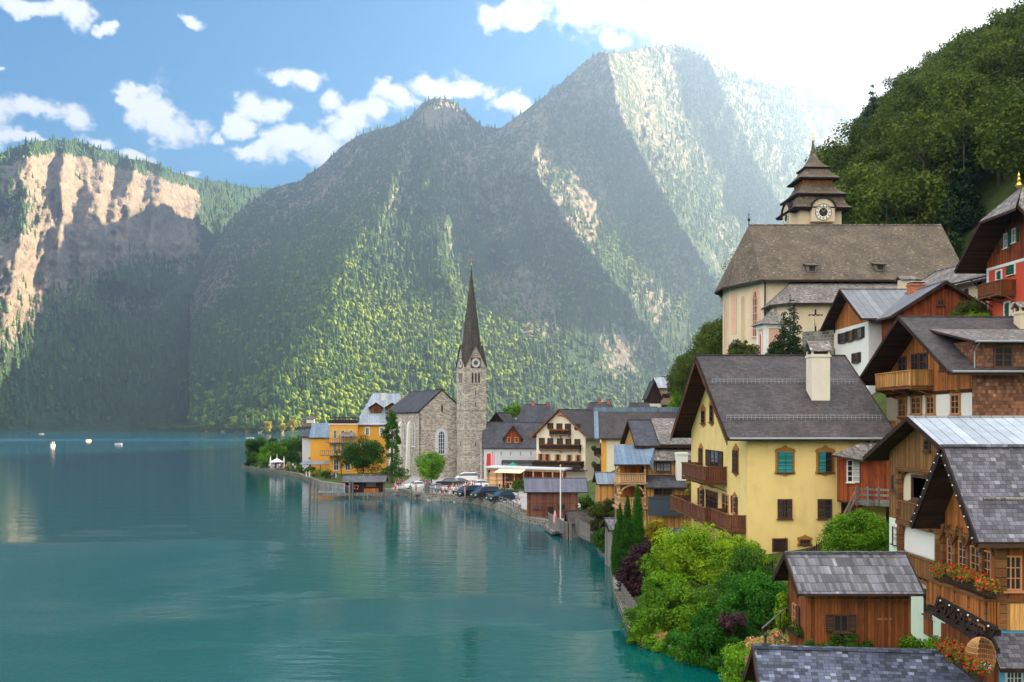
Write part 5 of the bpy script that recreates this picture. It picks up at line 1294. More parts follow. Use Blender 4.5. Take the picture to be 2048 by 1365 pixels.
for (px_, py_) in ((1622, 540), (1758, 538)):            # little dormers low on the roof
    k = (41.5-zE)/(139.3-129.9); D = (14-zE+k*129.9)/(k-(HY-py_)/F); w_ = at(px_, py_, D); x, y, z = lo(*w_)
    d_ = MB(); d_.box(x-.55, y-.5, z-.35, x+.55, y+1.2, z+.55); o_ = d_.build('dormer', M['wood_grey'], PC); d_ = MB(); S.slab(d_, [(x-.8, y-.8, z+.5), (x+.8, y-.8, z+.5), (x+.8, y+1.6, z+1.15), (x-.8, y+1.6, z+1.15)], .1); d_.build('roof', [M['roof_church'], M['wood_dark']], o_)
    d_ = MB(); d_.box(x-.35, y-.53, z-.2, x+.35, y-.5, z+.4); d_.build('pane', M['black'], o_)
AI = MB(); w0 = lambda x, y, z: lo(x, y, z)
pl = [(50.5, 131), (50.5, 125), (35.0, 125), (33.6, 126.6), (33.6, 131)]
for p, q in zip(pl[:-1], pl[1:]): AI.face([w0(*p, 17), w0(*q, 17), w0(*q, 29.2), w0(*p, 29.2)])
ai = AI.build('side_aisle', M['plaster_cream'], PC)
mb = MB(); S.slab(mb, [w0(34.6, 124.1, 28.85), w0(51, 124.1, 28.85), w0(51, 131, 32.4), w0(36.6, 131, 32.4)], .2); S.slab(mb, [w0(32.6, 126.4, 28.85), w0(34.6, 124.1, 28.85), w0(36.6, 131, 32.4)], .2); S.slab(mb, [w0(32.6, 131, 28.85), w0(32.6, 126.4, 28.85), w0(36.6, 131, 32.4)], .2); mb.build('roof', [M['roof_grey'], M['wood_dark']], ai)
mb = MB(); mb.tube(w0(35.2, 124.9, 28.7), w0(35.2, 124.9, 23), .09); mb.build('downpipe', M['iron'], ai)
b_ = MB(); q = Vector(lo(*at(1812, 570, 125))); b_.box(q.x-.8, q.y-.7, q.z-2.5, q.x+.8, q.y+.7, q.z+.6); ch = b_.build('chimney', M['plaster_cream'], PC); b_ = MB(); S.slab(b_, [(q.x-1.1, q.y-1, q.z+.6), (q.x+1.1, q.y-1, q.z+.6), (q.x+1.1, q.y, q.z+1.1), (q.x-1.1, q.y, q.z+1.1)], .1); S.slab(b_, [(q.x+1.1, q.y+1, q.z+.6), (q.x-1.1, q.y+1, q.z+.6), (q.x-1.1, q.y, q.z+1.1), (q.x+1.1, q.y, q.z+1.1)], .1); b_.build('cap', [M['roof_grey'], M['roof_grey']], ch)
PCH = _R(); PCH.o = PC; PCH.yaw = 0.0; PCH.loc = lambda p: Vector(p)-off
TW = House('tower', None, (42.1, 146.2, 24), 3, 6.2, 6.5, 21.6, parent=PCH); TW.walls(M['plaster_cream'], deep=4)
mb = MB(); cx, cy = 3.1, 3.25
def tier(prof, m=0):
    for (h0, z0), (h1, z1) in zip(prof[:-1], prof[1:]):
        a = [(cx-h0, cy-h0, z0), (cx+h0, cy-h0, z0), (cx+h0, cy+h0, z0), (cx-h0, cy+h0, z0)]; b = [(cx-h1, cy-h1, z1), (cx+h1, cy-h1, z1), (cx+h1, cy+h1, z1), (cx-h1, cy+h1, z1)]
        for i in range(4): j = (i+1) % 4; mb.face([a[i], a[j], b[j], b[i]], m)
Z = lambda z: z-24
tier([(4.15, Z(45.0)), (4.35, Z(45.3))], 1); tier([(3.2, Z(45.0)), (4.15, Z(45.0))], 1); tier([(4.35, Z(45.3)), (3.8, Z(45.75)), (3.45, Z(46.5)), (3.25, Z(47.3))])
tier([(2.7, Z(47.15)), (3.75, Z(47.15)), (3.85, Z(47.4))], 1); tier([(3.85, Z(47.4)), (3.1, Z(47.9)), (2.5, Z(48.6)), (2.2, Z(49.2))])
tier([(2.0, Z(48.6)), (2.25, Z(49.9))], 2); tier([(2.0, Z(49.75)), (2.95, Z(49.75)), (3.05, Z(49.95))], 1); tier([(3.05, Z(49.95)), (2.5, Z(50.4)), (1.9, Z(51.1)), (1.6, Z(51.7))])
tier([(1.2, Z(51.55)), (1.85, Z(51.55)), (1.95, Z(51.75))], 1); tier([(1.95, Z(51.75)), (1.35, Z(52.15)), (.85, Z(52.8)), (.45, Z(53.7)), (.2, Z(54.8)), (.1, Z(56.0))])
mb.build('roof', [M['roof_church'], M['wood_black'], M['wood_orange']], TW.o); cross_finial(TW.o, (cx, cy, Z(56.1)), .75)
for f in 'fl':
    q = TW.pt(f); mb = MB(); n = 10; zc = Z(44.55)
    for i in range(n):                                   # arched hood over the clock
        a0, a1 = math.pi*i/n, math.pi*(i+1)/n; p = lambda a, r, o: q(3.1+r*math.cos(a), zc+.35+r*math.sin(a)*.95, o)
        mb.hexa([p(a0, 1.75, 1.25), p(a1, 1.75, 1.25), p(a1, 1.75, 0), p(a0, 1.75, 0), p(a0, 1.95, 1.25), p(a1, 1.95, 1.25), p(a1, 1.95, 0), p(a0, 1.95, 0)], 1); mb.face([q(3.1, zc, 1.0), p(a0, 1.76, 1.0), p(a1, 1.76, 1.0)], 0)
    mb.pbox(q, 1.4, 4.8, zc-1.35, zc+.4, 0, .99, 0); mb.build('clock_gable', [M['plaster_cream'], M['wood_black']], TW.o); clock(TW.o, q, 3.1, zc, 1.15, 'clock_white', 'black', o=1.0)

# ---- wayside chapel, crucifix, churchyard wall
CH = House('wayside_chapel', 'small pink and white chapel with tented grey roof below the hillside church', (29.6, 117, 21.2), 6, 2.9, 2.6, 4.4, 'chapel'); CH.walls(M['plaster_pink'])
mb = MB()
for f, w in (('f', 2.9), ('l', 2.6)):
    q = CH.pt(f); mb.pbox(q, -.05, .45, 0, 3.9, 0, .06); mb.pbox(q, w-.45, w+.05, 0, 3.9, 0, .06); mb.pbox(q, -.06, w+.06, 3.8, 4.42, 0, .1)
mb.build('pilaster', M['paint_white'], CH.o); mb = MB(); a, b_ = (-.6, -.6, 4.3), (3.5, 3.2, 4.3)
for k in ([(-.6, -.6), (3.5, -.6)], [(3.5, -.6), (3.5, 3.2)], [(3.5, 3.2), (-.6, 3.2)], [(-.6, 3.2), (-.6, -.6)]):
    (x0, y0), (x1, y1) = k; ma = lambda x, y, f, z: (1.45+(x-1.45)*f, 1.3+(y-1.3)*f, z)
    mb.face([(x0, y0, 4.3), (x1, y1, 4.3), ma(x1, y1, .5, 5.05), ma(x0, y0, .5, 5.05)]); mb.face([ma(x0, y0, .5, 5.05), ma(x1, y1, .5, 5.05), (1.45, 1.3, 6.3)])
mb.build('roof', M['roof_grey'], CH.o); a = (1.0, 1.9, .6, 3.3); lancet(CH.o, CH.pt('l'), .85, 1.75, .5, 3.4, .1, 'paint_white', 'plaster_red', 1, 1, None, pointed=False)
cr = thing('crucifix', 'tall dark wooden crucifix with pale figure before the church wall', 'crucifix', at(1631, 663, 114))
mb = MB(); mb.box(-.09, -.06, 0, .09, .06, 2.5); mb.box(-.8, -.06, 1.75, .8, .06, 1.92); mb.build('cross', M['wood_dark'], cr)
mb = MB(); mb.tube((0, -.12, 1.0), (0, -.12, 1.55), .09, .12, 7); mb.tube((0, -.12, 1.0), (0, -.1, .55), .07, .04, 6); mb.ball((0, -.14, 1.72), .09, 7)
for sx in (-1, 1): mb.tube((0, -.12, 1.55), (sx*.6, -.1, 1.82), .05, .03, 6)
mb.build('figure', M['plaster_cream'], cr)
mb = MB(); p0, p1 = at(1608, 664, 113), at(1668, 660, 110); mb.hexa([p0+Vector((0, 0, -3.2)), p1+Vector((0, 0, -3.2)), p1+Vector((0, .6, -3.2)), p0+Vector((0, .6, -3.2)), p0, p1, p1+Vector((0, .6, 0)), p0+Vector((0, .6, 0))]); tag(mb.build('churchyard_wall', M['rubble']), 'rough grey stone wall carrying the crucifix terrace', 'wall')

# ================================================================== hotel at the headland
HO = House('lakeside_hotel', 'orange lakeside hotel with light blue hipped roof and stacked balconies', (-41.4, 266, 1.2), 8, 15, 14, 12.6, 'hotel'); HO.walls(M['plaster_orange']); HO.roof(M['metal_lightblue'], 8.2, .5, .5, .5, hipl=5.0, hipr=4.0, th=.2)
for q in ((731, 856, 738, 871), (760, 856, 767, 871), (790, 856, 797, 871), (722, 884, 729, 898)): HO.win('f', q, 2, 3, 'frame_white', 'glass_blue', .12, None, None, 'frame_white', .25)
mb = MB(); mb.pbox(HO.pt('f'), -.1, 15.1, 12.1, 12.6, 0, .2); mb.pbox(HO.pt('l'), -.1, 14.1, 12.1, 12.6, 0, .2); mb.build('cornice', M['paint_white'], HO.o)
for px_ in (752, 784):
    p = HO.on_roof(px_, 822); d = House('dormer', None, HO.glob((p.x-1.5, p.y-.6, p.z-.8)), 8, 3.0, 3.2, 1.9, parent=HO); d.walls(M['wood_brown'], rise=1.0, axis='y', deep=.6); d.roof(M['metal_lightblue'], 1.0, .5, .5, 0, axis='y', th=.12); d.win('f', None, 2, 2, 'frame_brown', 'glass', .12, local=(.9, 2.1, .5, 1.7), parent=d.o)
c = HO.on_roof(767, 797); HO.chimney((c.x, c.y, c.z), 1.3, 1.0, 1.4, M['plaster_white'])
w1 = House('wing', None, (-47.7, 261.5, 1.2), 6, 7.2, 12, 12.2, parent=HO); w1.walls(M['plaster_orange']); mb = MB(); mb.box(-.2, -.2, 12.2, 7.4, 12, 12.45); w1.part('parapet', mb, M['paint_white'])
mb = MB()
for i in range(6): mb.box(.1+i*1.3, .2, 12.4, .22+i*1.3, .32, 14.2)
mb.box(-.3, -.1, 13.9, 7.5, 5, 14.1); mb.box(-.1, 0, 12.4, 7.3, .1, 13.4); w1.part('pergola', mb, M['wood_dark'])
for z_, dpt, x0 in ((7.6, 2.2, -1.0), (4.3, 3.0, -2.2)):
    mb = MB(); mb.box(x0, -dpt, z_-.2, 7.0, 0, z_); w1.part('balcony', mb, M['wood_grey']); mb = MB()
    for i in range(18): x = x0+(7-x0)*i/17; mb.box(x-.06, -dpt, z_, x+.06, -dpt+.08, z_+1.1)
    mb.box(x0, -dpt, z_+1.05, 7, -dpt+.12, z_+1.2); w1.part('railing', mb, M['wood_grey'])
for q in ((.9, 1.9, 8.6, 10.8), (2.9, 3.9, 8.6, 10.8), (5.0, 6.0, 8.6, 10.8), (.9, 1.9, 5.0, 7.2), (2.9, 3.9, 5.0, 7.2), (5, 6, 5, 7.2), (1.0, 2.4, .2, 3.2), (4.0, 5.4, .2, 3.2)): w1.win('f', None, 2, 2, 'frame_white', 'glass_blue', .12, local=q, parent=w1.o)
mb = MB(); S.slab(mb, [(2.5, -2.6, 9.2), (7.4, -2.6, 9.2), (6.4, 0, 10.3), (3.4, 0, 10.3)], .15); w1.part('awning', mb, [M['roof_grey'], M['wood_grey']])
w2 = House('annex', None, (-54.0, 268, 1.2), 6, 5.6, 9, 8.6, parent=HO); w2.walls(M['plaster_orange'], rise=0); mb = MB(); S.slab(mb, [(-.4, -.6, 8.7), (5.9, -.6, 8.7), (5.9, 6, 12.6), (-.1, 6, 12.6)], .2); w2.part('roof', mb, [M['metal_blue'], M['wood_dark']])
mb = MB(); S.slab(mb, [(-58, 274, 10.1), (-49, 272, 10.1), (-49, 279, 12.2), (-58, 281, 12.2)], .3); rf = mb.build('roof', [M['roof_dark'], M['wood_dark']]); mb = MB(); mb.box(-57.6, 274.6, .5, -49.3, 280, 10.0); wl = mb.build('wall', M['plaster_grey']); hb = thing('grey_boathouse', 'low grey building with dark roof behind the headland trees', 'house', (-53.5, 277, 1)); 
for o_ in (rf, wl): o_.parent = hb; o_.location = (53.5, -277, -1)

# ================================================================== market square
WI = House('white_inn', 'long white house with dark roof and red gabled dormer beside the church tower', (-6.6, 236, 1.2), -2, 14.5, 12, 7.2, 'inn'); WI.walls(M['plaster_grey'], rise=5.6); WI.roof(M['roof_dark'], 5.6, .5, .5, .5)
for px_ in (985, 1002, 1021, 1041, 1062): WI.win('f', (px_-2.5, 902, px_+2.5, 913), 2, 2, 'frame_white', 'glass', .12)
p = WI.on_roof(1026, 880); d = House('dormer', None, WI.glob((p.x-1.9, p.y-.7, p.z-.9)), -2, 3.8, 5, 1.6, parent=WI); d.walls(M['wood_red'], rise=2.5, axis='y', deep=.5); d.roof(M['roof_dark'], 2.5, .5, .5, 0, axis='y', th=.16)
for q in ((.5, 1.4, .3, 1.5), (2.3, 3.2, .3, 1.5)): d.win('f', None, 1, 2, 'frame_orange', 'glass', .14, local=q, parent=d.o)
mb = MB(); S.slab(mb, [(4.2, -3.2, 3.4), (13.6, -3.2, 3.4), (13.6, 0, 3.9), (4.2, 0, 3.9)], .18); mb.box(4.4, -3, 0, 4.6, -2.8, 3.3); mb.box(13.2, -3, 0, 13.4, -2.8, 3.3); WI.part('awning', mb, [M['black'], M['black']])
MH = House('gabled_hotel', 'cream hotel with tall gable, three rows of shuttered windows and dark flower balconies', (5.4, 221, 1.2), -30, 12, 15, 10.3, 'hotel')
MH.walls(M['plaster_hotel'], rise=5.3, axis='y'); MH.roof(M['roof_umber'], 5.3, 1.0, 1.1, .4, axis='y', barge=M['wood_beam'], under=M['wood_beam'])
for row, (y0, y1), xs_ in ((0, (908, 924), (1082, 1095, 1116, 1139, 1157)), (1, (876, 889), (1084, 1101, 1120, 1137, 1155)), (2, (846.5, 858.5), (1101, 1119, 1136, 1155))):
    for i, x in enumerate(xs_): MH.win('f', (x-3, y0+i*.6, x+3, y1+i*.6), 2, 3, 'frame_brown', 'glass', .12, 'open', 'shutter_brown' if row else 'frame_orange')
for (x0, x1, yb, dpt) in ((1083, 1163, 899.5, 1.2), (1103, 1142, 870, 1.1), (1070, 1168, 932, 1.3)):
    a, _ = MH.hit(x0, yb, 'f'); b, z_ = MH.hit((x0+x1)/2, yb, 'f'); b = MH.hit(x1, yb, 'f')[0]; bal = MH.balcony('f', a, b, z_, dpt, 1.05, 'wood_black', 'wood_black', 'wood_beam', .2, .015, 6, 3)
    g = random.Random(int(x0)); cl = [((a+(b-a)*(i+.5)/12, -dpt-.05, z_+1.05), (.45, .25, .25), 1) for i in range(12)]; link('flowers', leaf_mesh('flowers', cl, 500, .22, M['flowers'], int(x0)), bal)
mb = MB(); q = MH.pt('f'); s0, t1 = MH.hit(1117, 830, 'f'); s1, t0 = MH.hit(1136, 834.5, 'f')
for k in range(8):                                        # red letters of the gable sign
    a = s0+(s1-s0)*k/8; w = (s1-s0)/8*.72; tz = t0+.12*math.sin(k*.9); mb.pbox(q, a, a+.13, tz, tz+(.62 if k in (0, 4) else .45), 0, .08)
    mb.pbox(q, a+.13, a+w, tz+(.0 if k % 2 else .3), tz+(.12 if k % 2 else .42), 0, .08)
    if k % 3: mb.pbox(q, a+w-.13, a+w, tz, tz+.42, 0, .079)
mb.build('lettering', M['paint_red'], MH.o)
mb = MB(); mb.box(.2, -3.8, 2.3, 12.6, -.1, 2.45); mb.box(.2, -3.85, 2.45, 12.6, -3.75, 3.4); MH.part('terrace_roof', mb, M['wood_black'])
GH = House('guest_house', 'cream guest house with broad brown roof edged in blue metal', (17.0, 190, 1.2), -4, 15.5, 16, 10.2); GH.walls(M['plaster_hotel'], rise=5.0, fupper=M['plaster_hotel']); GH.roof(M['roof_umber'], 5.0, .8, 1.2, .5, barge=M['metal_blue'])
mb = MB(); mb.bar((-1.3, 7.6, 15.25), (16, 7.6, 15.25), .5, 1.0); mb.hexa([(-1.35, -.9, 9.6), (-.5, -.9, 9.6), (-.5, 8, 15.2), (-1.35, 8, 15.2), (-1.35, -.9, 9.85), (-.5, -.9, 9.85), (-.5, 8, 15.45), (-1.35, 8, 15.45)]); GH.part('metal_edging', mb, M['metal_blue'])
for yy, z_ in ((3.0, 6.6), (3.0, 3.4), (9.0, 6.6), (9.0, 3.4)):
    GH.balcony('l', yy-2, yy+2.4, z_, 1.3, 1.0, 'wood_black', 'wood_black', 'wood_beam', .2, .02, 3, 2); GH.win('l', None, 2, 2, 'frame_brown', 'glass', .12, local=(yy-.9, yy+.9, z_+.1, z_+2.1))
    link('flowers', leaf_mesh('flowers', [((-1.35, yy-1.6+i*.9, z_+1.1), (.5, .5, .45), 1) for i in range(5)], 420, .24, M['leaf_olive'], int(yy*10+z_)), GH.o)
mb = MB(); mb.pbox(GH.pt('f'), -.02, .9, -1, 10, 0, .06); GH.part('corner_strip', mb, M['plaster_orange'])
link('bougainvillea', leaf_mesh('bougainvillea', [((4.6, -.6, 4.7), (.8, .7, 1.1), 2), ((5.2, -.5, 3.8), (.7, .6, .7), 1)], 900, .28, M['petal_purple'], 8), GH.o)
def plain_house(name, label, O, yaw, L, W, Hw, rise, wall, roof, wins=(), cat='house', og=.5, hip=0, chim=(), axis='x', upper=None, zs=None, shut=None, shm='shutter_dark', group=None):
    h = House(name, label, O, yaw, L, W, Hw, cat, group); h.walls(M[wall], M[upper] if upper else None, zs, rise if not hip else 0, axis=axis); h.roof(M[roof], rise, .6, og, og, hipl=hip, hipr=hip, axis=axis)
    for face, px4 in wins: h.win(face, px4, 2, 2, 'frame_brown', 'glass', .12, shut, shm)
    for (x, y, hh) in chim: h.chimney((x, y, Hw+rise*.8), .9, .9, hh, M['brick'], 'slab', M['roof_dark'])
    return h
plain_house('dark_hipped_house', 'dark hip roofed house rising behind the white inn', at(1030, 905, 262), -4, 11, 12, 7.0, 5.6, 'wood_dark', 'roof_dark', hip=2.5, chim=((4.5, 6, 1.8), (8.5, 6, 1.6)))
plain_house('brown_gabled_house', 'dark brown house peeking out right behind the church tower', at(972, 905, 256), -20, 6, 9, 6.5, 3.6, 'wood_dark', 'roof_umber', axis='y')
plain_house('low_roofed_house', 'low blue grey roofed house between two dark roofs behind the inn', at(993, 900, 275), 0, 8, 8, 7.2, 1.6, 'wood_dark', 'metal_blue')
plain_house('chimneyed_house', 'dark roofed house with two red chimneys behind the guest house', at(1170, 905, 250), 0, 8.4, 9, 8.6, 3.9, 'plaster_grey', 'roof_dark', hip=2.0, chim=((4.0, 4.5, 1.6), (6.2, 4.5, 1.4)))
plain_house('slate_house', 'plain slate roofed house below the peach house', at(1258, 905, 262), 0, 6.5, 9, 9.0, 4.0, 'plaster_grey', 'roof_dark', hip=1.2)
PH = House('peach_house', 'peach walled house with pale metal roof high at the forest edge', at(1318, 832, 285), 0, 8.0, 10, 8.2); PH.walls(M['plaster_peach'], rise=3.0); PH.roof(M['metal_pale'], 3.0, .6, .9, .5)
for q in ((1328, 788, 1336, 796), (1350, 788, 1358, 796), (1328, 810, 1336, 817), (1350, 810, 1358, 817)): PH.win('f', q, 2, 1, 'frame_brown', 'glass', .14, 'open', 'shutter_brown')
w = House('wing', None, at(1296, 832, 281), 0, 3.6, 9, 5.6, parent=PH); w.walls(M['plaster_white'], M['wood_dark'], 3.4, 4.2, axis='y'); w.roof(M['roof_dark'], 4.2, .4, .6, 0, axis='y'); w.win('f', None, 2, 2, 'frame_brown', 'glass', .15, local=(.8, 2.6, 1.2, 2.6), parent=w.o)
plain_house('forest_edge_house', 'dark roofed house behind the peach house under the trees', at(1330, 800, 305), 0, 7.5, 8, 5.0, 2.2, 'plaster_grey', 'roof_dark')

# ---- orange timber house with carved balconies
OW = House('timber_balcony_house', 'honey coloured timber house with carved arched balconies and grey roofs', (13.9, 110, 1.6), 0, 9, 13, 10.2); OW.walls(M['wood_fresh'], rise=2.4); OW.roof(M['roof_dark'], 2.4, 1.0, .45, .3, ridge=6.0)
mb = MB(); S.slab(mb, [(2.2, -1.05, 10.0), (9.5, -1.05, 10.0), (9.5, 6.1, 12.85), (2.2, 6.1, 12.85)], .16); OW.part('upper_roof', mb, [M['roof_grey'], M['wood_dark']])
b1 = House('front_bay', None, (14.35, 108, 1.6), 0, 6.8, 2.2, 8.3, parent=OW); b1.walls(M['wood_fresh']); mb = MB(); S.slab(mb, [(-.35, -.7, 8.3), (7.0, -.7, 8.3), (7.0, 2.1, 9.75), (-.35, 2.1, 9.75)], .16); b1.part('roof', mb, [M['roof_grey'], M['wood_dark']]); b1.win('f', (1312, 925, 1342, 944), 4, 2, 'frame_brown', 'curtain', .12, parent=b1.o)
b2 = House('lower_bay', None, (14.4, 106, 1.6), 0, 7.2, 2.1, 5.6, parent=OW); b2.walls(M['wood_fresh']); mb = MB(); S.slab(mb, [(-.3, -.8, 5.55), (7.4, -.8, 5.55), (7.4, 2.05, 6.75), (-.3, 2.05, 6.75)], .16); b2.part('roof', mb, [M['roof_dark'], M['wood_dark']]); b2.win('f', (1307, 973, 1343, 992), 4, 2, 'frame_brown', 'glass', .12, parent=b2.o)
mb = MB(); mb.box(-.1, -1.0, 2.6, 4.0, -.9, 4.4); mb.box(-.15, -1.05, 4.4, 4.05, 0, 4.55); b2.part('balcony_screen', mb, M['dark_panel'])
bt = House('balcony_tower', None, (11.3, 106.2, 1.6), 0, 2.9, 3.8, 8.0, parent=OW)
mb = MB()
for x in (0, 2.75):
    for y in (0, 3.6): mb.box(x, y, -.5, x+.18, y+.18, 8.0)
for z_ in (3.4, 6.0): mb.box(-.25, -.25, z_-.22, 3.1, 3.8, z_)
mb.box(-.1, -.1, 7.85, 3.0, 3.8, 8.05)
for z_ in (5.7,):
    for k in range(8):
        t0, t1 = math.pi*k/8, math.pi*(k+1)/8
        for pl_ in (0, 1):
            f = (lambda a, b: (1.46+1.25*a, -.02, z_-.95+.95*b)) if pl_ == 0 else (lambda a, b: (-.02, 1.9+1.65*a, z_-.95+.95*b)); mb.bar(f(math.cos(t0), math.sin(t0)), f(math.cos(t1), math.sin(t1)), .16, .16)
mb.bar((.1, .1, .2), (2.8, .1, 3.1), .14); mb.bar((2.8, .1, .2), (.1, .1, 3.1), .14); bt.part('post', mb, M['wood_pale'])
for z_ in (3.4, 6.0):
    mb = MB()
    for i in range(15):
        x = .15+i*.185; mb.box(x, -.02, z_+.05, x+.11, .04, z_+.95)
    for i in range(18): y = .15+i*.2; mb.box(-.02, y, z_+.05, .04, y+.12, z_+.95)
    mb.box(-.08, -.08, z_+.92, 3.0, .1, z_+1.02); mb.box(-.08, .1, z_+.92, .1, 3.8, z_+1.02); bt.part('railing', mb, M['wood_pale'])
mb = MB(); mb.box(.3, 3.0, 3.4, 2.8, 3.7, 8.0); bt.part('back_wall', mb, M['wood_orange']); mb = MB(); S.slab(mb, [(-.5, -.5, 7.95), (3.2, -.5, 7.95), (3.2, 3.8, 9.9), (-.1, 3.8, 9.9)], .16); S.slab(mb, [(3.2, -.5, 7.95), (3.6, -.6, 7.0), (4.3, 3, 9.7), (3.2, 3.8, 9.9)], .16); bt.part('roof', mb, [M['metal_blue'], M['wood_dark']])
c = OW.loc(at(1363, 935, 107.2)); OW.chimney((c.x, c.y, c.z), 1.2, 1.0, 1.6, M['plaster_white'], deep=2.2)
# ---- sheds along the water
SB = House('blue_roofed_shed', 'wooden shed with light blue roof left of the timber balcony house', (10.6, 122, 1.4), 0, 3.1, 5.0, 5.2, 'shed'); SB.walls(M['wood_fresh'], rise=1.1); SB.roof(M['metal_lightblue'], 1.1, .4, .3, .2, th=.12)
BH = House('boathouse', 'red brown boathouse with corrugated grey roof standing at the quay edge', (2.2, 140, .3), 0, 7.0, 6.0, 4.15, 'boathouse'); BH.walls(M['wood_boat'], rise=1.5); BH.roof(M['corrugated'], 1.5, .5, .5, 1.4, th=.12)
BH.win('f', (1067, 1012, 1087, 1018.5), 3, 1, 'frame_brown', 'glass', .07); BH.door('f', (1094, 1013, 1108, 1036), 'wood_dark'); BH.win('f', (1116, 1009, 1130, 1020), 2, 1, 'frame_brown', 'glass', .07)
mb = MB(); q = BH.pt('f'); mb.pbox(q, -.1, 7.1, 2.5, 2.6, 0, .08); mb.pbox(q, -.12, .1, -1, 4.1, 0, .1); mb.pbox(q, 1.7, 1.85, -1, 2.5, 0, .08); BH.part('timber_trim', mb, M['wood_beam'])
mb = MB(); mb.box(.1, -1.9, .35, 4.2, -.05, .5); mb.box(.15, -1.9, 1.0, 4.2, -1.83, 1.1); mb.box(.15, -1.9, .65, 4.2, -1.85, .72)
for x in (.15, 1.5, 2.9, 4.1): mb.box(x, -1.92, -1, x+.1, -1.82, 1.1)
BH.part('landing', mb, M['wood_boat'])
JS = House('jetty_shed', 'low weathered shed with dark shingle roof behind the fenced landing', at(1140, 1078, 121), 3, 4.4, 3.2, 2.0, 'shed'); JS.walls(M['wood_grey'], rise=1.2); JS.roof(M['roof_umber'], 1.2, .35, .3, .3, th=.1)
GS = House('garden_hut', 'small garden hut with pale board roof left of the cypresses', (9.6, 96, .9), 10, 1.4, 2.6, 3.0, 'shed'); GS.walls(M['wood_grey'], rise=.7); GS.roof(M['roof_board'], .7, .5, .4, .3, th=.1)
# ---- timber cafe pavilion
PV = thing('cafe_pavilion', 'long timber cafe pavilion with flat pale roof on the square', 'pavilion', (-4.8, 200, 1.2)); mb = MB()
mb.hexa([(-.6, -.6, 3.7), (14.8, -11.0, 3.7), (16.5, -6, 3.7), (1, 4.5, 3.7), (-.6, -.6, 4.0), (14.8, -11.0, 4.0), (16.5, -6, 4.0), (1, 4.5, 4.0)]); mb.build('roof', M['plaster_grey'], PV); mb = MB()
for k in range(9):
    x, y = -.2+k*1.82, -.3-k*1.24; mb.box(x-.12, y-.12, -.3, x+.12, y+.12, 3.7); 
mb.bar((-.3, -.2, 3.5), (14.6, -10.4, 3.5), .14, .4); mb.bar((3.4, -2.8, 1.0), (14.6, -10.4, 1.0), .12, .25); mb.build('post', M['wood_pale'], PV)
mb = MB(); mb.hexa([(-.2, 0, -.3), (2.9, -2.2, -.3), (3.0, -2, -.3), (0, .2, -.3), (-.2, 0, 3.5), (2.9, -2.2, 3.5), (3.0, -2, 3.5), (0, .2, 3.5)]); mb.hexa([(3, -.5, -.3), (15, -8.6, -.3), (15.2, -8.3, -.3), (3.2, -.2, -.3), (3, -.5, 3.6), (15, -8.6, 3.6), (15.2, -8.3, 3.6), (3.2, -.2, 3.6)], 1); mb.build('wall', [M['wood_pale'], M['wood_brown']], PV)
mb = MB(); mb.face([(2.4, -2.4, 3.65), (7.6, -6.0, 3.65), (6.4, -8.4, 3.0), (1.2, -4.8, 3.0)]); mb.build('awning', M['canvas_cream'], PV)
# ================================================================== quay walls and promenade edges
M['bank'] = ashlar('bank', (0.12, 0.11, 0.085), (0.07, 0.075, 0.045), 0.6, 0.3)
def quay_seg(pts, z, th, mat, name, label, cat='wall', zb=-1.6):
    mb = MB()
    for (x0, y0), (x1, y1) in zip(pts[:-1], pts[1:]):
        a, b = Vector((x0, y0, 0)), Vector((x1, y1, 0)); d = (b-a).normalized(); n = Vector((d.y, -d.x, 0))
        u = Vector((0, 0, 1))
        mb.hexa([a-n*.4+u*zb, b-n*.4+u*zb, b+n*th+u*zb, a+n*th+u*zb, a-n*.4+u*z, b-n*.4+u*z, b+n*th+u*z, a+n*th+u*z])
    return tag(mb.build(name, mat), label, cat)
quay_seg(SHORE[13:19], 1.27, 1.2, M['quay'], 'quay_wall', 'pale stone quay wall in front of the car park')
quay_seg(SHORE[18:21], 1.0, .8, M['rubble'], 'quay_wall', 'low stone bank between the landing stage and the headland')
quay_seg(SHORE[20:24]+[(-85, 330)], 1.0, .7, M['bank'], 'headland_wall', 'stone wall at the foot of the headland garden')
quay_seg(SHORE[8:14], .85, .7, M['quay'], 'garden_wall', 'low concrete shore wall between boathouse and cypresses')
quay_seg(SHORE[6:9], .55, .45, M['bank'], 'bank_wall', 'mossy stone bank under the garden shrubs')
quay_seg(SHORE[2:7], .6, .45, M['bank'], 'bank_wall', 'dark stone bank beside the boat shed')
# ================================================================== planting round the houses
def P(px, D, z): return Vector(((px-CX)/F*D, D, z))
def gz(x, y): return float(ground_z(np.array([x]), np.array([y]))[0])
cy = thing('cypress', 'tallest slim green cypress of the group on the shore', 'tree', P(1275, 90, .7), 0, 'cypresses at the water'); mb = MB(); mb.tube((0, 0, -.5), (0, 0, 6.5), .12, .03, 7); mb.build('trunk', M['bark'], cy)
link('crown', leaf_mesh('crown', column_clumps(7.6, .72, 4, 90), 15000, .13, M['leaf_emerald'], 2, .5), cy)
for px_, D, sc, lb in ((1255, 87, .93, 'slim cypress in front of the tallest one, leaning nearest the water'), (1240, 88.5, .82, 'slender cypress on the lake side of the cypress group'), (1231, 86, .62, 'lowest cypress at the water edge of the group')):
    q = copy_tree(cy); q.location = P(px_, D, .5); q.scale = (sc*1.02, sc*1.02, sc); q.rotation_euler.z = px_; q['label'] = lb
shrub('purple_shrub', 'large dark purple leaved shrub behind the shore fence', P(1285, 77, .0), 1.9, 1.6, 2.4, 'leaf_purple', 12000, .17, 3, k=50, cr=.6)
shrub('lime_shrub', 'big lime green feathery shrub before the yellow house', P(1395, 73, 1.2), 3.7, 2.2, 2.6, 'leaf_lime', 30000, .17, 4, k=90, cr=.85)
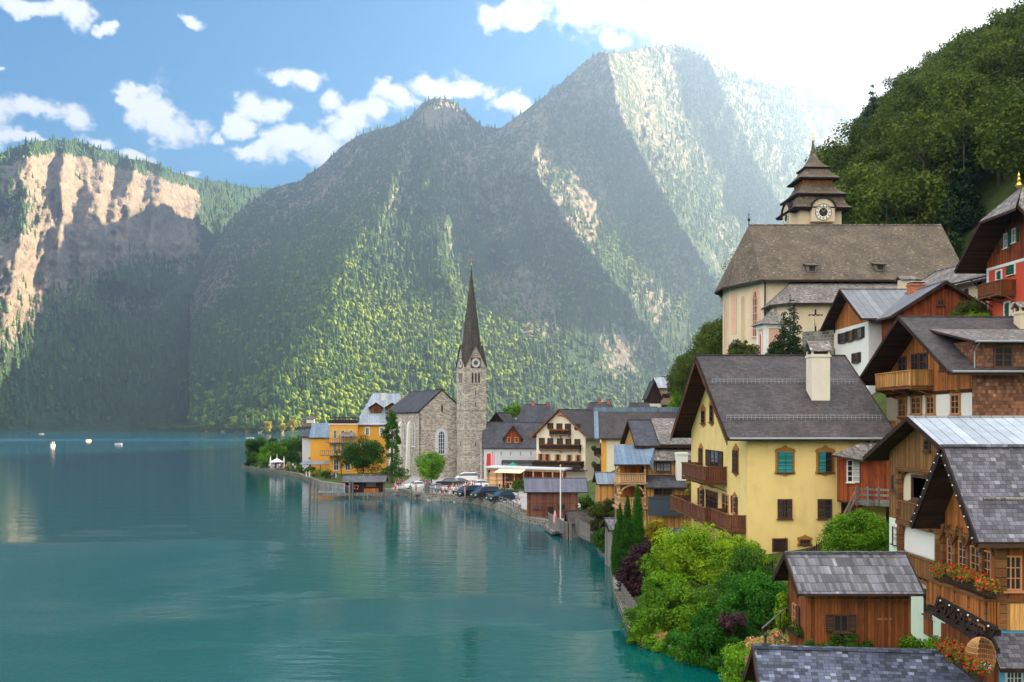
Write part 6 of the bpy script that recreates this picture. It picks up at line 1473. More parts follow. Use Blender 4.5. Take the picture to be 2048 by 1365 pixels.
shrub('lime_shrub', 'lime shrub with pale tips against the pale yellow gable', P(1475, 70.5, 1.9), 2.2, 1.5, 2.0, 'leaf_lime', 14000, .16, 41, k=48, cr=.65)
shrub('green_shrub', 'broad bright green shrub hanging over the bank', P(1362, 63.6, -1.4), 3.4, 2.3, 2.5, 'leaf_bright', 34000, .16, 5, k=90, cr=.75)
shrub('green_shrub', 'dark green shrub low over the water next to the boat shed', P(1440, 58.2, -1.4), 2.2, 1.9, 2.3, 'leaf_emerald', 20000, .15, 6, k=60, cr=.62)
shrub('green_shrub', 'rounded ivy covered shrub left of the brown shed', P(1512, 60.5, .8), 2.1, 1.6, 2.1, 'leaf_emerald', 18000, .15, 7, k=52, cr=.65)
shrub('green_shrub', 'small green shrub between lime shrub and ivy mound', P(1500, 65.5, 1.3), 1.8, 1.5, 2.2, 'leaf_mid', 11000, .15, 71, k=36, cr=.7)
shrub('green_shrub', 'trailing green shrub below the hydrangea at the shed corner', P(1490, 52.0, -.6), 1.2, 1.6, 1.6, 'leaf_bright', 11000, .13, 72, k=44, cr=.5)
shrub('green_shrub', 'green shrub filling the gap between the purple shrub and the bank', P(1330, 71, .2), 1.7, 1.5, 1.7, 'leaf_bright', 10000, .16, 73, k=36, cr=.6)
shrub('purple_shrub', 'small wine red shrub tucked between the green shrubs', P(1462, 57.4, 1.7), .85, .7, .75, 'leaf_purple', 2600, .13, 8, k=14)
shrub('green_shrub', 'clipped bright green hedge plant on the shore wall corner', P(1300, 64.2, -.5), 1.0, .9, 1.05, 'leaf_bright', 6000, .13, 9, k=24, cr=.5)
shrub('hydrangea', 'pink flowering hydrangea beside the small shed', P(1535, 46, 2.5), 1.0, .8, .95, 'flowers_pink', 4500, .14, 10, k=26, cr=.34)
shrub('hydrangea', 'small pale pink hydrangea low on the bank over the water', P(1327, 61.6, .0), .6, .5, .55, 'flowers_pink', 1500, .13, 11, k=14, cr=.25)
shrub('climbing_plant', 'yellow green climber at the corner of the brown shed', P(1566, 51.5, 2.6), .35, .4, 1.35, 'leaf_lime', 3200, .11, 12, k=26, cr=.28)
for px_, r_, h_, lb in ((1620, .28, .42, 'small climbing rose on the shed front left'), (1655, .5, .42, 'leafy plant below the shed window'), (1705, .62, .38, 'low green plant on the right of the shed window'), (1738, .18, .4, 'thin sprig in front of the shed boards')):
    shrub('wall_plant', lb, P(px_, 47.3, 2.85), r_, .25, h_, 'leaf_mid', 1300, .10, int(px_), k=16, cr=.2, cat='plant')
shrub('green_shrub', 'large fresh green bush below the outdoor stair', P(1715, 67, 4.0), 2.35, 2.0, 2.0, 'leaf_bright', 20000, .15, 13, k=60, cr=.75)
shrub('green_shrub', 'fresh green bush against the mint green house base', P(1856, 47.5, 1.0), 1.45, 1.3, 1.5, 'leaf_bright', 15000, .11, 14, k=30, cr=.42)
shrub('green_shrub', 'small round bush at the cellar door of the yellow house', P(1520, 72.5, 3.2), .7, .6, .75, 'leaf_emerald', 3000, .13, 15, k=16, cr=.35)
shrub('green_shrub', 'leafy bush with orange berries beside the wooden blue roofed shed', P(1175, 128, .7), 1.7, 1.5, 1.8, 'leaf_mid', 6000, .24, 16, k=26)
shrub('flowering_shrub', 'tall pale green shrub with white flowers below the carved balconies', P(1215, 117, .7), 2.0, 1.8, 2.2, 'leaf_olive', 8000, .24, 17, k=32, cr=.8)
shrub('green_shrub', 'low shrub on the bank beside the garden hut', P(1217, 106, .3), 1.6, 1.3, 1.3, 'leaf_mid', 5000, .2, 18, k=22)
shrub('yellow_shrub', 'yellow flowering shrub by the grey balcony screen', P(1312, 97, 1.8), 1.25, 1.0, 1.5, 'leaf_yellow', 4500, .17, 19, k=22, cr=.5)
shrub('green_shrub', 'green shrub below the yellow flowering one', P(1302, 93, 1.0), 1.3, 1.0, 1.1, 'leaf_mid', 4500, .17, 20, k=20, cr=.5)
shrub('climbing_plant', 'yellow creeper hanging between timber house and yellow house', P(1379, 104, 5.6), .35, .35, 1.5, 'leaf_yellow', 1600, .16, 21, k=16, cr=.28)
for i, (u, rx, mt) in enumerate(((.06, .8, 'leaf_bright'), (.24, .95, 'leaf_bright'), (.40, .8, 'leaf_emerald'), (.56, .95, 'leaf_bright'), (.72, .9, 'leaf_emerald'), (.9, .95, 'leaf_emerald'))):
    x, y = 8.0+4.6*u, 63.6-8.1*u
    shrub('trailing_plant', ('first', 'second', 'third', 'fourth', 'fifth', 'sixth')[i]+' trailing green plant hanging over the bank, counted from the cypress side', (x+.1, y+.05, -.6), rx*1.15, 1.0, .95, mt, 7500, .13, 200+i, 'trailing plants on the bank', 30, 'plant', .36)
# headland and promenade trees
broad_tree('headland_tree', 'dark bluish tree at the tip of the headland', P(513, 301, .9), 8.4, 3.6, 'leaf_mid', 8000, .42, 31, hc=1.0)
broad_tree('headland_tree', 'yellow green rounded tree behind the white gazebo', P(546, 287, .9), 7.0, 4.2, 'leaf_bright', 7500, .4, 32, hc=.9)
broad_tree('headland_tree', 'tall dark green tree in the middle of the headland', P(570, 306, .9), 9.0, 3.8, 'leaf_mid', 4500, .45, 33, hc=1.2)
broad_tree('headland_tree', 'broad mid green tree next to the orange hotel annex', P(597, 290, .9), 9.0, 4.2, 'leaf_mid', 5200, .42, 34, hc=1.0)
shrub('purple_shrub', 'dark red bush above the white gazebo', P(556, 281, 1.0), 1.6, 1.2, 1.1, 'leaf_purple', 1400, .3, 35)
shrub('green_shrub', 'brownish green bush at the foot of the orange hotel wing', P(632, 270, 1.0), 2.3, 1.6, 2.2, 'leaf_mid', 2600, .34, 36)
shrub('green_shrub', 'low bright shrubs at the water edge of the headland', P(527, 286, 1.0), 4.0, 1.0, .8, 'leaf_bright', 2200, .28, 37)
for i, (px_, D, rx, mt) in enumerate(((503, 300, 2.4, 'leaf_mid'), (585, 276, 2.6, 'leaf_bright'), (612, 262, 3.0, 'leaf_mid'), (640, 246, 3.2, 'leaf_bright'), (655, 238, 2.4, 'leaf_mid'))):
    shrub('green_shrub', ('dark shrub at the very tip of the headland', 'bright shrub right of the gazebo', 'dark shrub before the low terrace roof', 'bright shrub on the hotel lawn bank', 'dark shrub where the lawn meets the landing')[i], P(px_, D, .5), rx, 1.2, 1.0, mt, 2400, .28, 300+i, k=20)
broad_tree('headland_tree', 'second dark tree close behind the tree at the headland tip', P(528, 306, .9), 9.6, 3.8, 'leaf_conifer', 6500, .42, 310, hc=1.0)
broad_tree('garden_tree', 'full dark green tree in front of the orange hotel', P(726, 235, .9), 9.8, 4.7, 'leaf_mid', 11000, .36, 38, hc=2.0, k=36)
broad_tree('garden_tree', 'small pale tree with open crown at the hotel terrace', P(683, 247, .9), 7.2, 2.0, 'leaf_olive', 1300, .32, 39, hc=1.6, k=18)
t_ = thing('larch_tree', 'tall thin larch standing left of the church', 'tree', P(783, 221, .9)); mb = MB(); mb.tube((0, 0, -.5), (.2, 0, 15), .38, .05, 8); mb.build('trunk', M['bark'], t_)
g = random.Random(77); cl = []
for k in range(95):
    z = g.uniform(2.0, 15.5); r = (3.9*(1-(z/16.5)**1.3)+.25)*g.uniform(.3, .95); a = g.uniform(0, 6.28); cl.append(((r*math.cos(a), r*math.sin(a), z-.25*r), (g.uniform(.5, 1.0), g.uniform(.5, 1.0), g.uniform(.35, .9)), 1))
link('crown', leaf_mesh('crown', cl, 10000, .33, M['leaf_mid'], 78), t_)
broad_tree('maple_tree', 'round clipped maple on the square in front of the church', P(863, 203, .9), 7.6, 2.75, 'leaf_bright', 8000, .28, 40, hc=1.5, k=34)
broad_tree('planter_tree', 'small round tree in front of the timber pavilion', P(1036, 178, 1.2), 2.9, 1.05, 'leaf_mid', 2600, .17, 42, hc=.8, k=16)
broad_tree('garden_tree', 'bright green tree rising over the dark roofs behind the inn', P(1034, 292, 1.2), 19.6, 4.0, 'leaf_bright', 4500, .5, 43, hc=8, k=26)
broad_tree('garden_tree', 'little yellow green tree beside the peach house', P(1279, 285, 6), 9.5, 1.6, 'leaf_yellow', 1200, .4, 44, hc=3, k=12)
for (x0, x1, D, z, mat, lb, rz) in ((1905, 1985, 92.0, 22.4, 'leaf_olive', 'trimmed olive green hedge below the cream outbuilding', 1.35), (1932, 1984, 88.0, 21.6, 'leaf_lime', 'yellow green bush below the trimmed hedge near the red house', .95)):
    shrub('hedge', lb, P((x0+x1)/2, D, z), (x1-x0)/2/F*D, .9, rz, mat, 7500, .16, int(x0), k=44, cr=.62, cat='hedge')
shrub('green_shrub', 'olive bush against the apse of the hillside church', P(1486, 114, 20.9), 1.55, 1.2, 1.2, 'leaf_olive', 4500, .2, 51, k=24)
shrub('green_shrub', 'yellowish bush right of the wayside chapel', P(1549, 113, 20.6), .9, .9, 1.3, 'leaf_olive', 2800, .2, 52, k=18)
shrub('green_shrub', 'dark bush at the foot of the crucifix', P(1655, 112, 23.6), .9, .7, .6, 'leaf_mid', 2000, .18, 53, k=14)
conifer('spruce_tree', 'pointed young spruce in front of the hillside church', P(1580, 110, 20.2), 8.0, 2.3, 'leaf_conifer', 7000, .22, 54, levels=16)
for px_, D, z, r_, lb in ((1352, 232, 12, 3.0, 'bush beside the peach house at the end of the yellow roof'), (1372, 205, 15, 2.6, 'upper bush beside the yellow house gable end')):
    shrub('green_shrub', lb, P(px_, D, z), r_, r_, r_*1.2, 'leaf_bright', 4000, .34, int(px_), k=24)

# wooded slope above the village: each tree its own object
TPL = []
for i in range(4): TPL.append(('b', broad_tree('beech_tree', 'leafy beech among the dense trees on the steep slope right of the church', (0, -400-i*20, 0), 15.5+i*1.2, 5.2, 'leaf_wood', 5200, .55, 60+i, 'beeches on the wooded slope', hc=4.0, k=44)))
for i in range(2): TPL.append(('s', conifer('fir_tree', 'dark fir standing among the beeches on the steep slope', (0, -500-i*20, 0), 19+i*2, 3.6, 'leaf_conifer', 5200, .5, 70+i, 'firs on the wooded slope', levels=17)))
g = random.Random(2024); spots = []; tries = 0
while tries < 9000:
    tries += 1
    px_ = g.uniform(1335, 2130); D = g.uniform(150, 430)
    x, y = (px_-CX)/F*D, D
    z = gz(x, y); sl = gz(x+4, y)-z
    if z < 17 or (sl < 1.2 and px_ > 1560): continue
    if px_ > 1520 and x < 62 and y < 156: continue
    if 1465 < px_ < 1668 and HY-(z+26-EYE)*F/D < 455: continue
    if px_ < 1720 and px_ > 1465 and D > 330: continue
    if px_ < 1470 and (D < 170 or D > 285 or px_ < 1350): continue
    if any((x-a)**2+(y-b)**2 < 36 for a, b, _, _ in spots): continue
    py_ = HY-(z-EYE)*F/D
    if py_ < -260: continue
    spots.append((x, y, z, px_))
cnt = {'b': 0, 's': 0}; used = set()
spots.sort(key=lambda s: s[1])
LIM = {'b': 235, 's': 62}
for (x, y, z, px_) in spots:
    kind = 's' if g.random() < .2 else 'b'
    if px_ < 1470: kind = 'b'
    if cnt[kind] >= LIM[kind]: kind = 'b' if kind == 's' else 's'
    if cnt[kind] >= LIM[kind]: continue
    src = g.choice([o for k, o in TPL if k == kind]); cnt[kind] += 1
    o = src if src.name not in used else copy_tree(src); used.add(src.name)
    s = g.uniform(.72, 1.12)*(.55 if px_ < 1470 else 1); o.location = (x, y, z-.6); o.scale = (s, s, s*g.uniform(.9, 1.15)); o.rotation_euler.z = g.uniform(0, 6.28)
print('TREES', cnt, len(spots))
# ================================================================== people
def skin_body(verts, edges, name):
    me = bpy.data.meshes.new(name); me.from_pydata([v[:3] for v in verts], edges, []); o = bpy.data.objects.new(name, me); COL.objects.link(o)
    md = o.modifiers.new('skin', 'SKIN'); o.modifiers.new('sub', 'SUBSURF').levels = 1
    for i, v in enumerate(verts): me.skin_vertices[0].data[i].radius = (v[3], v[4] if len(v) > 4 else v[3])
    me.skin_vertices[0].data[0].use_root = True
    bpy.context.view_layer.update(); dg = bpy.context.evaluated_depsgraph_get(); m2 = bpy.data.meshes.new_from_object(o.evaluated_get(dg)); m2.name = name
    bpy.data.objects.remove(o); bpy.data.meshes.remove(me)
    for p in m2.polygons: p.use_smooth = True
    m2.uv_layers.active or m2.uv_layers.new(name='UVMap')
    return m2
def make_person_meshes(st, arm):
    """st: stride, arm: how far the right hand is raised"""
    V_ = [(0, 0, .93, .12, .09), (0, 0, 1.12, .115, .085), (0, .005, 1.30, .13, .09), (0, 0, 1.46, .055), (0, .02, 1.56, .075), (0, .025, 1.68, .08),
          (-.16, 0, 1.40, .055), (-.23, -.01, 1.14, .042), (-.22, .10, .92, .035), (-.22, .14, .84, .03), (.16, 0, 1.40, .055), (.23, .0+arm*.05, 1.14, .042), (.22-.06*arm, .12+arm*.12, .92+arm*.42, .035), (.21-.08*arm, .16+arm*.12, .85+arm*.5, .03),
          (-.09, 0, .86, .085), (-.10, st*.14, .48, .06), (-.10, st*.06, .08, .042), (-.10, st*.06+.14, .04, .035), (.09, 0, .86, .085), (.10, -st*.10, .48, .06), (.10, -st*.26, .09, .042), (.10, -st*.26+.13, .04, .035)]
    E_ = [(0, 1), (1, 2), (2, 3), (3, 4), (4, 5), (2, 6), (6, 7), (7, 8), (8, 9), (2, 10), (10, 11), (11, 12), (12, 13), (0, 14), (14, 15), (15, 16), (16, 17), (0, 18), (18, 19), (19, 20), (20, 21)]
    body = skin_body(V_, E_, 'person')
    f = lambda v, k: (*v[:3], v[3]*k, (v[4] if len(v) > 4 else v[3])*k)
    top = skin_body([f(V_[1], 1.22), f(V_[0], 1.2), f(V_[2], 1.2), (0, 0, 1.42, .10), f(V_[6], 1.3), (-.205, -.005, 1.24, .062), f(V_[10], 1.3), (.205, .02*arm, 1.24, .062)], [(0, 1), (0, 2), (2, 3), (2, 4), (4, 5), (2, 6), (6, 7)], 'shirt')
    leg = skin_body([f(V_[0], 1.12), f(V_[14], 1.15), f(V_[15], 1.2), (V_[15][0], V_[15][1]*.6+V_[16][1]*.4, .3, .06), f(V_[18], 1.15), f(V_[19], 1.2), (V_[19][0], V_[19][1]*.6+V_[20][1]*.4, .3, .06)], [(0, 1), (1, 2), (2, 3), (0, 4), (4, 5), (5, 6)], 'trousers')
    mb = MB(); mb.lathe((0, .005, 1.70), [(.092, -.10), (.105, -.02), (.09, .06), (.05, .10), (0, .115)], 9); h = mb.build('hair', M['black']); hair = h.data; bpy.data.objects.remove(h)
    return body, top, leg, hair
POSES = [make_person_meshes(.3, 0), make_person_meshes(1.0, 0), make_person_meshes(.1, 1)]
SKIN = simple('skin', (0.52, 0.32, 0.22), .6)
CLO = {}
def cloth(nm, rgb):
    CLO[nm] = simple('cloth_'+nm.replace(' ', '_'), rgb, .9); return CLO[nm]
for nm, rgb in (('white', (.72, .72, .70)), ('red', (.55, .03, .04)), ('pink', (.75, .25, .32)), ('blue', (.06, .14, .42)), ('pale blue', (.35, .50, .68)), ('black', (.025, .025, .03)), ('grey', (.28, .28, .3)), ('beige', (.55, .43, .3)), ('green', (.05, .3, .1)), ('navy', (.03, .045, .12)), ('orange', (.72, .25, .04)), ('purple', (.25, .07, .3))): cloth(nm, rgb)
for nm, rgb in (('dark', (.025, .018, .014)), ('brown', (.11, .055, .025)), ('fair', (.42, .29, .12))): CLO[nm+' hair'] = simple('hair_'+nm, rgb, .7)
def person(px, D, z, shirt, trs, label, pose=0, rz=None, hair='dark', group=None):
    b, t1, t2, hr = POSES[pose]; o = link('person', b); o.location = P(px, D, z); o.rotation_euler.z = rnd.uniform(0, 6.28) if rz is None else rz
    o.data.materials or o.data.materials.append(SKIN); s = rnd.uniform(.94, 1.06); o.scale = (s, s, s)
    tag(o, label, 'person', group)
    for me, nm, m_ in ((t1, 'shirt', shirt), (t2, 'trousers', trs), (hr, 'hair', hair+' hair')):
        if not len(me.materials): me.materials.append(SKIN)
        c = link(nm, me, o); c.material_slots[0].link = 'OBJECT'; c.material_slots[0].material = CLO[m_]
    return o
rows = [(884, 176, 'red', 'black'), (889, 178, 'pale blue', 'blue'), (893, 175, 'white', 'navy'), (897, 180, 'black', 'grey'), (900, 174, 'pink', 'white'), (904, 177, 'white', 'beige'), (907, 173, 'white', 'black'), (910, 179, 'blue', 'white'), (912, 172, 'pale blue', 'grey'), (915, 176, 'white', 'red'), (918, 171, 'red', 'white'),
        (921, 174, 'red', 'black'), (924, 178, 'pink', 'blue'), (927, 181, 'white', 'navy'), (930, 169, 'pink', 'grey'), (933, 182, 'red', 'grey'), (937, 185, 'red', 'navy'), (941, 183, 'white', 'black'), (945, 186, 'navy', 'beige'), (949, 184, 'pink', 'black'), (953, 168, 'red', 'white'), (957, 167.2, 'white', 'red'), (962, 189, 'black', 'blue'), (886, 174, 'white', 'red'), (895, 178, 'navy', 'white'), (902, 179, 'red', 'white'), (906, 180, 'pale blue', 'white'), (909, 175, 'white', 'grey'), (913, 180, 'pink', 'navy'), (917, 178, 'black', 'red'), (920, 176, 'beige', 'navy'), (926, 184, 'blue', 'beige'), (931, 186, 'white', 'grey'), (936, 188, 'beige', 'black'), (940, 187, 'red', 'beige'), (948, 187, 'white', 'pink'), (876, 178, 'grey', 'blue'), (871, 179.5, 'white', 'black')]
loc_words = ['at the left edge of the crowd', 'in the thick of the crowd', 'near the lake railing', 'behind the crowd beside a car', 'in front of the dark vans']
seen = {}
for i, (px_, D, a, b) in enumerate(rows):
    k = (a, b); lb = 'visitor in %s top and %s trousers %s' % (a, b, loc_words[0 if px_ < 890 else 3 if D > 180 else 4 if px_ > 950 else 2 if D < 174 else 1])
    person(px_, D, 1.22, a, b, lb, i % 3, hair=('dark', 'brown', 'fair')[i % 3], group='visitors on the quay')
for px_, D, z, a, b, lb, ps in ((797, 196, 1.2, 'red', 'navy', 'person in red top walking between the big trees', 1), (801, 197, 1.2, 'purple', 'black', 'person in purple top walking between the big trees', 0), (808, 199, 1.2, 'red', 'beige', 'person in red top and beige trousers by the parked van', 1), (791, 184, 1.2, 'pink', 'red', 'person in pink and red clothes standing alone at the railing', 0), (821, 180, 1.25, 'green', 'green', 'person dressed all in green on the small landing stage', 0), (832, 181, 1.25, 'orange', 'blue', 'person in orange top on the small landing stage', 1), (843, 182, 1.25, 'white', 'white', 'person in white on the small landing stage', 0),
        (851, 183, 1.25, 'blue', 'grey', 'person in blue top by the landing posts', 1), (1032, 150, 1.2, 'blue', 'white', 'person in blue top walking by the boathouse wall', 1), (1036, 147, 1.2, 'pink', 'white', 'person in pink top walking along the boathouse', 1), (1039, 143.5, 1.2, 'white', 'grey', 'person in white top and grey trousers by the boathouse corner', 0), (962, 212, 1.2, 'orange', 'orange', 'person in orange work clothes by the timber pavilion', 0), (957, 214, 1.2, 'purple', 'white', 'person in purple top near the white van', 1),
        (999, 192, 1.2, 'white', 'black', 'guest in white top at the pavilion front', 0), (1011, 190, 1.2, 'red', 'navy', 'guest in red top at the pavilion front', 1), (1021, 189, 1.2, 'black', 'beige', 'guest in black top at the pavilion front', 0), (613, 236, .9, 'pink', 'white', 'bather in pink at the end of the boat landing', 0), (619, 235, .9, 'pale blue', 'white', 'bather in pale blue at the end of the boat landing', 1), (664, 231, 1.0, 'red', 'blue', 'person in red top on the lawn behind the boat landing', 1), (672, 230, 1.0, 'pale blue', 'white', 'person in pale blue on the lawn behind the boat landing', 0),
        (727, 218, 1.0, 'white', 'pink', 'person in white seen over the landing hut roof', 0), (741, 219, 1.0, 'beige', 'grey', 'person in beige seen over the landing hut roof', 1), (757, 217, 1.0, 'pale blue', 'navy', 'person in pale blue seen over the landing hut roof', 0), (573, 268, 1.2, 'orange', 'black', 'person in orange top right of the white gazebo', 0)):
    person(px_, D, z, a, b, lb, ps, hair=('dark', 'brown', 'fair')[int(px_) % 3])
for i, (px_, a) in enumerate(((539, 'white'), (543, 'red'), (547, 'white'), (551, 'black'), (555, 'pale blue'), (559, 'white'), (563, 'purple'), (567, 'grey'), (580, 'black'), (586, 'white'), (590, 'navy'))):
    person(px_, 271-i % 3, 1.2, a, ('navy', 'white', 'grey')[i % 3], 'guest in %s top and %s trousers on the headland terrace%s' % (a, ('navy', 'white', 'grey')[i % 3], ' beside the gazebo' if px_ < 570 else ' away from the gazebo'), i % 3, group='guests on the headland terrace')

# ================================================================== cars
def car_mesh(kind):
    if kind == 'van': st = [(-2.3, .35, .55, .9, .92), (-2.25, .3, 1.0, 1.0, .95), (-1.7, .28, 1.12, 1.2, .97), (-1.15, .28, 1.15, 1.75, .97), (-.6, .28, 1.15, 1.93, .97), (1.9, .28, 1.15, 1.95, .97), (2.35, .3, 1.12, 1.85, .95), (2.4, .4, .8, 1.0, .9)]; gl = (2, 6)
    elif kind == 'suv': st = [(-2.3, .38, .6, .8, .88), (-2.2, .3, .95, .98, .93), (-1.1, .28, 1.02, 1.1, .95), (-.35, .28, 1.02, 1.62, .95), (.2, .28, 1.02, 1.70, .95), (1.5, .28, 1.02, 1.66, .95), (2.15, .3, 1.0, 1.15, .93), (2.3, .42, .7, .85, .88)]; gl = (2, 6)
    else: st = [(-2.1, .35, .55, .7, .84), (-2.0, .28, .82, .86, .88), (-.95, .26, .92, 1.0, .9), (-.25, .26, .92, 1.40, .9), (.3, .26, .92, 1.47, .9), (1.1, .26, .92, 1.40, .9), (1.75, .28, .92, 1.05, .88), (2.05, .4, .75, .9, .84)]; gl = (2, 6)
    mb, mg = MB(), MB()
    def sec(s, e=0): x, zb, zm, zt, w = s; wt = w*.78 if zt > zm+.2 else w*.95; return [(x, -w-e, zb), (x, -w-e, zm), (x, -wt-e, zt+e), (x, wt+e, zt+e), (x, w+e, zm), (x, w+e, zb)]
    for i, (a, b) in enumerate(zip(st[:-1], st[1:])):
        A, Bq = sec(a), sec(b)
        for k in range(6): j = (k+1) % 6; mb.face([A[k], A[j], Bq[j], Bq[k]])
        if gl[0] <= i < gl[1]:
            A, Bq = sec(a, .012), sec(b, .012); L = lambda p, q, u: tuple(p[n]+(q[n]-p[n])*u for n in range(3))
            for (lo_, hi) in ((1, 2), (4, 3)): mg.face([L(A[lo_], A[hi], .12), L(Bq[lo_], Bq[hi], .12), L(Bq[lo_], Bq[hi], .86), L(A[lo_], A[hi], .86)])
            if i in (gl[0], gl[1]-1):
                q = [L(A[2], A[3], .08), L(A[2], A[3], .92), L(Bq[2], Bq[3], .92), L(Bq[2], Bq[3], .08)]; mg.face([L(q[0], q[3], .1), L(q[1], q[2], .1), L(q[1], q[2], .9), L(q[0], q[3], .9)])
    mb.face(sec(st[0])); mb.face(sec(st[-1]))
    return mb, mg, st
WH = MB(); WH.tube((0, -.11, 0), (0, .11, 0), .33, n=14); CARS = {}
def car(kind, px, D, rz, col, label, z=1.22):
    t_ = thing('parked_car' if kind != 'van' else 'parked_van', label, 'van' if kind == 'van' else 'car', P(px, D, z), R(rz), 'vehicles parked on the square')
    mb, mg, st = car_mesh(kind); m_ = MATS.get('paint_'+col[0]) or newmat('paint_'+col[0])[0]
    if not m_.node_tree.nodes or len(m_.node_tree.nodes) < 2: q = NT(m_.node_tree); q.out(q.bsdf(col[1], .25, .6, .2))
    mb.build('body', m_, t_); mg.build('windows', M['glass_blue'], t_)
    for x in (-1.35, 1.4):
        for y in (-.82, .82):
            w = MB(); w.tube((0, -.11, 0), (0, .11, 0), .33, n=14); wo_ = w.build('wheel', M['black'], t_); wo_.location = (x, y, .33)
            h = MB(); h.tube((0, -.12, 0), (0, .12, 0), .19, n=10); h.build('rim', M['zinc'], wo_)
    for y in (-.62, .62): h = MB(); h.box(st[0][0]-.02, y-.16, .62, st[0][0]+.1, y+.16, .76); h.build('headlight', M['clock_white'], t_)
    return t_
car('van', 938, 171, 38, ('black', (.022, .024, .03)), 'black van parked at the crowd, leftmost of three dark vehicles')
car('van', 969, 168, 38, ('black', 0), 'black van parked in the middle of three dark vehicles at the railing')
car('suv', 1001, 161, 36, ('midnight', (.02, .03, .045)), 'dark blue estate car parked at the end of the quay')
car('suv', 896, 199, -20, ('black', 0), 'black car parked before the church wall behind the maple')
car('van', 933, 216, 8, ('white', (.65, .65, .66)), 'white van parked at the foot of the church tower')
car('sedan', 832, 192, 20, ('white', 0), 'white car parked left of the maple near the landing')
car('sedan', 866, 186, 25, ('silver', (.35, .40, .45)), 'silver blue car parked near the small landing stage')
car('sedan', 957, 196, 10, ('white', 0), 'white car half hidden behind the visitors near the pavilion')
car('sedan', 844, 196, 15, ('ruby', (.35, .02, .03)), 'red car parked behind the white car near the maple')
car('sedan', 917, 203, 5, ('slate', (.08, .085, .1)), 'dark grey car parked between black car and white van')

# ================================================================== landing stage and hut
def pile(mb, x, y, h, r=.16): mb.tube((x, y, -1.5), (x, y, h), r, r*.9, 8)
LS = thing('landing_stage', 'timber landing stage on piles in front of the dark hut', 'jetty', (-37.0, 184.2, 0))
a0 = R(-3); mb = MB(); mb.box(0, 0, .75, 14.5, 4.2, 1.0); mb.box(0, -.05, .5, 14.5, .15, .78); mb.build('deck', M['wood_grey'], LS)
for x, h in ((-.2, 3.4), (.5, 3.3), (1.1, 3.2), (7.2, 3.2), (7.7, 3.0), (10.5, .8), (14.3, 1.2)): mb = MB(); pile(mb, x, -.25, h, .2); mb.build('pile', M['wood_grey'], LS)
mb = MB()
for z in (1.35, 1.7, 2.05): mb.bar((.8, .1, z), (7, .1, z), .05, .08)
for i in range(5): mb.box(.9+i*1.5, .05, 1.0, .98+i*1.5, .13, 2.1)
mb.build('railing', M['metal_lightblue'], LS)
mb = MB(); mb.box(6.0, .3, 1.0, 6.1, 1.7, 3.1); mb.build('sign_board', M['paint_white'], LS)
HT = House('landing_hut', 'small black timber hut with grey roof and red lifebuoy on the landing', (-31.0, 185.0, 1.0), 2, 7.1, 3.0, 2.3, 'hut'); HT.walls(M['wood_black'], deep=.3, rise=.7); HT.roof(M['roof_slate'], .7, .8, .5, .6, th=.12)
mb = MB(); mb.pbox(HT.pt('f'), 3.6, 6.3, -.1, .75, 0, .12); mb.build('bench', M['wood_orange'], HT.o)
mb = MB(); mb.pbox(HT.pt('r'), 0, 3, 0, 2.2, 0, .05); mb.build('side_wall', M['wood_grey'], HT.o)
HT.win('f', None, 2, 1, 'frame_brown', 'glass', .08, local=(4.0, 5.8, 1.1, 1.9))
for (x, z, r_) in ((.6, 1.55, .42), (2.2, 1.0, .38)):
    lb_ = thing('lifebuoy', 'red lifebuoy hanging on the landing hut, %s' % ('upper left one' if x < 1 else 'lower one nearer the bench'), 'lifebuoy', HT.glob((x, -.12, z)), R(2)); mb = MB()
    for i in range(14): t0, t1 = 2*math.pi*i/14, 2*math.pi*(i+1)/14; mb.tube((r_*math.cos(t0), 0, r_*math.sin(t0)), (r_*math.cos(t1), 0, r_*math.sin(t1)), .11, n=6)
    mb.build('ring', M['paint_red'], lb_); mb = MB()
    for k in range(4): t0 = math.pi*k/2+.6; mb.tube((r_*math.cos(t0-.12), 0, r_*math.sin(t0-.12)), (r_*math.cos(t0+.12), 0, r_*math.sin(t0+.12)), .12, n=6)
    mb.build('band', M['paint_white'], lb_)
SL = thing('small_landing', 'small timber landing with pale rails and mossy posts before the parked cars', 'jetty', P(822, 181.5, 0)); mb = MB(); mb.hexa([(0, -.3, .9), (4.8, -1.8, .9), (5.6, 1.2, .9), (.6, 2.2, .9), (0, -.3, 1.1), (4.8, -1.8, 1.1), (5.6, 1.2, 1.1), (.6, 2.2, 1.1)]); mb.build('deck', M['wood_grey'], SL)
for x, y in ((2.7, -1.5), (3.0, -1.1), (3.35, -1.6), (.1, -.4), (4.9, -1.8)): mb = MB(); pile(mb, x, y, 2.9 if 2 < x < 4 else 1.6, .17); mb.build('pile', M['wood_grey'], SL)
mb = MB()
for z in (1.5, 1.85, 2.2): mb.bar((.1, -.3, z), (4.8, -1.75, z), .05, .07)
for k in range(6): x = .1+.94*k; mb.box(x-.04, -.3-.3*k-.04, 1.1, x+.04, -.3-.3*k+.04, 2.2)
mb.build('railing', M['zinc'], SL)
# railing along the quay
RL = thing('quay_railing', 'low dark timber railing along the quay edge', 'railing', (0, 0, 1.25)); pts = [Vector((*p, 0)) for p in SHORE[13:18]]; pts[0] = Vector((1.0, 141.6, 0)); rails = MB()
for a, b in zip(pts[:-1], pts[1:]):
    n = max(1, round((b-a).length/2.2)); d = (b-a).normalized(); o = Vector((d.y, -d.x, 0))*.25
    for i in range(n): p = a.lerp(b, i/n)+o; mb = MB(); mb.box(p.x-.07, p.y-.07, -.5, p.x+.07, p.y+.07, 1.0); mb.build('post', M['wood_grey'], RL)
    for z in (.45, .85): rails.bar(a+o+Vector((0, 0, z)), b+o+Vector((0, 0, z)), .06, .13)
rails.build('rail', M['wood_grey'], RL)
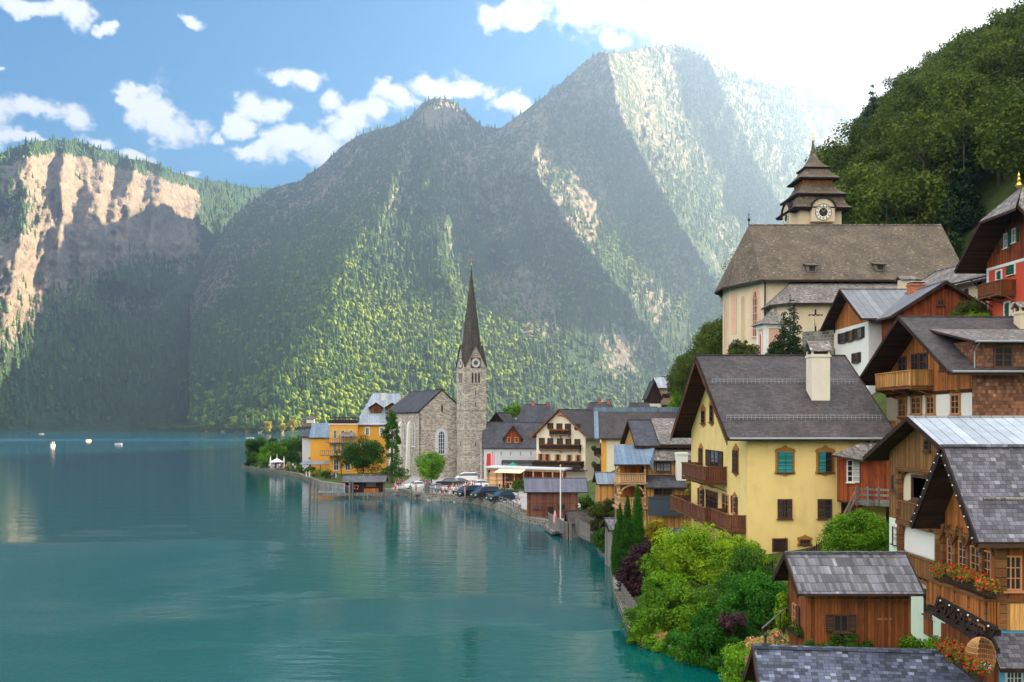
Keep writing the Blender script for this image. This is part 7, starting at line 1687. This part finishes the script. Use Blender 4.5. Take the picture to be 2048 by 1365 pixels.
# headland gazebo, low roof, umbrellas
GB = thing('gazebo', 'white tent gazebo at the water edge of the headland', 'gazebo', P(554, 273, 1.2)); mb = MB()
for x in (-1.5, 1.5):
    for y in (-1.5, 1.5): mb.box(x-.07, y-.07, 0, x+.07, y+.07, 2.5)
mb.build('post', M['paint_white'], GB); mb = MB(); mb.lathe((0, 0, 0), [(2.6, 2.4), (2.3, 2.7), (.15, 3.7), (.05, 5.2), (0, 5.3)], 4); mb.build('canopy', M['paint_white'], GB); GB.scale = (.7, .7, .8)
for px_, D, cm_, h, lb in ((541, 274, 'paint_white', 3.6, 'closed white parasol left of the gazebo'), (568, 274, 'paint_white', 3.4, 'closed white parasol right of the gazebo'), (1110, 124, 'paint_pink', 2.2, 'closed pink parasol on the fenced landing')):
    u = thing('parasol', lb, 'parasol', P(px_, D, .9 if D < 200 else 1.2)); mb = MB(); mb.tube((0, 0, 0), (0, 0, h), .04); mb.build('pole', M['zinc'], u); mb = MB(); mb.lathe((0, 0, 0), [(.12, .5), (.26, .75), (.2, h*.7), (.05, h)], 9); mb.build('canopy', M[cm_], u)
u = thing('parasol', 'open green parasol in front of the white inn', 'parasol', P(1026, 221, 1.2+2.6)); mb = MB(); mb.tube((0, 0, -2.6), (0, 0, 1.2), .05); mb.build('pole', M['zinc'], u); mb = MB(); mb.lathe((0, 0, 0), [(2.4, 0), (2.3, .1), (.1, 1.3), (0, 1.5)], 8); mb.build('canopy', M['canvas_green'], u)
u = thing('parasol', 'second green parasol, lower, right of the open one by the inn', 'parasol', P(1040, 219, 1.2+2.1)); mb = MB(); mb.tube((0, 0, -2.1), (0, 0, .9), .05); mb.build('pole', M['zinc'], u); mb = MB(); mb.lathe((0, 0, 0), [(1.9, 0), (1.85, .1), (.1, .9), (0, 1.0)], 8); mb.build('canopy', M['canvas_green'], u)
LR = thing('terrace_roof', 'long low grey blue roof over the hotel terrace', 'shelter', P(600, 262, 1.0)); mb = MB(); S.slab(mb, [(0, 0, 1.9), (10.5, 1, 1.9), (10.8, 3.4, 2.8), (.2, 2.6, 2.8)], .12); mb.build('roof', [M['metal_lightblue'], M['wood_dark']], LR)
for i in range(5): mb = MB(); mb.box(.2+i*2.5, .1+i*.24, -.3, .34+i*2.5, .24+i*.24, 1.9); mb.build('post', M['wood_dark'], LR)
for i, x in enumerate((612, 625, 640, 655)): flower_box('flower_bed', ('first', 'second', 'third', 'fourth')[i]+' patch of red flowers along the hotel lawn from the headland side', P(x, 248-i*3, 1.1), P(x+9, 247-i*3, 1.1), 350, 90+i, 'flowers', .2, .3, 'red flower beds on the lawn')
for px_, mt, lb in ((977, 'paint_red', 'tall red feather banner beside the church tower'), (985.5, 'paint_pink', 'tall pink feather banner right of the red one')):
    b = thing('banner', lb, 'banner', P(px_, 212, 4.2)); mb = MB(); mb.tube((.55, 0, -3.2), (.55, 0, 3.2), .04); mb.build('pole', M['paint_white'], b); mb = MB(); mb.hexa([(-.5, -.02, 0), (.5, -.02, 0), (.5, .02, 0), (-.5, .02, 0), (-.35, -.02, 3.1), (.5, -.02, 3.2), (.5, .02, 3.2), (-.35, .02, 3.1)]); mb.build('cloth', M[mt], b)
def pole(name, label, cat, px, D, z0, h, r, mat, head=None):
    t_ = thing(name, label, cat, P(px, D, z0)); mb = MB(); mb.tube((0, 0, -.5), (0, 0, h), r, r*.7, 8); mb.build('pole', M[mat], t_); mb = MB()
    if head == 'ball': mb.ball((0, 0, h+.05), .12, 8); mb.build('finial', M['gold'], t_)
    elif head == 'lamp': mb.lathe((0, 0, h), [(.05, 0), (.24, .12), (.26, .42), (.1, .6), (0, .66)], 8); mb.build('lantern', M['iron'], t_)
    return t_
pole('flagpole', 'tall white flagpole by the fenced landing', 'flagpole', 1121, 123.5, .8, 7.8, .09, 'paint_white', 'ball'); pole('flagpole', 'thin white flagpole in front of the church tower', 'flagpole', 962, 208, 1.2, 8.5, .06, 'paint_white', 'ball')
pole('street_lamp', 'dark street lamp on the square near the boathouse', 'street lamp', 1014, 157, 1.2, 3.6, .06, 'iron', 'lamp'); pole('street_lamp', 'slim street lamp in front of the pavilion', 'street lamp', 978, 186, 1.2, 3.4, .05, 'iron', 'lamp')
# planters before the cafe
for i, (px_, w) in enumerate(((972, 3.4), (1003, 3.0))): flower_box('planter', ('left', 'right')[i]+' long wooden planter screening the cafe terrace', P(px_, 183, 1.5), P(px_+w*11, 180-i, 1.5), 380, 120+i, 'leaf_mid', .16, .2)
# fenced landing with bench
FL = thing('fenced_landing', 'small plank landing with grey board fence beside the boathouse', 'jetty', P(1092, 131, 0)); o_ = Vector(FL.location); f = lambda px, py, D: at(px, py, D)-o_
mb = MB(); mb.hexa([f(1087, 1056, 131), f(1104, 1070, 123), f(1127, 1066, 124), f(1110, 1052, 131), f(1087, 1050, 131), f(1104, 1064, 123), f(1127, 1060, 124), f(1110, 1046, 131)]); mb.build('deck', M['wood_grey'], FL)
mb = MB(); mb.hexa([f(1098, 1058, 127), f(1127, 1068, 120), f(1128, 1068, 120.4), f(1099, 1058, 127.4), f(1096, 1025, 127), f(1127, 1043, 120), f(1128, 1043, 120.4), f(1097, 1025, 127.4)]); mb.build('fence_panel', M['wood_grey'], FL)
mb = MB()
for q, D in (((1128, 1075), 119.5), ((1133, 1077), 119), ((1141, 1078), 118.6)): p = f(*q, D); mb.box(p.x-.15, p.y-.15, -1.5-o_.z, p.x+.15, p.y+.15, p.z+1.9)
mb.build('pile', M['wood_grey'], FL)
def board_fence(name, label, a, b, h, mat, gap=.03, w=.16, pick=False, rail=True):
    t_ = thing(name, label, 'fence', a); d = Vector(b)-Vector(a); n = max(2, int(math.hypot(d.x, d.y)/(w+gap))); mb = MB(); u = Vector((d.x, d.y, 0)).normalized(); pnl = Vector((u.y, -u.x, 0))*.03
    for i in range(n):
        p = d*(i/n); q = p+u*w; hh = h*(1+.06*math.sin(i*2.7))
        mb.hexa([p-pnl, q-pnl, q+pnl, p+pnl, p-pnl+Vector((0, 0, hh)), q-pnl+Vector((0, 0, hh)), q+pnl+Vector((0, 0, hh)), p+pnl+Vector((0, 0, hh))])
        if pick: c_ = (p+q)/2+Vector((0, 0, hh+.12)); mb.face([p-pnl+Vector((0, 0, hh)), q-pnl+Vector((0, 0, hh)), c_]); mb.face([p+pnl+Vector((0, 0, hh)), q+pnl+Vector((0, 0, hh)), c_])
    mb.build('boards', M[mat], t_); mb = MB(); k = pnl*2.2
    for z in (h*.25, h*.8): mb.bar(k+Vector((0, 0, z)), d+k+Vector((0, 0, z)), .05, .08)
    mb.build('rail', M[mat], t_); return t_
board_fence('board_fence', 'weathered grey board fence rising from the water beside the purple shrub', P(1243, 77, .1), P(1274, 67.5, .1), 1.5, 'wood_grey', .01)
board_fence('board_fence', 'grey plank fence on the shore wall behind the jetty shed', P(1151, 119.5, .6), P(1180, 112, .6), 1.9, 'wood_grey', .01)
board_fence('picket_fence', 'brown picket fence climbing beside the cellar of the yellow house', P(1608, 71.5, 3.9), P(1676, 70.0, 5.7), .8, 'wood_dark', .07, .1, True)
board_fence('picket_fence', 'short brown picket fence behind the shrubs at the corner of the yellow house', P(1506, 68, 3.3), P(1548, 67, 3.9), .8, 'wood_dark', .07, .1, True)
hr = thing('garden_handrail', 'pale sloping handrail over the hydrangea', 'handrail', P(1524, 49, 3.9)); mb = MB(); e = at(1572, 1217, 51)-Vector(hr.location); mb.bar((0, 0, 0), e, .07, .07); mb.build('rail', M['wood_grey'], hr)
for k in range(5): p = e*(k/4+.02); mb = MB(); mb.box(p.x-.03, p.y-.03, p.z-1.1, p.x+.03, p.y+.03, p.z); mb.build('post', M['wood_dark'], hr)
# dark terrace and timber under the grey screen
DT = thing('lower_terrace', 'dark planked terrace roof beside the yellow shrub', 'terrace', P(1345, 100, 1.5)); mb = MB(); mb.hexa([(-1.8, -2.2, .2), (2.2, -2.2, .2), (2.2, 2.0, 1.6), (-1.8, 2.0, 1.6), (-1.8, -2.2, .35), (2.2, -2.2, .35), (2.2, 2.0, 1.75), (-1.8, 2.0, 1.75)]); mb.build('roof', M['roof_dark'], DT); mb = MB(); mb.box(-1.7, -2.0, -2.5, 2.1, 1.9, .2); mb.build('wall', M['wood_dark'], DT)
# ================================================================== boats and the far shore
def boat(px, py, L_, label, canopy=False, rz=20):
    p = onz(px, py, 0); t_ = thing('motor_boat', label, 'boat', p, R(rz), 'small boats on the lake'); mb = MB(); W_ = L_*.17; st = [(-.5, .75), (-.2, 1), (.2, .95), (.42, .55), (.52, .05)]
    for (a, wa), (b, wb) in zip(st[:-1], st[1:]):
        A = [(a*L_, -wa*W_*.6, -.2), (a*L_, -wa*W_, .65), (a*L_, wa*W_, .65), (a*L_, wa*W_*.6, -.2)]; Bq = [(b*L_, -wb*W_*.6, -.2), (b*L_, -wb*W_, .75), (b*L_, wb*W_, .75), (b*L_, wb*W_*.6, -.2)]
        for k in range(3): mb.face([A[k], A[k+1], Bq[k+1], Bq[k]])
    mb.face([(-.5*L_, -.45*W_, -.2), (-.5*L_, -.75*W_, .65), (-.5*L_, .75*W_, .65), (-.5*L_, .45*W_, -.2)]); mb.build('hull', M['paint_white'], t_)
    mb = MB(); mb.box(-.3*L_, -.6*W_, .7, .1*L_, .6*W_, 1.1); mb.build('seat', M['wood_orange'], t_)
    if canopy:
        mb = MB(); mb.box(-.35*L_, -.8*W_, 2.2, .2*L_, .8*W_, 2.4); mb.build('canopy', M['wood_orange'], t_)
        for x in (-.33*L_, .17*L_):
            for y in (-.7*W_, .7*W_): q = MB(); q.box(x-.05, y-.05, .6, x+.05, y+.05, 2.2); q.build('post', M['paint_white'], t_)
    else: mb = MB(); mb.box(-.1*L_, -.5*W_, 1.05, .0, .5*W_, 1.9); mb.build('windscreen', M['glass_blue'], t_)
boat(106, 892, 4, 'small boat with brown canopy, nearest of the far boats', True, 80); boat(177, 882, 4.5, 'little open boat with a figure near the canopy boat', False, 60); boat(237, 889, 4.5, 'white motor boat lying broadside on the lake', False, 10); boat(83, 869, 6, 'most distant dark boat near the left shore', False, 0)
boat(500, 877, 7, 'flat white boat close to the far village', False, 0)
g = random.Random(9)
FARD = lambda x: float(np.interp(x, (0, 380, 470, 560, 640), (1500, 1545, 1390, 1258, 1255)))
for i, (x, y, w) in enumerate(((410, 862, 9), (441, 862, 8), (468, 862, 9), (490, 862, 7), (516, 862, 9), (552, 862, 8), (604, 852, 12), (613, 846, 10))):
    p = at(x, 862, FARD(x)+6); p.z = 1.0 if y > 855 else 6+(862-y)*.6; h = House('lakeside_house', ('brown', 'cream', 'grey')[i % 3]+(' low' if w < 9 else ' broad')+' house on the far shore, '+('left end of the far village' if x < 420 else 'in the middle of the far village' if x < 510 else 'right end of the far village' if x < 590 else 'above the headland trees'), p, g.uniform(-20, 20), w, 7, g.uniform(2.8, 4.2), 'house', 'houses of the far village'); h.walls(M[('wood_orange', 'plaster_hotel', 'wood_grey')[i % 3]], rise=3.0); h.roof(M[('roof_dark', 'roof_umber')[i % 2]], 3.0, .7, .7, .7)
    h.win('f', None, 1, 1, 'frame_brown', 'glass', .2, local=(w*.2, w*.35, 1.0, 2.4)); h.win('f', None, 1, 1, 'frame_brown', 'glass', .2, local=(w*.6, w*.75, 1.0, 2.4))
ft = None
for i in range(34):
    x = 300+i*8.2+g.uniform(-3, 3); loc = P(x, FARD(x)-1+g.uniform(-2, 6), -.3)
    if ft is None: ft = broad_tree('shore_tree', 'small dark tree in the row along the far shore', loc, 11, 4.2, 'leaf_mid', 900, 1.3, 5, 'trees along the far shore', hc=1.5); q = ft
    else: q = copy_tree(ft); q.location = loc
    sc = g.uniform(.6, 1.15); q.scale = (sc*1.2, sc*1.2, sc); q.rotation_euler.z = g.uniform(0, 6)
for px_, h, lb in ((535, 16, 'sunlit yellow tree at the far village'), (565, 13, 'slimmer sunlit tree right of the yellow one on the far shore'), (585, 18, 'broad pale tree behind the headland on the far shore')): broad_tree('far_tree', lb, P(px_, 1235, 1), h, h*.3, 'leaf_yellow', 900, 1.6, int(px_), hc=2)  # sunlight on these trees is put into their yellow leaf colour
